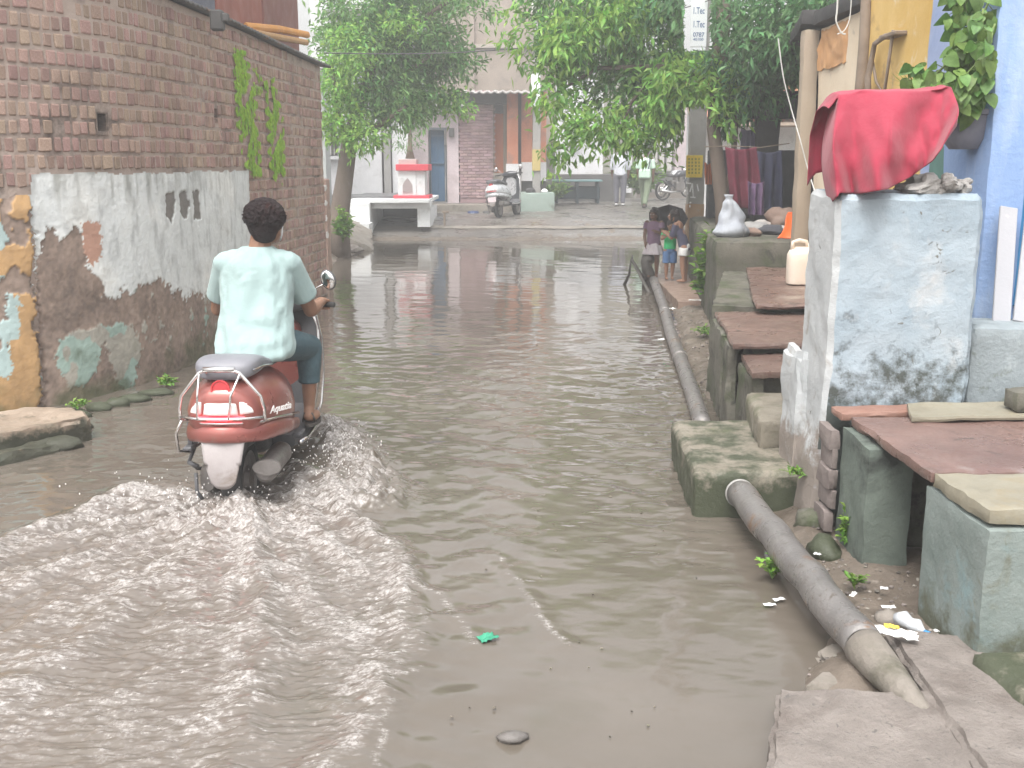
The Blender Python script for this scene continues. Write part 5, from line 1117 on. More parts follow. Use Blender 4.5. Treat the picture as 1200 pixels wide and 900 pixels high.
leafcloud('crown', lf1, [(pt_(700, 50, 15), (.75, .8, .55), 2600), (pt_(760, 40, 14.6), (.7, .7, .6), 2600), (pt_(680, 0, 15), (.8, .8, .5), 2000), (pt_(740, 110, 14.8), (.55, .5, .38), 1500), (pt_(785, 130, 14.9), (.36, .4, .30), 800), (pt_(760, -60, 15), (1.6, 1.5, .8), 3600), (pt_(655, 60, 15.2), (.4, .5, .4), 800)], 21, .12, t, droop=.55, clear=True)
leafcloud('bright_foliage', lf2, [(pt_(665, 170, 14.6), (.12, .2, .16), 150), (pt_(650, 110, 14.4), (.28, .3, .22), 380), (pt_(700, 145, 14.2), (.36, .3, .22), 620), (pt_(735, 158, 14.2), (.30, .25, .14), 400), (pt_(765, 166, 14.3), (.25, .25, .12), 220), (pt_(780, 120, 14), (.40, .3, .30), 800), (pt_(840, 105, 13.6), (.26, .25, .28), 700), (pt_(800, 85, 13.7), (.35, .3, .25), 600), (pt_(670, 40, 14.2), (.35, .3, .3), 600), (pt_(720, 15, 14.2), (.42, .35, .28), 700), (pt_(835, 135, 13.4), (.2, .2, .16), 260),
    (pt_(610, 42, 14.6), (.22, .2, .09), 110), (pt_(625, 72, 14.8), (.24, .2, .10), 130), (pt_(648, 185, 14.5), (.08, .1, .07), 40), (pt_(600, 15, 14.6), (.1, .1, .1), 45), (pt_(772, 184, 14.3), (.10, .2, .06), 30)], 22, .135, t, droop=.6, clear=True)
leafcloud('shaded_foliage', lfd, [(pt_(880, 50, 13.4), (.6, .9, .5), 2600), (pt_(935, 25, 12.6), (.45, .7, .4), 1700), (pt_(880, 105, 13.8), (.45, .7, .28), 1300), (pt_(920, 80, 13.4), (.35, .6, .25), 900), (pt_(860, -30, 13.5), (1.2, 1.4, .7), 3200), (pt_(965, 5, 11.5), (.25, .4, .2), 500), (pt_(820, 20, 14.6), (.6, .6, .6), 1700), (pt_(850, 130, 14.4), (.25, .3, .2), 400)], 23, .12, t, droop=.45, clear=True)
weed('bank_shrub', 'bushy green plant with yellow leaves between the utility pole and the white sack', Vector((pt_(832, 300, 11.9)[0], 11.9, .12)), 70, .85, .2, .13, 16, None, wm)
weed('bank_shrub', 'low green shrub behind the two walking men', pt_(748, 228, 34), 150, 1.0, .9, .3, 17, None, wm)
weed('bank_shrub', 'green weeds behind the cement trough under the second pole', pt_(650, 236, 30.8), 60, .6, .6, .16, 18, None, wm)
# ---- poles
pc_ = mat('pole_concrete', [(.27, .26, .245), (.35, .34, .32)], 3, .8, .5, 30, stain=((.19, .18, .17), 3, .56, .14))
t = thing('utility_pole', 'square concrete utility pole behind the children with white sign and yellow notice', 'utility pole')
pb = at_d(813, 300, 15.95); PXC = pb.x
m = MB().rbox([(PXC-.125, 15.9), (PXC+.125, 15.9), (PXC+.125, 16.12), (PXC-.125, 16.12)], -.1, 7, cell=.11, amp=.006, rnd=.02, seed=97)
m.build('shaft', pc_, t, True)
m = MB().rbox([(PXC-.131, 15.885), (PXC+.131, 15.885), (PXC+.131, 16.13), (PXC-.131, 16.13)], .0, at_d(812, 238, 15.9).z, cell=.07, amp=.006, rnd=.02, seed=98); m.build('ochre_paint_base', mat('ochre_base', [(.32, .20, .12), (.42, .29, .18)], 3, .8, .4, 30, stain=((.3, .29, .27), 3, .55, .15)), t, True)
signm = mat('sign_white', [(.80, .82, .84), (.85, .86, .88)], 2, .5, .05)
s1, s2 = at_d(810.5, -10, 15.86), at_d(827.5, 55, 15.86)
sg = MB(); sg.box(((s1.x+s2.x)/2, 15.86, (s1.z+s2.z)/2), (s2.x-s1.x, .02, s1.z-s2.z), ch=.004); so_ = sg.build('sign_board', signm, t)
sg = MB(); sg.box(((s1.x+s2.x)/2, 15.862, s2.z-.08), (s2.x-s1.x-.02, .018, .15), ch=.004); sg.build('sign_board_lower', signm, t)
bluei = mat('sign_blue_ink', [(.10, .16, .32)], 2, .6, 0)
def text(s, size, loc, rot, mt, par, name='lettering', ext=.001, sx=1, shear=0, align='LEFT'):
    cu = bpy.data.curves.new(name, 'FONT'); cu.body = s; cu.size = size; cu.extrude = ext; cu.align_x = align; cu.shear = shear; cu.offset = size*.012
    tmp = bpy.data.objects.new(name, cu); COL.objects.link(tmp); bpy.context.view_layer.update()
    me = bpy.data.meshes.new_from_object(tmp.evaluated_get(bpy.context.evaluated_depsgraph_get())); bpy.data.objects.remove(tmp); me.materials.clear(); me.materials.append(mt)
    o = bpy.data.objects.new(name, me); COL.objects.link(o); o.location = loc; o.rotation_euler = rot; o.scale = (sx, 1, 1)
    if par: o.parent = par
    return o
R90 = (math.pi/2, 0, 0)
for s_, y_, hgt in (('1.Tec', 16, .125), ('1.Tec', 32, .125)):
    q = at_d(811.5, y_, 15.848); text(s_, hgt, q, R90, bluei, t, sx=.62)
q = at_d(812, 43, 15.848); text('0787', .085, q, R90, bluei, t, sx=.95)
q = at_d(812, 47.5, 15.848); text('40100', .05, q, R90, bluei, t, sx=1.2)
yb = MB(); a, b = at_d(804.5, 182, 15.87), at_d(823, 208, 15.87); yb.box(((a.x+b.x)/2, 15.875, (a.z+b.z)/2), (b.x-a.x, .012, a.z-b.z), ch=.003); yo = yb.build('yellow_notice', mat('yellow_sheet', [(.70, .50, .04), (.78, .60, .09)], 3, .6, .1), t)
ink = mat('olive_ink', [(.30, .27, .03)], 3, .7, 0); mi = MB()
for cx in (807.5, 811.2, 815.3, 819.2):
    for cy in (186.5, 190.5, 194.5, 198.5, 202.5):
        a = at_d(cx, cy, 15.866); mi.box(a, (.024 if cx < 818 else .018, .004, .03))
mi.build('notice_print', ink, t)
wi = mat('white_paint_marks', [(.72, .72, .72)], 3, .7, .2, stain=((.4, .4, .4), 12, .5, .2)); mi = MB()
for (p_, q_) in (((804, 214.5), (810, 215)), ((804.5, 219), (806, 228)), ((811.5, 215), (808.5, 225)), ((811.5, 215), (812.5, 231)), ((817, 216), (818.5, 224)), ((809, 231), (815, 231.5)), ((808.5, 240), (808.6, 243)), ((808, 238), (810, 237))):
    a, b = at_d(*p_, 15.872), at_d(*q_, 15.872); mi.tube([a, b], .010, 5)
mi.build('painted_marks', wi, t)
t = thing('utility_pole', 'farther grey utility pole with white plate, standing in the pale green cement trough', 'utility pole')
p = at_d(628.5, 225, 29.2); gzv = roadz(29)
m = MB().rbox([(p.x-.11, 29.1), (p.x+.11, 29.1), (p.x+.11, 29.3), (p.x-.11, 29.3)], gzv-.1, 9, cell=.16, amp=.006, rnd=.02, seed=99); m.build('shaft', pc_, t, True)
part(t, 'white_plate', signm, (622.5, 633, 85, 125, 28.95, 29.0)); part(t, 'yellow_band', mat('yellow_band', [(.42, .33, .12), (.5, .4, .16)], 3, .8), (623.8, 633.2, 175, 200, 29.06, 29.34), ch=0)
m = MB(); 
for i in range(4): m.tube([(p.x-.16, 29.2, at_d(628, 2+4*i, 29.2).z), (p.x+.16, 29.2, at_d(628, 0+4*i, 29.2).z)], .05, 8)
m.build('insulator_bracket', lip, t); 
# cement trough
o = thing('cement_trough', 'pale green cement trough beside the parked silver scooter', 'planter')
a, b = at_d(607, 249, 28.6), at_d(650, 247, 28.6); a.z = roadz(28.6); zt = at_d(620, 226, 28.6).z
tm = mat('green_cement', [(.24, .31, .27), (.33, .39, .35)], 2, .85, .5, 14, stain=((.15, .17, .14), 2, .56, .12))
for nm, q in (('front_wall', [(a.x, 28.6), (b.x, 28.6), (b.x, 28.75), (a.x, 28.75)]), ('back_wall', [(a.x, 29.6), (b.x, 29.6), (b.x, 29.75), (a.x, 29.75)]), ('side_wall', [(a.x, 28.75), (a.x+.14, 28.75), (a.x+.14, 29.6), (a.x, 29.6)]), ('side_wall', [(b.x-.14, 28.75), (b.x, 28.75), (b.x, 29.6), (b.x-.14, 29.6)])):
    MB().rbox(q, a.z-.1, zt, cell=.1, amp=.01, rnd=.02, seed=100).build(nm, tm, o, True)
MB().rbox([(a.x+.14, 28.75), (b.x-.14, 28.75), (b.x-.14, 29.6), (a.x+.14, 29.6)], a.z, zt-.08, cell=.1, amp=.02, seed=101).build('earth_fill', MAT['mud'], o, True)
for i, (x_, lab) in enumerate(((622, 'dark bundle lying on the pale green cement trough'), (638, 'white crumpled bag lying on the pale green cement trough'))):
    q = at_d(x_, 224, 28.8); tag(MB().rock(q, (.14, .1, .09) if i == 0 else (.1, .08, .06), i+5, 1).build('bundle' if i == 0 else 'bag', dkc if i == 0 else wh, None, True), lab, 'bundle' if i == 0 else 'bag')
# low teal table / handcart
o = thing('teal_table', 'low table with faded teal top and dark legs before the whitewashed wall', 'table')
tt = mat('teal_top', [(.10, .19, .20), (.16, .27, .28)], 2, .5, .2, 14); dl = mat('dark_teal_leg', [(.02, .035, .045), (.04, .06, .07)], 2, .6)
a, b = at_d(648, 212, 31.4), at_d(706, 209, 31.4); zt = a.z; zg = roadz(31.4)
m = MB(); m.box(((a.x+b.x)/2, 31.8, zt), (b.x-a.x, .95, .05), ch=.01); m.build('table_top', tt, o)
for x_ in (a.x+.12, (a.x+b.x)/2, b.x-.12):
    for y_ in (31.42, 32.18): m = MB(); m.box((x_, y_, (zt+zg)/2), (.07, .07, zt-zg-.04)); m.build('leg', dl, o)
m = MB(); m.box(((a.x+b.x)/2+.05, 31.9, zg+.32), (b.x-a.x-.2, .7, .36), ch=.02); m.build('under_shelf', dl, o)
# kerb, drain and small bits across the road
tag(MB().rbox([pt_(500, 244, 28.4)[:2], pt_(606, 240, 28.4)[:2], pt_(606, 240, 29.5)[:2], pt_(500, 244, 29.5)[:2]], .2, at_d(520, 240, 28.4).z, cell=.12, amp=.01, seed=102).build('far_pavement', MAT['concrete'], None, True), kind='structure')
tag(MB().rbox([pt_(505, 262, 26.3)[:2], pt_(548, 263, 26.3)[:2], pt_(540, 258, 27.4)[:2], pt_(512, 258, 27.4)[:2]], .3, [at_d(520, 263, 26.3).z+.02]*2+[at_d(520, 258, 27.4).z+.02]*2, cell=.07, amp=.012, seed=103).build('drain_cover_slab', MAT['concrete_pale'], None, True), 'pale concrete slab laid over the roadside drain near the white platform', 'slab')
for i, (x0, x1, mt, lab) in enumerate(((548, 561, mat('navy_plastic', [(.03, .05, .12)], 3, .4), 'dark blue drum lying in the roadside drain'), (566, 574, darkw, 'small dark lump of rubbish in the roadside drain beside the blue drum'))):
    a, b = at_d(x0, 250, 28.0), at_d(x1, 258, 28.0); m = MB().lathe([(.0, a.x), (.12, a.x), (.13, (a.x+b.x)/2), (.12, b.x), (0, b.x)], (0, 28.0, a.z-.06), 14, 'x'); tag(m.build('drum' if i == 0 else 'rubbish_lump', mt, None, True), lab, 'drum' if i == 0 else 'rubbish')
m = MB(); a = at_d(521, 263, 25.2); m.tube([Vector((a.x, 25.2, roadz(25.2))), Vector((a.x, 25.2, at_d(521, 249, 25.2).z))], .025, 8); m.box((a.x+.03, 25.2, at_d(521, 248.5, 25.2).z), (.16, .06, .05), ch=.01); tag(m.build('short_post', brn), 'short post with a small head at the roadside before the drain slab', 'post')
# ---- veranda goods
sackm = mat('poly_sack', [(.28, .30, .34), (.38, .40, .43)], 4, .6, .7, 16, stain=((.68, .68, .7), 6, .55, .1))
def sack(c, hgt, wd_, seed):
    m = MB(); rings = []
    for j in range(22):
        t = j/21; r = wd_*float(np.interp(t, [0, .08, .3, .6, .82, .90, 1], [1.0, 1.15, 1.0, .72, .46, .22, .30]))
        ring = []
        for k in range(28):
            a = 2*math.pi*k/28; f = 1+.13*math.sin(a*5+seed+t*3)*(.3+t)+.05*math.sin(a*11+t*5)+.42*mnoise.noise(Vector((math.cos(a)*1.6, math.sin(a)*1.6, t*4+seed)))
            ring.append(Vector((c[0]+r*f*math.cos(a)-.04*t, c[1]+.7*r*f*math.sin(a), c[2]+hgt*t)))
        rings.append(ring)
    return m.loft(rings)
c = at_d(857, 284, 11.2); tag(sack((c.x, 11.2, .94), at_d(857, 228, 11.2).z-.94, .15, 2).build('white_sack', sackm, None, True), 'tied whitish plastic sack standing on the mossy plinth below the hanging maroon cloth', 'sack')
orm = mat('orange_plastic', [(.80, .13, .03), (.88, .19, .05)], 3, .4, .15)
a, b = at_d(919, 284, 10.9), at_d(934, 249, 11.25)
def orf(u, v): p = Vector(a).lerp(Vector(b), v); return Vector((p.x-.07+.16*u*(1-.15*v)+.02*math.sin(v*5), p.y+.03*math.sin(u*math.pi), .945+(b.z-.94)*v))
o = MB().grid(orf, 8, 14).build('orange_sheet', orm, None, True); sd = o.modifiers.new('t', 'SOLIDIFY'); sd.thickness = .012; tag(o, 'bright orange plastic sheet leaning on the cream house column at the plinth edge', 'sheet')
def hang(name, lab, x0, x1, y0, y1, D, mt, seed, group='cloths hanging in the veranda', sl=0):
    def f(u, v):
        p = at_d(x0+(x1-x0)*u+sl*v, y0+(y1-y0)*v, D); p.y += .05*math.sin(u*16+seed+v*1.5)*(.4+.6*v)+.03*mnoise.noise(Vector((u*4, v*3, seed))); p.z += -.03*math.sin(u*math.pi)*(1-v); return p
    o = MB().grid(f, 60, 24).build(name, mt, None, True); sd = o.modifiers.new('t', 'SOLIDIFY'); sd.thickness = .004; return tag(o, lab, 'cloth', group)
hang('hanging_cloth', 'dark maroon cloth hanging behind the white sack in the veranda', 850, 886, 172, 244, 12.6, mat('maroon_cloth', [(.10, .014, .028), (.14, .022, .04)], 3, .85, .2, 90), 1, sl=8)
hang('hanging_cloth', 'faded purple patterned cloth hanging right of the maroon cloth', 876, 896, 212, 252, 12.4, mat('purple_cloth', [(.09, .055, .115), (.14, .085, .145)], 9, .85, .2, 90), 4)
hang('hanging_cloth', 'dark navy cloth hanging in front of the square veranda post', 884, 916, 176, 246, 12.9, mat('navy_cloth', [(.025, .028, .055), (.045, .048, .09)], 3, .85, .2, 90), 7)
hang('hanging_cloth', 'small orange cloth hanging between the pole and the tree trunk', 826, 834, 190, 216, 14.6, mat('orange_cloth', [(.55, .15, .05)], 3, .85, .2, 90), 9)
hang('hanging_cloth', 'purple and blue faded cloth hanging above the maroon cloth behind the leaves', 868, 884, 150, 176, 14.0, mat('mauve_cloth', [(.22, .2, .34), (.3, .28, .42)], 3, .85, .2, 90), 12)
hang('hanging_cloth', 'dark brown cloth hanging beside the forked tree trunk', 858, 872, 182, 236, 14.2, mat('brown_cloth', [(.10, .05, .045), (.15, .08, .07)], 3, .85, .2, 90), 15)
m = MB(); m.tube([at_d(826, 172, 13.5), at_d(860, 171, 12.9), at_d(890, 173, 12.8), at_d(925, 168, 13)], .006, 5); tag(m.build('clothes_line', brn), 'thin line strung across the dark veranda carrying the hanging cloths', 'line')
rj = random.Random(31); jm = [mat('junk_'+n_, c_, 6, .8, .5) for n_, c_ in (('grey', [(.24, .23, .22), (.34, .33, .32)]), ('brown', [(.20, .13, .10), (.3, .22, .18)]), ('dark', [(.06, .06, .07), (.1, .1, .11)]), ('pale', [(.42, .38, .35), (.5, .47, .45)]))]
for i, (x_, y_, D, r, k, lab) in enumerate(((885, 262, 11.8, (.16, .14, .07), 0, 'grey crumpled bundle on the veranda floor beside the white sack'), (905, 268, 11.6, (.15, .12, .06), 2, 'dark crumpled bundle in the middle of the veranda floor'), (918, 248, 12.4, (.18, .16, .15), 1, 'brown rounded bundle behind the orange sheet'), (893, 252, 12.4, (.14, .12, .06), 3, 'pale crumpled cloth at the back of the veranda floor'), (880, 276, 11.3, (.10, .1, .05), 1, 'small brown bundle at the edge of the plinth beside the white sack'), (912, 262, 12.0, (.11, .1, .04), 3, 'small pale rag in front of the brown rounded bundle'))):
    c = at_d(x_, y_, D); c.z = .94+r[2]*.7; tag(MB().rock(c, r, i+11, 5, .45).build('junk_bundle', jm[k], None, True), lab, 'bundle', 'bundles on the veranda floor')
# jug on the slab stairs
t = thing('water_jug', 'cream plastic water jug with handle standing on the top stair slab beside the pillar', 'jug')
c = at_z(938, 333, .70); jg = mat('cream_plastic', [(.70, .60, .50), (.76, .66, .56)], 3, .45, .1)
rings = []
for (r, z) in ((.09, 0), (.115, .008), (.12, .05), (.12, .20), (.118, .25), (.10, .285), (.065, .30), (.06, .31)):
    rings.append([Vector((c.x+r*1.0*(abs(math.cos(a))**.7)*(1 if math.cos(a) > 0 else -1), c.y+r*.8*(abs(math.sin(a))**.7)*(1 if math.sin(a) > 0 else -1), c.z+z)) for a in [2*math.pi*k/24 for k in range(24)]])
MB().loft(rings).build('jug_body', jg, t, True, 50)
m = MB().tube([(c.x-.085, c.y, c.z+.28), (c.x-.08, c.y, c.z+.35), (c.x-.03, c.y, c.z+.365), (c.x+.03, c.y, c.z+.355), (c.x+.05, c.y, c.z+.30)], .016, 8); m.build('handle', jg, t, True)
m = MB().tube([(c.x+.07, c.y, c.z+.28), (c.x+.07, c.y, c.z+.335)], .03, 12); m.build('cap', jg, t, True)
# ---- wires
wr = mat('cable', [(.10, .10, .10)], 3, .6, 0); wrw = mat('pale_cable', [(.6, .6, .58)], 3, .6, 0)
def wire(lab, pts, r, mt, group='cables'):
    m = MB(); P = [Vector(at_d(*p)) for p in pts]; out = []
    for i in range(len(P)-1):
        p0, p1, p2, p3 = P[max(i-1, 0)], P[i], P[i+1], P[min(i+2, len(P)-1)]
        for k in range(6): t = k/6; out.append(.5*((2*p1)+(p2-p0)*t+(2*p0-5*p1+4*p2-p3)*t*t+(3*p1-p0-3*p2+p3)*t**3))
    out.append(P[-1]); m.tube(out, r, 5); tag(m.build('cable', mt), lab, 'cable', group)
wire('pale cable hanging from the roof edge down past the dark veranda to the cream wall', [(912, 45, 10.3), (918, 90, 10.3), (928, 130, 10.3), (938, 165, 10.2), (946, 195, 10.2), (955, 225, 10.1)], .006, wrw)
wire('white kinked cable dangling above the cream wall, the brighter one', [(982, -10, 8.7), (981, 12, 8.7), (980, 25, 8.7), (986, 38, 8.7), (991, 40, 8.7)], .007, wrw)
wire('thin white cable dangling beside the kinked one above the cream wall', [(998, -10, 8.7), (996, 20, 8.7), (990, 35, 8.7), (981, 40, 8.7)], .004, wrw)
wire('thin black cable crossing the street high up between the trees', [(380, 62, 17), (470, 63, 18), (560, 60, 19), (640, 50, 20), (720, 15, 21), (812, -30, 16)], .010, wr)
wire('second thin cable sloping from the far pole to the right tree', [(628, 10, 29), (700, 22, 24), (780, 14, 18), (850, -6, 15)], .008, wr)
# ================================================================ SCOOTERS
chrome = mat('chrome', [(.70, .68, .67), (.80, .78, .77)], 4, .14, .05, 60, metal=1, rvar=.06)
rubber = mat('black_rubber', [(.03, .03, .03), (.055, .052, .05)], 6, .75, .3, 60)
greyp = mat('dark_grey_plastic', [(.07, .07, .075), (.11, .11, .115)], 5, .5, .2, 80)
seatm = mat('grey_seat_vinyl', [(.16, .16, .18), (.22, .22, .24)], 4, .42, .25, 90, rvar=.1)
alum = mat('dull_aluminium', [(.17, .155, .145), (.27, .25, .24)], 6, .45, .3, 60, metal=.6, stain=((.16, .12, .09), 5, .5, .2))
copper = mat('copper_red_paint', [(.29, .085, .07), (.35, .12, .10)], 3, .34, .04, 60, metal=.4, coat=.6, rvar=.10, stain=((.42, .24, .19), 5, .60, .12), stain2=((.22, .16, .13), 26, .66, .05), lowmoss=((.20, .165, .14), .50))
silverp = mat('silver_paint', [(.52, .53, .54), (.60, .61, .62)], 3, .3, .04, 60, metal=.5, coat=.5, rvar=.06)
blackp = mat('black_gloss', [(.02, .022, .028), (.04, .042, .05)], 3, .25, .04, 60, coat=.5)
tail_lit = mat('lit_tail_lamp', [(.75, .03, .05)], 4, .12, 0, coat=1, emis=((1, .07, .09), 2.6))
tail_off = mat('red_lens', [(.55, .03, .04), (.62, .05, .06)], 4, .12, 0, coat=1)
lens = mat('clear_lens', [(.72, .66, .64), (.84, .80, .78)], 8, .08, .05, 60, coat=1, rvar=.05)
plate = mat('number_plate', [(.66, .55, .57), (.72, .62, .64)], 5, .5, .1)
flapm = mat('muddy_grey_flap', [(.30, .265, .26), (.40, .365, .36)], 4, .45, .3, 30, stain=((.22, .18, .15), 5, .55, .15))
def ring_(y, w, zb, zt, k=.62, n=20, cx=0, top=1.0):
    out = []
    for i in range(n):
        a = 2*math.pi*i/n; cx_, sz = math.cos(a), math.sin(a); z = (zb+zt)/2+(zt-zb)/2*(abs(sz)**k)*(1 if sz > 0 else -1)
        ww = w*(1-(1-top)*max(0, sz)); out.append(Vector((cx+ww*(abs(cx_)**k)*(1 if cx_ > 0 else -1), y, z)))
    return out
def interp_rings(keys, n):
    out = []; ks = [k[0] for k in keys]
    for i in range(n+1):
        y = ks[0]+(ks[-1]-ks[0])*i/n; vals = [float(np.interp(y, ks, [k[j] for k in keys])) for j in range(1, len(keys[0]))]; out.append((y, *vals))
    return out
def smoothkeys(keys, n):
    K = [Vector(k) if len(k) <= 4 else list(k) for k in keys]; P = [np.array(list(k)) for k in keys]; out = []
    for i in range(len(P)-1):
        p0, p1, p2, p3 = P[max(i-1, 0)], P[i], P[i+1], P[min(i+2, len(P)-1)]
        for k in range(n):
            t = k/n; out.append(.5*((2*p1)+(p2-p0)*t+(2*p0-5*p1+4*p2-p3)*t*t+(3*p1-p0-3*p2+p3)*t**3))
    out.append(P[-1]); return out
def scooter(name, label, cat, group, body, shield, lamp, guard, number, seatc):
    t = thing(name, label, cat, group=group)
    for yy, nm in ((0, 'rear'), (1.24, 'front')):
        m = MB(); prof = [(.155, -.045), (.185, -.052), (.205, -.04), (.213, -.015), (.214, 0), (.213, .015), (.205, .04), (.185, .052), (.155, .045), (.150, 0)]
        wobj = MB().lathe([(.0, -.05), (.06, -.055), (.075, -.03), (.13, -.028), (.152, -.046), (.152, .046), (.13, .028), (.075, .03), (.06, .055), (0, .05)], (0, yy, .214), 22, 'x').build('wheel', alum, t, True, 35)
        ty = MB(); rings = []
        for k in range(36):
            a = 2*math.pi*k/36; rings.append([Vector((x, yy+r*math.cos(a), .214+r*math.sin(a))) for r, x in prof])
        rings.append(rings[0]); ty.loft(rings, cap=False); ty.build('tyre', rubber, wobj, True, 50)
    # tail body shell
    m = MB(); keys = [(-.315, .07, .56, .70, .80), (-.30, .135, .53, .74, .74), (-.25, .178, .50, .775, .68), (-.14, .205, .47, .80, .66), (.0, .228, .43, .80, .70), (.2, .238, .38, .78, .76), (.38, .215, .34, .75, .8), (.52, .165, .33, .70, .85), (.60, .11, .33, .62, .9)]
    m.loft([ring_(k[0], k[1], k[2], k[3], .68, 26, 0, k[4]) for k in smoothkeys(keys, 4)]); bo = m.build('body_shell', body, t, True, 60)
    # lower trim strip round the tail
    m = MB(); pth = [(.245, .30, .50), (.24, .1, .535), (.215, -.08, .565), (.175, -.235, .580), (.09, -.305, .588), (0, -.325, .59), (-.09, -.305, .588), (-.175, -.235, .580), (-.215, -.08, .565), (-.24, .1, .535), (-.245, .30, .50)]
    m.tube(pth, .013, 8, squash=(1, .6)); m.build('chrome_trim', chrome, t, True)
    m = MB(); pth2 = [(x*.985, y*.985, z-.055) for x, y, z in pth]; m.tube(pth2, [.03, .042, .045, .045, .045, .045, .045, .045, .045, .042, .03], 10, squash=(.5, 1)); m.build('lower_panel', body, t, True)
    # lights
    def patch(xs0, xs1, z0, z1, off, nm, mt, yb=-.315, par=t, curve=2.3):
        yb = -.342
        def f(u, v):
            x = xs0+(xs1-xs0)*u; z = z0+(z1-z0)*v; kx = 1-.13*v*abs(x)/.15
            e = off*(1-abs(2*u-1)**6)*(1-abs(2*v-1)**6)
            return Vector((x*kx, yb+curve*x*x+.18*(z-z0)+.012-e, z))
        o = MB().grid(f, 20, 8).build(nm, mt, par, True); sd = o.modifiers.new('t', 'SOLIDIFY'); sd.thickness = .006; return o
    patch(-.155, .155, .605, .625, .022, 'brake_strip', lamp); patch(-.088, .088, .628, .69, .022, 'tail_light', lens); patch(-.165, -.092, .628, .70, .020, 'turn_signal', lens); patch(.092, .165, .628, .70, .020, 'turn_signal', lens)
    m = MB(); m.lathe([(0, 0), (.036, 0), (.040, -.006), (.046, -.006), (.046, .008), (0, .008)], (0, -.292, .752), 24, 'y'); m.build('round_badge', tail_off, t, True, 40)
    # seat
    m = MB(); keys = [(-.25, .07, .79, .84), (-.235, .115, .785, .866), (-.19, .145, .785, .885), (-.08, .155, .785, .888), (.04, .150, .785, .865), (.14, .150, .775, .835), (.30, .155, .765, .815), (.46, .125, .745, .805), (.58, .08, .73, .78), (.61, .04, .735, .765)]
    m.loft([ring_(k[0], k[1], k[2], k[3], .55, 24) for k in smoothkeys(keys, 3)]); so_ = m.build('seat', seatc, t, True, 60)
    m = MB(); m.tube([(.158, .32, .785), (.160, .1, .80), (.158, -.06, .825), (.14, -.2, .83), (.07, -.243, .83), (-.07, -.243, .83), (-.14, -.2, .83), (-.158, -.06, .825), (-.16, .1, .80), (-.158, .32, .785)], .006, 6); m.build('seat_piping', chrome if guard else greyp, so_, True)
    # mudguard flap
    def flap(u, v):
        wd_ = .105*(1-.45*v**1.6); x = (2*u-1)*wd_; z = .535-.27*v + (.035*(abs(2*u-1)**3)*v if v > .6 else 0); return Vector((x, -.285-.035*v+.9*x*x-.02*math.sin(v*3), z))
    o = MB().grid(flap, 14, 14).build('mud_flap', flapm, t, True); sd = o.modifiers.new('t', 'SOLIDIFY'); sd.thickness = .012
    if number:
        m = MB(); m.box((0, -.335, .43), (.20, .008, .11), ch=.003); m.build('number_plate', plate, t)
    m = MB(); m.loft([ring_(y, w, zb, zt, .7, 16) for y, w, zb, zt in ((-.27, .07, .36, .52), (-.1, .085, .40, .5), (.1, .09, .38, .5), (.35, .08, .26, .45), (.5, .06, .24, .4))]); m.build('underbody', greyp, t, True, 50)
    # exhaust right, engine left
    ex = MB().lathe([(0, -.26), (.040, -.26), (.055, -.245), (.058, -.20), (.058, .12), (.045, .17), (.022, .22), (.0, .22)], (.175, .04, .315), 20, 'y').build('muffler', alum, t, True, 40)
    m = MB(); m.loft([[Vector((.190+.070*math.cos(a), -.238+.03*j, .345+.038*math.sin(a))) for a in [2*math.pi*k/18 for k in range(18)]] for j in (0, 1)]); m.build('muffler_shield', alum, ex, True, 40)
    m = MB(); m.loft([ring_(y, w, zb, zt, .7, 14, -.14) for y, w, zb, zt in ((-.12, .035, .19, .32), (.0, .055, .14, .34), (.2, .05, .18, .34), (.42, .035, .2, .33))]); m.build('engine_cover', alum, t, True, 50)
    m = MB(); m.tube([(-.22, -.02, .40), (-.25, -.05, .32), (-.24, .05, .26), (-.17, .1, .24)], .010, 8); m.tube([(-.25, -.05, .32), (-.20, -.06, .30)], .012, 8); m.tube([(-.19, -.14, .29), (-.18, -.17, .20), (-.15, -.15, .14)], .010, 8); m.build('kick_stand', greyp, t, True)
    m = MB(); m.box((-.235, -.05, .40), (.05, .12, .03), ch=.008); m.box((-.235, -.05, .47), (.02, .02, .15)); m.build('left_footrest', greyp, t)
    m = MB(); m.box((.245, .30, .385), (.05, .12, .028), ch=.008); m.build('right_footrest', greyp, t)
    # floorboard and leg shield
    m = MB(); m.loft([ring_(y, w, zb, zt, .35, 16) for y, w, zb, zt in ((.46, .19, .26, .335), (.6, .215, .25, .325), (.85, .22, .25, .33), (.98, .21, .27, .40))]); m.build('floorboard', greyp, t, True, 40)
    m = MB(); m.tube([(.225, .42, .30), (.235, .6, .285), (.235, .9, .29), (.225, 1.0, .36)], .012, 8); m.tube([(-.225, .42, .30), (-.235, .6, .285), (-.235, .9, .29), (-.225, 1.0, .36)], .012, 8); m.build('floor_rail', chrome, t, True)
    def shw(v): return float(np.interp(v, [0, .12, .45, .8, .93, 1], [.19, .215, .245, .235, .19, .12]))
    def shf(u, v): x = (2*u-1)*shw(v); return Vector((x, 1.00+.13*v-.9*x*x, .33+.66*v))
    o = MB().grid(shf, 18, 22).build('leg_shield', shield, t, True); sd = o.modifiers.new('t', 'SOLIDIFY'); sd.thickness = .02
    edge = [shf(1, j/20) for j in range(21)]+[shf(1-i/6, 1) for i in range(1, 7)]+[shf(0, 1-j/20) for j in range(1, 21)]
    m = MB().tube([p+Vector((0, -.012, 0)) for p in edge], .010, 8); m.build('shield_edge', chrome, t, True)
    m = MB(); m.loft([ring_(y, w, zb, zt, .6, 16) for y, w, zb, zt in ((1.03, .12, .40, .92), (1.12, .16, .38, .90), (1.20, .12, .42, .86), (1.25, .05, .5, .80))]); m.build('front_apron', body, t, True, 50)
    m = MB(); rg = []
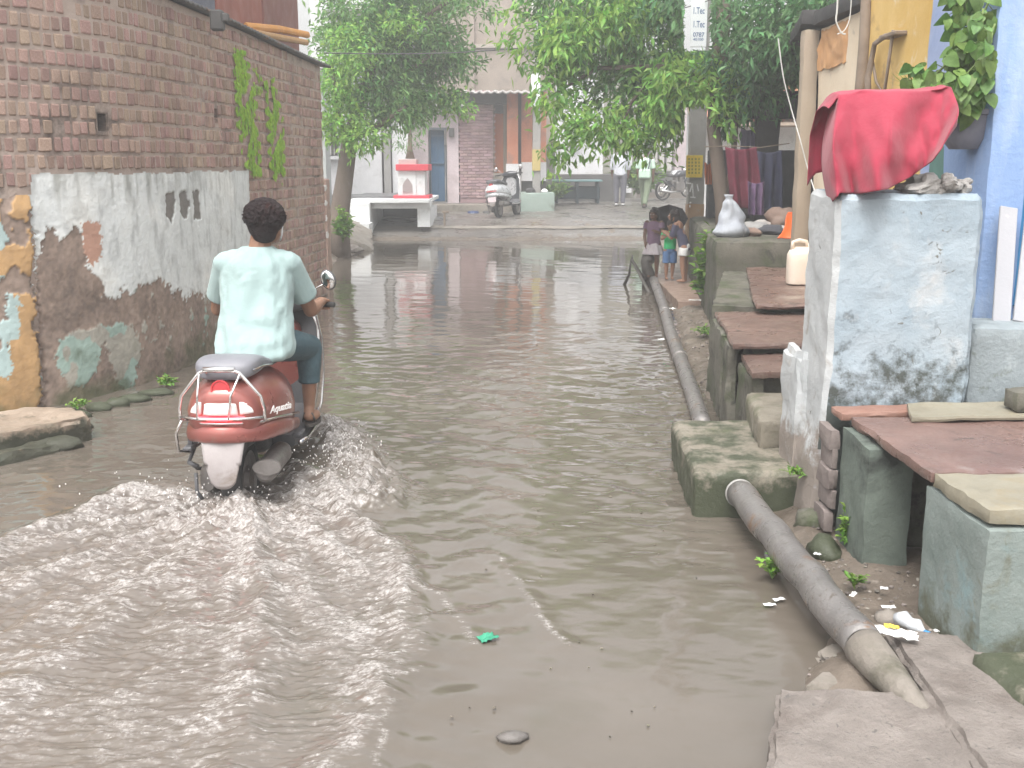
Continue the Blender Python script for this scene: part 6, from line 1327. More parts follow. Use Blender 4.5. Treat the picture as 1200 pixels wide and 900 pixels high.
    for k in range(9):
        a = math.radians(10+20*k); rg.append([Vector((x, 1.24+(.245+e)*math.cos(a), .23+(.245+e)*math.sin(a))) for x, e in ((-.075, -.03), (-.06, 0), (0, .012), (.06, 0), (.075, -.03), (.06, -.015), (0, -.003), (-.06, -.015))])
    m.loft(rg); m.build('front_mudguard', body, t, True, 50)
    m = MB(); m.tube([(0, 1.06, .95), (0, 1.22, .45)], .025, 10); m.tube([(.075, 1.2, .46), (.075, 1.24, .214)], .018, 8); m.tube([(-.075, 1.2, .46), (-.075, 1.24, .214)], .018, 8); m.build('front_fork', greyp, t, True)
    # handlebar cowl, grips, levers, mirrors, headlight
    m = MB(); ks = [(-.20, .018, .022), (-.16, .032, .04), (-.08, .06, .06), (0, .075, .075), (.08, .06, .06), (.16, .032, .04), (.20, .018, .022)]
    m.loft([[Vector((x, 1.0+ry*1.1*math.cos(a)+.04, 1.0+rz*math.sin(a))) for a in [2*math.pi*k/16 for k in range(16)]] for x, ry, rz in [tuple(q) for q in smoothkeys(ks, 3)]]); hc = m.build('handlebar_cowl', shield, t, True, 60)
    m = MB(); m.loft([[Vector((.055*math.cos(a), 1.045, 1.0+.045*math.sin(a))) for a in [2*math.pi*k/16 for k in range(16)]], [Vector((.07*math.cos(a), 1.13, 1.0+.055*math.sin(a))) for a in [2*math.pi*k/16 for k in range(16)]]]); m.build('headlight', lens, hc, True, 40)
    for s in (-1, 1):
        m = MB().tube([(s*.19, 1.02, 1.0), (s*.24, 1.0, 1.0), (s*.35, .965, .995)], .0165, 10); m.build('grip', rubber, t, True)
        m = MB().tube([(s*.20, 1.05, .99), (s*.27, 1.055, .985), (s*.34, 1.02, .98)], .006, 6); m.build('brake_lever', chrome, t, True)
        m = MB().tube([(s*.17, 1.02, 1.02), (s*.24, 1.02, 1.09), (s*.30, 1.0, 1.12)], .005, 6); ms = m.build('mirror_stalk', chrome, t, True)
        c = Vector((s*.315, .99, 1.14)); m = MB().ell(c, (.045, .016, .062), Matrix.Rotation(s*-.35, 3, 'Y'), 18, 10); mr_ = m.build('mirror', greyp, t, True)
        m = MB().ell(c+Vector((0, -.011, 0)), (.039, .008, .055), Matrix.Rotation(s*-.35, 3, 'Y'), 18, 8); m.build('mirror_glass', mat('mirror_glass', [(.75, .75, .75)], 3, .05, 0, metal=1, rvar=0) if 'mirror_glass' not in bpy.data.materials else bpy.data.materials['mirror_glass'], mr_, True)
    if guard:
        m = MB(); z0 = .0
        outer = [(-.205, -.285, .60), (-.205, -.285, .655), (-.190, -.29, .72), (-.095, -.30, .835), (-.055, -.30, .850), (.055, -.30, .850), (.095, -.30, .835), (.190, -.29, .72), (.205, -.285, .655), (.205, -.285, .60)]
        m.tube(outer, .0085, 8); m.tube([(-.205, -.285, .615), (-.1, -.335, .615), (0, -.345, .615), (.1, -.335, .615), (.205, -.285, .615)], .007, 8)
        m.tube([(-.095, -.302, .83), (-.10, -.335, .73), (-.105, -.338, .615)], .006, 8); m.tube([(.100, -.302, .83), (.06, -.34, .73), (.045, -.343, .615)], .006, 8)
        m.tube([(-.205, -.285, .605), (-.19, -.2, .58)], .008, 8); m.tube([(.205, -.285, .605), (.19, -.2, .58)], .008, 8); m.tube([(-.06, -.30, .85), (-.09, -.2, .80)], .008, 8); m.tube([(.06, -.30, .85), (.09, -.2, .80)], .008, 8)
        g = m.build('rear_guard_rail', chrome, t, True); m = MB().tube([(-.075, -.302, .850), (.075, -.302, .850)], .014, 10); m.build('guard_pad', chrome, g, True)
        # left leg guard
        m = MB().tube([(-.20, -.26, .60), (-.245, -.24, .52), (-.25, -.2, .42), (-.225, -.1, .39), (-.20, .05, .41)], .008, 8); m.build('saree_guard', chrome, t, True)
        lt_ = text('Aquatia', .052, (.206, -.175, .605), (math.pi/2, 0, math.radians(58)), mat('silver_letters', [(.85, .82, .80)], 3, .3, 0), t, 'model_lettering', .0015, .92, .35)
        # crash bar along leg shield on the right
        m = MB().tube([(.20, .93, .98), (.245, .95, .93), (.27, .96, .80), (.275, .955, .6), (.262, .92, .42), (.245, .86, .33)], .0075, 8); m.build('leg_shield_guard', chrome, t, True); m = MB().tube([(-.20, .93, .98), (-.245, .95, .93), (-.27, .96, .80), (-.275, .955, .6), (-.262, .92, .42), (-.245, .86, .33)], .0075, 8); m.build('leg_shield_guard', chrome, t, True)
    return t
sc1 = scooter('ridden_scooter', 'coppery red scooter with chrome rear guard rail being ridden through the flood water', 'scooter', None, copper, greyp, tail_lit, True, False, seatm)
sc1.location = (SCX, SCY, -.12)
sc2 = scooter('parked_scooter', 'silver and black scooter parked across the junction beside the pale green trough', 'scooter', None, silverp, blackp, tail_off, False, True, greyp)
pz = at_d(585, 256, 26.4); sc2.location = (pz.x, 26.4, roadz(26.4)); sc2.rotation_euler = (0, math.radians(-7), math.radians(-20)); sc2.scale = (1.05, 1.05, 1.05)
# ---- motorcycles far behind the pole
def motorcycle(label, loc, rz, paint):
    t = thing('parked_motorcycle', label, 'motorcycle', loc, rz, 'motorcycles parked behind the utility pole')
    for yy in (0, 1.28):
        rings = []; 
        for k in range(29):
            a = 2*math.pi*k/28; rings.append([Vector((x, yy+r*math.cos(a), .30+r*math.sin(a))) for r, x in ((.25, -.03), (.29, -.035), (.30, 0), (.29, .035), (.25, .03))])
        wo = MB().lathe([(0, -.05), (.05, -.05), (.05, .05), (0, .05)], (0, yy, .30), 12, 'x').build('wheel', alum, t, True); MB().loft(rings, cap=False).build('tyre', rubber, wo, True)
        m = MB(); [m.tube([(0, yy, .3), (0, yy+.25*math.cos(k*.785), .3+.25*math.sin(k*.785))], .006, 4) for k in range(8)]; m.build('spokes', chrome, wo)
    MB().loft([ring_(y, w, zb, zt, .7, 14) for y, w, zb, zt in ((.45, .07, .72, .80), (.6, .13, .72, .92), (.85, .13, .74, .95), (.98, .06, .76, .90))]).build('fuel_tank', paint, t, True)
    MB().loft([ring_(y, w, zb, zt, .5, 12) for y, w, zb, zt in ((-.3, .08, .80, .86), (0, .12, .76, .84), (.3, .12, .72, .80), (.5, .08, .74, .80))]).build('seat', rubber, t, True)
    m = MB(); m.box((0, .62, .42), (.2, .32, .34), ch=.03); m.lathe([(.0, 0), (.09, 0), (.09, .22), (0, .22)], (0, .68, .55), 12, 'z'); m.build('engine', alum, t)
    m = MB(); m.tube([(0, 1.28, .3), (0, 1.02, 1.0)], .03, 8); m.tube([(0, .2, .6), (0, .62, .28), (0, 1.0, .8)], .02, 8); m.tube([(0, 0, .3), (0, .45, .5), (0, .98, .85)], .02, 8); m.build('frame', blackp, t)
    MB().tube([(-.36, .86, 1.06), (-.2, .98, 1.05), (0, 1.02, 1.02), (.2, .98, 1.05), (.36, .86, 1.06)], .014, 8).build('handlebar', chrome, t, True)
    MB().lathe([(0, 0), (.085, .0), (.09, -.03), (.05, -.12), (0, -.13)], (0, 1.20, .93), 14, 'y').build('headlight', lens, t, True)
    MB().tube([(.12, .6, .3), (.15, .2, .26), (.16, -.25, .33)], [.025, .045, .05], 10).build('exhaust', chrome, t, True)
    m = MB(); m.loft([[Vector((x, 1.28+.33*math.cos(a), .3+.33*math.sin(a))) for x in (-.05, .05, .05, -.05)] for a in [math.radians(20+15*k) for k in range(9)]]); m.build('front_mudguard', paint, t, True)
    return t
a = at_d(790, 216, 34.5); motorcycle('dark motorcycle parked side-on behind the utility pole, nearer of the two', (a.x-.35, 34.5, roadz(34)), math.radians(-62), blackp)
a = at_d(786, 208, 37); motorcycle('silver-grey motorcycle parked farther back behind the utility pole', (a.x-.3, 37, roadz(37)), math.radians(-50), silverp)
# ================================================================ PEOPLE
def fig(m, name, mt, par, vox, smooth=4, fac=.6):
    o = m.build(name, mt, par, True); r = o.modifiers.new('r', 'REMESH'); r.mode = 'VOXEL'; r.voxel_size = vox; r.use_smooth_shade = True
    s = o.modifiers.new('s', 'SMOOTH'); s.factor = fac; s.iterations = smooth; return o
def chain(m, pts, rads, n=12):
    for i in range(len(pts)-1): m.capsule(pts[i], pts[i+1], rads[i], rads[i+1], n)
skin = mat('brown_skin', [(.24, .125, .08), (.31, .17, .11)], 6, .55, .15, 120)
skin_d = mat('dark_brown_skin', [(.14, .075, .05), (.19, .105, .07)], 6, .55, .15, 120)
hairm = mat('black_hair', [(.018, .014, .014), (.04, .028, .025)], 14, .5, .9, 90, bdist=.01, stretch=(1, 1, .4))
hairr = mat('dark_reddish_hair', [(.012, .010, .012), (.03, .016, .016)], 6, .6, 1.0, 110, bdist=.02, spec=.2, stain=((.07, .022, .018), 5, .58, .1))
eyew = mat('eye_white', [(.75, .73, .7)], 3, .3, 0); eyeb = mat('eye_dark', [(.02, .012, .01)], 3, .2, 0); lipm = mat('lip', [(.30, .11, .09)], 3, .5, 0)
def hand(m, wrist, dirv, palm_n, s=1.0, curl=.5, side=1):
    """palm then four bent fingers and a thumb; dirv: towards fingertips, palm_n: out of the palm"""
    wrist = Vector(wrist); d = Vector(dirv).normalized(); n = Vector(palm_n); n = (n - d*n.dot(d)).normalized(); l = d.cross(n)*side
    R = Matrix((l, d, n)).transposed(); m.ell(wrist+d*.045*s, (.040*s, .052*s, .016*s), R, 12, 8)
    for i, (off, L) in enumerate(((-.028, .062), (-.010, .072), (.009, .068), (.026, .052))):
        p = wrist+d*(.085-.006*abs(i-1))*s+l*off*s; a = curl*.5; L *= s; q = p
        for seg, rr in ((.45, .0085), (.32, .0078), (.23, .0068)):
            v = d*math.cos(a)+n*math.sin(a); q2 = q+v*L*seg; m.capsule(q, q2, rr*s, rr*s*.92, 8); q = q2; a += curl*1.0
    tb = wrist+d*.02*s-l*.034*s; v1 = (d*.7-l*.6+n*.3).normalized(); m.capsule(tb, tb+v1*.036*s, .0115*s, .010*s, 8); v2 = (d*.8-l*.1+n*.6).normalized(); m.capsule(tb+v1*.036*s, tb+v1*.036*s+v2*.028*s, .0095*s, .0085*s, 8)
def grip_hand(m, c, ax, back, s=1.0):
    """hand closed round a bar: c centre on the bar, ax along the bar outwards, back: from knuckles to the wrist side"""
    c = Vector(c); ax = Vector(ax).normalized(); b = Vector(back); b = (b-ax*b.dot(ax)).normalized(); u = ax.cross(b); u = u if u.z > 0 else -u
    m.ell(c+b*.028*s+u*.020*s, (.038*s, .034*s, .020*s), Matrix((ax, b, u)).transposed(), 12, 8)
    for i, off in enumerate((-.031, -.010, .011, .030)):
        p = []; R = .0275*s*(1 if i in (1, 2) else .96)
        for a in (60, 110, 165, 215, 255): 
            r = math.radians(a); p.append(c+ax*off*s+b*math.cos(r)*R+u*math.sin(r)*R)
        for k in range(4): m.capsule(p[k], p[k+1], .0098*s*(1-.05*k), .0095*s*(1-.05*k), 8)
    p0 = c-ax*.036*s+b*.03*s+u*.01*s; p1 = c-ax*.045*s+b*.012*s-u*.018*s; p2 = c-ax*.030*s-b*.012*s-u*.026*s
    m.capsule(p0, p1, .013*s, .011*s, 8); m.capsule(p1, p2, .0105*s, .009*s, 8)
# ---- the rider (coordinates relative to the scooter's origin)
R0 = thing('rider', 'person in pale aqua T-shirt and dark teal trousers riding the red scooter', 'person', (SCX+.025, SCY, -.12))
m = MB(); hipL, hipR = Vector((-.10, .33, .87)), Vector((.10, .33, .87)); pel = Vector((0, .32, .90)); ch = Vector((0, .42, 1.16)); nk = Vector((.02, .455, 1.385)); hd = Vector((.055, .47, 1.495))
shL, shR = Vector((-.160, .44, 1.295)), Vector((.172, .45, 1.295)); elL, elR = Vector((-.262, .60, 1.02)), Vector((.25, .62, 1.01)); hL, hR = Vector((-.31, .975, .996)), Vector((.26, .975, .996))
m.ell(pel, (.165, .13, .12)); m.ell((0, .36, 1.0), (.145, .105, .14)); m.ell(ch+Vector((0, 0, .03)), (.165, .11, .17)); m.ell((0, .44, 1.265), (.165, .08, .075))
m.capsule(nk+Vector((-.01, -.01, -.08)), nk+Vector((.01, .01, .05)), .062, .055); m.ell(hd+Vector((0, .0, .02)), (.076, .095, .10)); m.ell(hd+Vector((.012, .045, -.045)), (.055, .058, .062)); m.ell(hd+Vector((.02, .10, -.015)), (.012, .02, .022))
for s_, c_ in ((-1, hd+Vector((-.078, .0, .0))), (1, hd+Vector((.080, .0, .0)))): m.ell(c_, (.011, .02, .031), Matrix.Rotation(.2*s_, 3, 'Z'))
for S_, E_, H_, s_ in ((shL, elL, hL, -1), (shR, elR, hR, 1)):
    W_ = H_+Vector((-.0*s_, -.085, .025)); chain(m, [S_+Vector((-.01*s_, 0, -.015)), S_.lerp(E_, .5)+Vector((.004*s_, 0, 0)), E_], [.044, .044, .040]); chain(m, [E_, E_.lerp(W_, .35), W_], [.040, .040, .027]); m.capsule(W_, H_+Vector((0, -.045, .024)), .026, .026)
    grip_hand(m, H_, (s_, -.25, 0), (0, -1, .25), 1.0)
knR, anR = Vector((.215, .72, .785)), Vector((.205, .70, .44)); knL, anL = Vector((-.20, .74, .785)), Vector((-.17, .72, .44))
for H_, K_, A_, s_ in ((hipR, knR, anR, 1), (hipL, knL, anL, -1)):
    chain(m, [H_, H_.lerp(K_, .5), K_], [.085, .072, .054]); chain(m, [K_, K_.lerp(A_, .35)+Vector((0, -.015, 0)), A_], [.052, .050, .032]); A_ = Vector(A_)
    F_ = A_+Vector((.01*s_, .13, -.072)); m.capsule(A_+Vector((0, -.03, -.05)), A_+Vector((0, 0, 0)), .030, .032); m.ell(A_+Vector((.008*s_, .055, -.065)), (.042, .10, .028))
    for k in range(5): m.capsule(A_+Vector(((-.03+.015*k)*1, .13-.006*abs(k-2), -.078)), A_+Vector(((-.032+.016*k), .165-.012*abs(k-(1 if s_ > 0 else 3)), -.080)), .0105, .009, 8)
body = fig(m, 'body', skin, R0, .0055, 3)
# T-shirt
m = MB(); tr = []
for (cx, cy, z, rx, ry) in [tuple(q) for q in smoothkeys(((.015, .275, .80, .180, .135), (.015, .29, .835, .205, .158), (.014, .315, .90, .205, .155), (.012, .345, .98, .196, .142), (.012, .385, 1.07, .190, .138), (.008, .415, 1.15, .192, .138), (.005, .435, 1.22, .192, .138), (.005, .442, 1.28, .186, .128), (.005, .447, 1.32, .158, .112), (.01, .452, 1.355, .115, .096), (.012, .455, 1.378, .082, .078)), 5)]:
    ring = []
    for k in range(48):
        a = 2*math.pi*k/48; x, y = math.cos(a), math.sin(a); kx = (abs(x)**.8)*(1 if x > 0 else -1); f = 1+.022*math.sin(a*7+z*9)*max(0, (1.15-z)*4) if z < 1.15 else 1
        wr_ = .010*mnoise.noise(Vector((x*3.5, y*3.5, z*7)))+.006*max(0, 1-abs(mnoise.noise(Vector((x*2.2+z*2, y*2.2, z*6+x*2))))*5)*(1 if z < 1.25 else .3)+.012*mnoise.noise(Vector((x*2, y*2, z*16)))*max(0, 1.12-z)*4
        ring.append(Vector((cx+rx*kx*f+wr_*x, cy+ry*y*f+wr_*y*1.6, z)))
    tr.append(ring)
m.loft(tr)
for S_, E_, s_ in ((shL, elL, -1), (shR, elR, 1)):
    d_ = (E_-S_).normalized(); e = S_+d_*.235; m.ell(S_+Vector((-.004*s_, 0, -.012)), .070, None, 20, 14); m.ell(S_+Vector((-.055*s_, 0, -.004)), (.08, .085, .072), None, 20, 14); m.capsule(S_+Vector((-.045*s_, 0, .0)), S_+d_*.05, .070, .068, 16); m.tube([S_+d_*.0, S_+d_*.06, S_+d_*.15, e, e+d_*.008], [.069, .069, .071, .076, .073], 18)
shirtm = mat('aqua_tshirt', [(.29, .385, .378), (.32, .415, .405)], 2.2, .9, .45, 9, bdist=.02, spec=.2, sheen=.15)
sh = fig(m, 't_shirt', shirtm, R0, .0065, 3, .5)
m = MB().tube([Vector((.012+.078*math.cos(a), .458+.072*math.sin(a), 1.366)) for a in [2*math.pi*k/24 for k in range(25)]], .007, 8); m.build('collar', shirtm, sh, True)
m = MB().ell((.0, .262+.04, 1.235), (.011, .004, .009)); m.build('neck_label_print', mat('print_blue', [(.15, .4, .5)], 3, .6), sh, True)
# trousers
m = MB(); m.ell(pel+Vector((0, .0, -.01)), (.180, .15, .12))
for H_, K_, A_ in ((hipR, knR, anR), (hipL, knL, anL)):
    B_ = K_.lerp(A_, .58); chain(m, [H_, H_.lerp(K_, .5), K_], [.100, .090, .072], 16); m.tube([K_, K_.lerp(B_, .4)+Vector((0, -.012, 0)), K_.lerp(B_, .8), B_], [.074, .070, .062, .060], 16)
    m.tube([B_+Vector((0, 0, .012)), B_+Vector((0, 0, -.006))], .063, 16)
fig(m, 'trousers', mat('dark_teal_denim', [(.045, .085, .105), (.075, .125, .145)], 4, .85, .5, 60, stain=((.10, .17, .19), 3, .56, .12)), R0, .008, 2)
# hair
m = MB(); rh = random.Random(6); m.ell(hd+Vector((0, -.012, .04)), (.110, .118, .100), None, 20, 12); m.ell(hd+Vector((0, -.055, .0)), (.088, .062, .088)); m.ell(hd+Vector((0, -.045, -.055)), (.066, .052, .045))
for i in range(620):
    a = rh.uniform(0, 6.28); e = rh.uniform(-.35, 1.5); v = Vector((math.cos(a)*math.cos(e), math.sin(a)*math.cos(e)-.12, math.sin(e)*.95)); 
    if v.y > .6 and v.z < .5: continue
    p = hd+Vector((0, -.012, .04))+Vector((v.x*.108, v.y*.114, v.z*.098)); tw = Vector((rh.gauss(0, .35), rh.gauss(0, .35), rh.gauss(-.1, .3)))
    m.capsule(p-v*.02, p+(v+tw).normalized()*rh.uniform(.002, .012), .009, .004, 6)
fig(m, 'hair', hairr, R0, .0048, 7, .5)
m = MB(); 
for s_ in (-1, 1): m.ell(hd+Vector((.014+s_*.03, .083, .012)), (.014, .010, .008))
m.build('eye', eyew, R0, True); m = MB()
for s_ in (-1, 1): m.ell(hd+Vector((.014+s_*.03, .091, .012)), (.006, .004, .006))
m.build('iris', eyeb, R0, True); m = MB().ell(hd+Vector((.016, .101, -.05)), (.022, .006, .007)); m.build('mouth', lipm, R0, True)
m = MB().tube([hd+Vector((.075, .055, .04)), hd+Vector((.088, .02, .01)), hd+Vector((.082, .01, -.06)), hd+Vector((.062, .06, -.09))], .004, 6); m.build('mask_strap', signm, R0, True)
# sandals
sandm = mat('dark_sandal', [(.06, .05, .045), (.09, .08, .07)], 5, .6, .3)
for A_, s_ in ((anR, 1), (anL, -1)):
    m = MB(); c = A_+Vector((.006*s_, .055, -.098)); m.loft([[c+Vector((.046*math.cos(a)*(1-.15*(math.sin(a) < 0)), .125*math.sin(a), z)) for a in [2*math.pi*k/20 for k in range(20)]] for z in (-.010, .008)]); so_ = m.build('sandal', sandm, R0, True, 40)
    m = MB().tube([A_+Vector((-.046, .07, -.09)), A_+Vector((-.025, .08, -.045)), A_+Vector((.02, .08, -.045)), A_+Vector((.05, .07, -.09))], .009, 8, squash=(1, .5)); m.tube([A_+Vector((-.036, -.02, -.085)), A_+Vector((-.02, -.04, -.03)), A_+Vector((.02, -.04, -.03)), A_+Vector((.038, -.02, -.085))], .007, 8); m.build('sandal_strap', sandm, so_, True)

# ---- generic standing figure. J: dict of joints in metres, unit height built for H
def standing(name, label, loc, rz, H, top, bottom, skinm, hair, group=None, arms=None, lean=0, stride=0, skirt=False, hairlen=0, sleeves=.5, legcov=1.0, topm=None, botm=None, vox=.012, headturn=0, topto=.50, shoes=None, width=1.0, child=False, belly=0):
    t = thing(name, label, 'person', loc, rz, group); k = H
    hs_ = 1.22 if child else 1.0
    def P(x, y, z): return Vector((x*k*width, y*k + lean*max(0, z-.5)*k, z*k))
    hipz = .50 if not child else .47; shz = .815 if not child else .78
    hip = [P(-.055, 0, hipz), P(.055, 0, hipz)]; kn = [P(-.055, stride*.10+.012, .275), P(.055, -stride*.10+.012, .275)]; an = [P(-.05, stride*.17-.01, .045), P(.05, -stride*.2-.01, .045+abs(stride)*.03)]
    sh_ = [P(-.105, 0, shz), P(.105, 0, shz)]
    if arms is None: arms = [((-.135, .01, .64), (-.125, .05, .49)), ((.135, .01, .64), (.125, .05, .49))]
    el = [P(*a[0]) for a in arms]; wr_ = [P(*a[1]) for a in arms]
    hz = (.925 if not child else .90); hc = P(0, .012, hz)
    m = MB(); m.ell(P(0, 0, hipz+.02), (.088*k, .062*k, .06*k)); m.ell(P(0, 0, .62), (.078*k*(1+belly), .055*k*(1+belly), .10*k)); m.ell(P(0, 0, .73), (.09*k, .058*k, .095*k)); m.capsule(P(0, -.005, shz), P(0, .005, hz-.04), .034*k, .030*k)
    hr = .060*k*hs_; m.ell(hc, (hr*.80, hr*.95, hr*1.15), Matrix.Rotation(headturn, 3, 'Z'))
    fx, fy = -math.sin(headturn), math.cos(headturn); m.ell(hc+Vector((fx*hr*.95, fy*hr*.95, -.1*hr)), (.12*hr, .18*hr, .22*hr)); m.ell(hc+Vector((fx*hr*.25, fy*hr*.25, -.55*hr)), (.62*hr, .65*hr, .6*hr))
    for s in (-1, 1): m.ell(hc+Vector((s*fy*hr*.82, s*fx*-.82*hr*-1, 0)), (.10*hr, .2*hr, .28*hr))
    for i, s in ((0, -1), (1, 1)):
        chain(m, [sh_[i], el[i]], [.034*k, .026*k]); chain(m, [el[i], wr_[i]], [.027*k, .018*k]); d_ = (wr_[i]-el[i]).normalized(); hand(m, wr_[i], d_+Vector((0, .1, -.05)), Vector((-s, .3, 0)), k/1.72*(1.05 if child else 1), .5, s)
        chain(m, [hip[i], kn[i]], [.056*k, .038*k]); chain(m, [kn[i], kn[i].lerp(an[i], .35), an[i]], [.037*k, .036*k, .022*k]); m.ell(an[i]+Vector((0, .035*k, -.025*k)), (.028*k, .070*k, .020*k)); 
    fig(m, 'body', skinm, t, vox*.8, 2)
    m = MB(); b0 = topto
    tr = []
    for z, rx, ry in ((b0, .100, .075), (b0+.02, .102, .078), (.62, .094*(1+belly), .070*(1+belly)), (.72, .104, .070), (.79, .104, .062), (.825, .07, .048), (.84, .04, .04)):
        ring = []
        for q in range(32):
            a = 2*math.pi*q/32; f = 1+.04*math.sin(a*5+z*30)*(1 if z < .65 else .2); p = P(0, 0, z); flare = 1.0
            ring.append(p+Vector((rx*k*f*math.cos(a)*width, ry*k*f*math.sin(a), 0)))
        tr.append(ring)
    if child: tr = [[p+Vector((0, 0, -.035*k*(1 if j > 2 else .3))) for p in r] for j, r in enumerate(tr)]
    m.loft(tr)
    for i, s in ((0, -1), (1, 1)):
        d_ = el[i]-sh_[i]
        if sleeves <= 1: m.tube([sh_[i], sh_[i]+d_*sleeves*.5, sh_[i]+d_*sleeves], [.044*k, .044*k, .046*k], 12)
        else: chain(m, [sh_[i], el[i]], [.044*k, .037*k]); d2 = wr_[i]-el[i]; m.tube([el[i], el[i]+d2*(sleeves-1)], [.037*k, .031*k], 12)
    fig(m, top, topm, t, vox, 2, .4)
    m = MB()
    if skirt:
        rings = []
        for j in range(12):
            v = j/11; z = hipz+.06-(.235)*v*legcov
            ring = []
            for q in range(64):
                a = 2*math.pi*q/64; f = 1+.09*v*math.sin(a*9+1)+.05*v*math.sin(a*4); r = .075+.065*v
                ring.append(P(0, 0, z)+Vector((r*1.12*k*f*math.cos(a), r*.85*k*f*math.sin(a), 0)))
            rings.append(ring)
        m.loft(rings); bo = m.build(bottom, botm, t, True)
    else:
        m.ell(P(0, 0, hipz+.01), (.094*k, .072*k, .065*k))
        for i in (0, 1):
            if legcov > .9: chain(m, [hip[i], kn[i]], [.064*k, .050*k], 14); m.tube([kn[i], kn[i].lerp(an[i], .5), an[i].lerp(kn[i], .02)], [.050*k, .044*k, .040*k], 14)
            else: e = hip[i].lerp(kn[i], legcov*1.6); m.tube([hip[i], e], [.066*k, .068*k], 14)
        fig(m, bottom, botm, t, vox, 2, .4)
    m = MB(); m.ell(hc+Vector((-fx*hr*.12, -fy*hr*.12, hr*.22)), (hr*.92, hr*1.02, hr*1.02), Matrix.Rotation(headturn, 3, 'Z')); rr = random.Random(len(label))
    if hairlen:
        m.ell(hc+Vector((-fx*hr*.5, -fy*hr*.5, -hr*.35)), (hr*.85, hr*.55, hr*(.8+hairlen)))
        for s in (-1, 1): m.capsule(hc+Vector((s*hr*.75*fy, s*hr*.75*fx, hr*.2)), hc+Vector((s*hr*.8*fy, s*hr*.8*fx, -hr*(.5+hairlen*.7))), hr*.28, hr*.2)
    for i in range(40):
        v = Vector((rr.gauss(0, 1), rr.gauss(0, 1), abs(rr.gauss(0, 1)))).normalized(); 
        if v.x*fx+v.y*fy > .55 and v.z < .6: continue
        p = hc+Vector((v.x*hr*.9, v.y*hr*1.0, v.z*hr*1.15+hr*.2)); m.capsule(p-v*hr*.1, p+v*hr*.12, hr*.12, hr*.06, 6)
    # clear the face of hair
    hair_o = fig(m, 'hair', hair, t, vox*.7, 1, .3)
    def face(u, v_, dpt): return hc+Vector((fy*u*hr+fx*dpt*hr, -(-fx)*u*hr*-1*0+fx*0+(-fx*u*hr)*-1*0+fy*dpt*hr+(-fx*-u*hr)*0, v_*hr))
    right = Vector((fy, -fx, 0)); fwd = Vector((fx, fy, 0))
    fc_ = MB().ell(hc+fwd*hr*.32+Vector((0, 0, -hr*.28)), (hr*.66, hr*.70, hr*.82), Matrix.Rotation(headturn, 3, 'Z')); fo_ = fc_.build('face', skinm, t, True)
    e1 = MB(); e2 = MB(); 
    for s in (-1, 1): e1.ell(hc+right*s*.32*hr+fwd*.93*hr+Vector((0, 0, -.02*hr)), (.14*hr, .10*hr, .08*hr)); e2.ell(hc+right*s*.32*hr+fwd*1.0*hr+Vector((0, 0, -.02*hr)), (.07*hr, .06*hr, .07*hr)); 
    e1.build('eye', eyew, fo_, True); e2.build('iris', eyeb, fo_, True); MB().ell(hc+fwd*1.05*hr+Vector((0, 0, -.28*hr)), (.12*hr, .14*hr, .16*hr)).build('nose', skinm, fo_, True)
    MB().ell(hc+fwd*.93*hr+Vector((0, 0, -.62*hr)), (.24*hr, .08*hr, .07*hr)).build('mouth', lipm, fo_, True)
    if shoes:
        for i in (0, 1): MB().ell(an[i]+Vector((0, .032*k, -.022*k)), (.032*k, .078*k, .024*k)).build('shoe', shoes, t, True)
    return t
def gl(px_, py_, D, z): p = at_d(px_, py_, D); return (p.x, D, z)
K = .125
purp = mat('purple_top', [(.17, .10, .16), (.24, .15, .22)], 5, .85, .3, 60); greyskirt = mat('grey_pink_skirt', [(.42, .37, .40), (.55, .50, .52)], 9, .85, .3, 60, stretch=(4, 4, .3))
grnt = mat('bright_green_top', [(.03, .48, .16), (.05, .60, .22)], 4, .8, .2, 60); bluj = mat('blue_denim', [(.05, .12, .27), (.13, .23, .42)], 7, .85, .4, 60); navy = mat('navy_top', [(.05, .05, .085), (.085, .08, .13)], 5, .85, .3, 60); whs = mat('white_shorts', [(.6, .6, .6), (.72, .72, .7)], 5, .85, .3)
standing('standing_girl', 'child in dull purple top and pale grey skirt, leftmost of the three children', gl(765, 324, 14.9, K), math.radians(160), .97, 'top', 'skirt', skin_d, hairm, 'children on the kerb ledge', skirt=True, hairlen=.9, topm=purp, botm=greyskirt, vox=.010, topto=.46, child=True, arms=[((-.13, .03, .62), (-.06, .10, .66)), ((.13, .02, .60), (.11, .06, .48))], headturn=-.3, legcov=.85)
standing('standing_toddler', 'smallest child in bright green top and blue denim bottoms between the other two', gl(784, 328, 14.6, K), math.radians(185), .82, 'top', 'trousers', skin, hairm, 'children on the kerb ledge', skirt=False, topm=grnt, botm=bluj, vox=.009, topto=.52, child=True, arms=[((-.15, .05, .68), (-.10, .14, .72)), ((.15, .05, .68), (.08, .14, .74))], legcov=.62, belly=.1)
standing('bending_child', 'child in dark navy top and white shorts bending forward over the smallest child', gl(801, 334, 14.3, K), math.radians(65), .98, 'top', 'shorts', skin, hairm, 'children on the kerb ledge', topm=navy, botm=whs, vox=.010, topto=.44, child=True, lean=.38, arms=[((-.10, .12, .60), (-.06, .20, .66)), ((.10, .12, .60), (.06, .20, .66))], legcov=.35, hairlen=.5, sleeves=.9, headturn=.3)
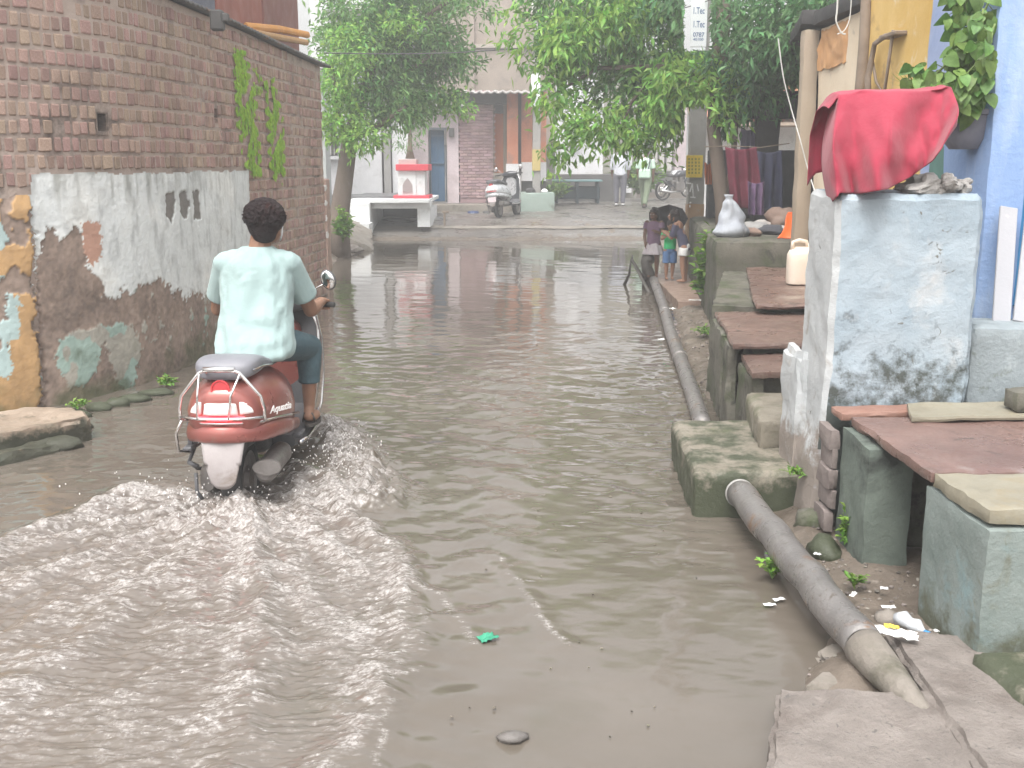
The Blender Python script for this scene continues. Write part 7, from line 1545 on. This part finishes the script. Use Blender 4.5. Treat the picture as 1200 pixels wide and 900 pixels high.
# dark open umbrella lying behind the children's heads
t = thing('dark_umbrella', 'old black umbrella leaning open behind the heads of the three children', 'umbrella')
c = at_d(783, 256, 15.5); um = mat('black_umbrella_cloth', [(.035, .03, .035), (.06, .05, .055)], 4, .7, .3)
def umb(u, v):
    a = 2*math.pi*u; r = .28*v*(1-.07*abs(math.sin(a*4))**.5*v); return Vector((c.x+r*math.cos(a), c.y+.15*(1-v*v)*1.0-.06+.1*r*math.sin(a), c.z+.72*r*math.sin(a)))
o = MB().grid(umb, 64, 8).build('canopy', um, t, True); sd = o.modifiers.new('t', 'SOLIDIFY'); sd.thickness = .004
MB().tube([c+Vector((0, .1, 0)), c+Vector((.02, -.12, -.25)), c+Vector((.03, -.15, -.55))], .009, 8).build('handle', blackp, t, True)
m = MB(); [m.tube([c+Vector((0, .08, 0)), Vector(umb(k/8, 1))+Vector((0, -.004, 0))], .003, 5) for k in range(8)]; m.build('ribs', blackp, t)
# two men across the junction
shw_ = mat('pale_grey_shirt', [(.50, .52, .57), (.60, .62, .66)], 3, .85, .3, 20); dgt = mat('grey_trousers', [(.10, .10, .12), (.15, .15, .175)], 4, .85, .3); pgs = mat('pale_green_shirt', [(.46, .62, .50), (.58, .72, .62)], 3, .85, .3, 20); ogt = mat('olive_trousers', [(.13, .17, .11), (.19, .23, .15)], 4, .85, .3)
shw2 = mat('white_shoe', [(.7, .7, .7)], 3, .6); 
standing('standing_man', 'person in pale grey shirt and dark grey trousers seen from behind under the leaves', gl(726, 241, 30.6, roadz(30.6)), math.radians(-8), 1.68, 'shirt', 'trousers', skin_d, hairm, 'men across the junction', topm=shw_, botm=dgt, vox=.016, sleeves=1.3, shoes=shw2, width=1.06)
wm_ = standing('walking_man', 'person in pale green shirt and olive trousers walking with a shoulder bag across the junction', gl(755, 244, 29.6, roadz(29.6)), math.radians(-25), 1.62, 'shirt', 'trousers', skin_d, hairm, 'men across the junction', topm=pgs, botm=ogt, vox=.016, sleeves=.9, stride=.7, width=1.02, lean=.04, shoes=sandm)
m = MB(); m.box((.03, -.14, .93), (.32, .10, .24), ch=.03); bg_ = m.build('shoulder_bag', pgs); bg_.location = wm_.location; bg_.rotation_euler = wm_.rotation_euler; tag(bg_, 'pale green shoulder bag hanging on the back of the walking man', 'bag')
m = MB().tube([(.12, -.13, 1.02), (.16, -.10, 1.25), (.12, .0, 1.42), (.02, .10, 1.3), (-.08, .12, 1.05)], .016, 8); ms_ = m.build('strap', navy, bg_, True)
# ================================================================ monsoon haze
m = MB(); m.box((0, 41.5, 4.4), (200, 115, 12.2))
hz = m.build('haze'); tag(hz, kind='stuff')
hm = bpy.data.materials.new('haze'); hm.use_nodes = True; nt = hm.node_tree; nt.nodes.clear(); out = _n(nt, 'ShaderNodeOutputMaterial'); pv = _n(nt, 'ShaderNodeVolumePrincipled')
pv.inputs['Color'].default_value = (.97, .96, .95, 1); pv.inputs['Density'].default_value = .009; pv.inputs['Anisotropy'].default_value = .2
nt.links.new(pv.outputs[0], out.inputs['Volume']); hz.data.materials.append(hm)
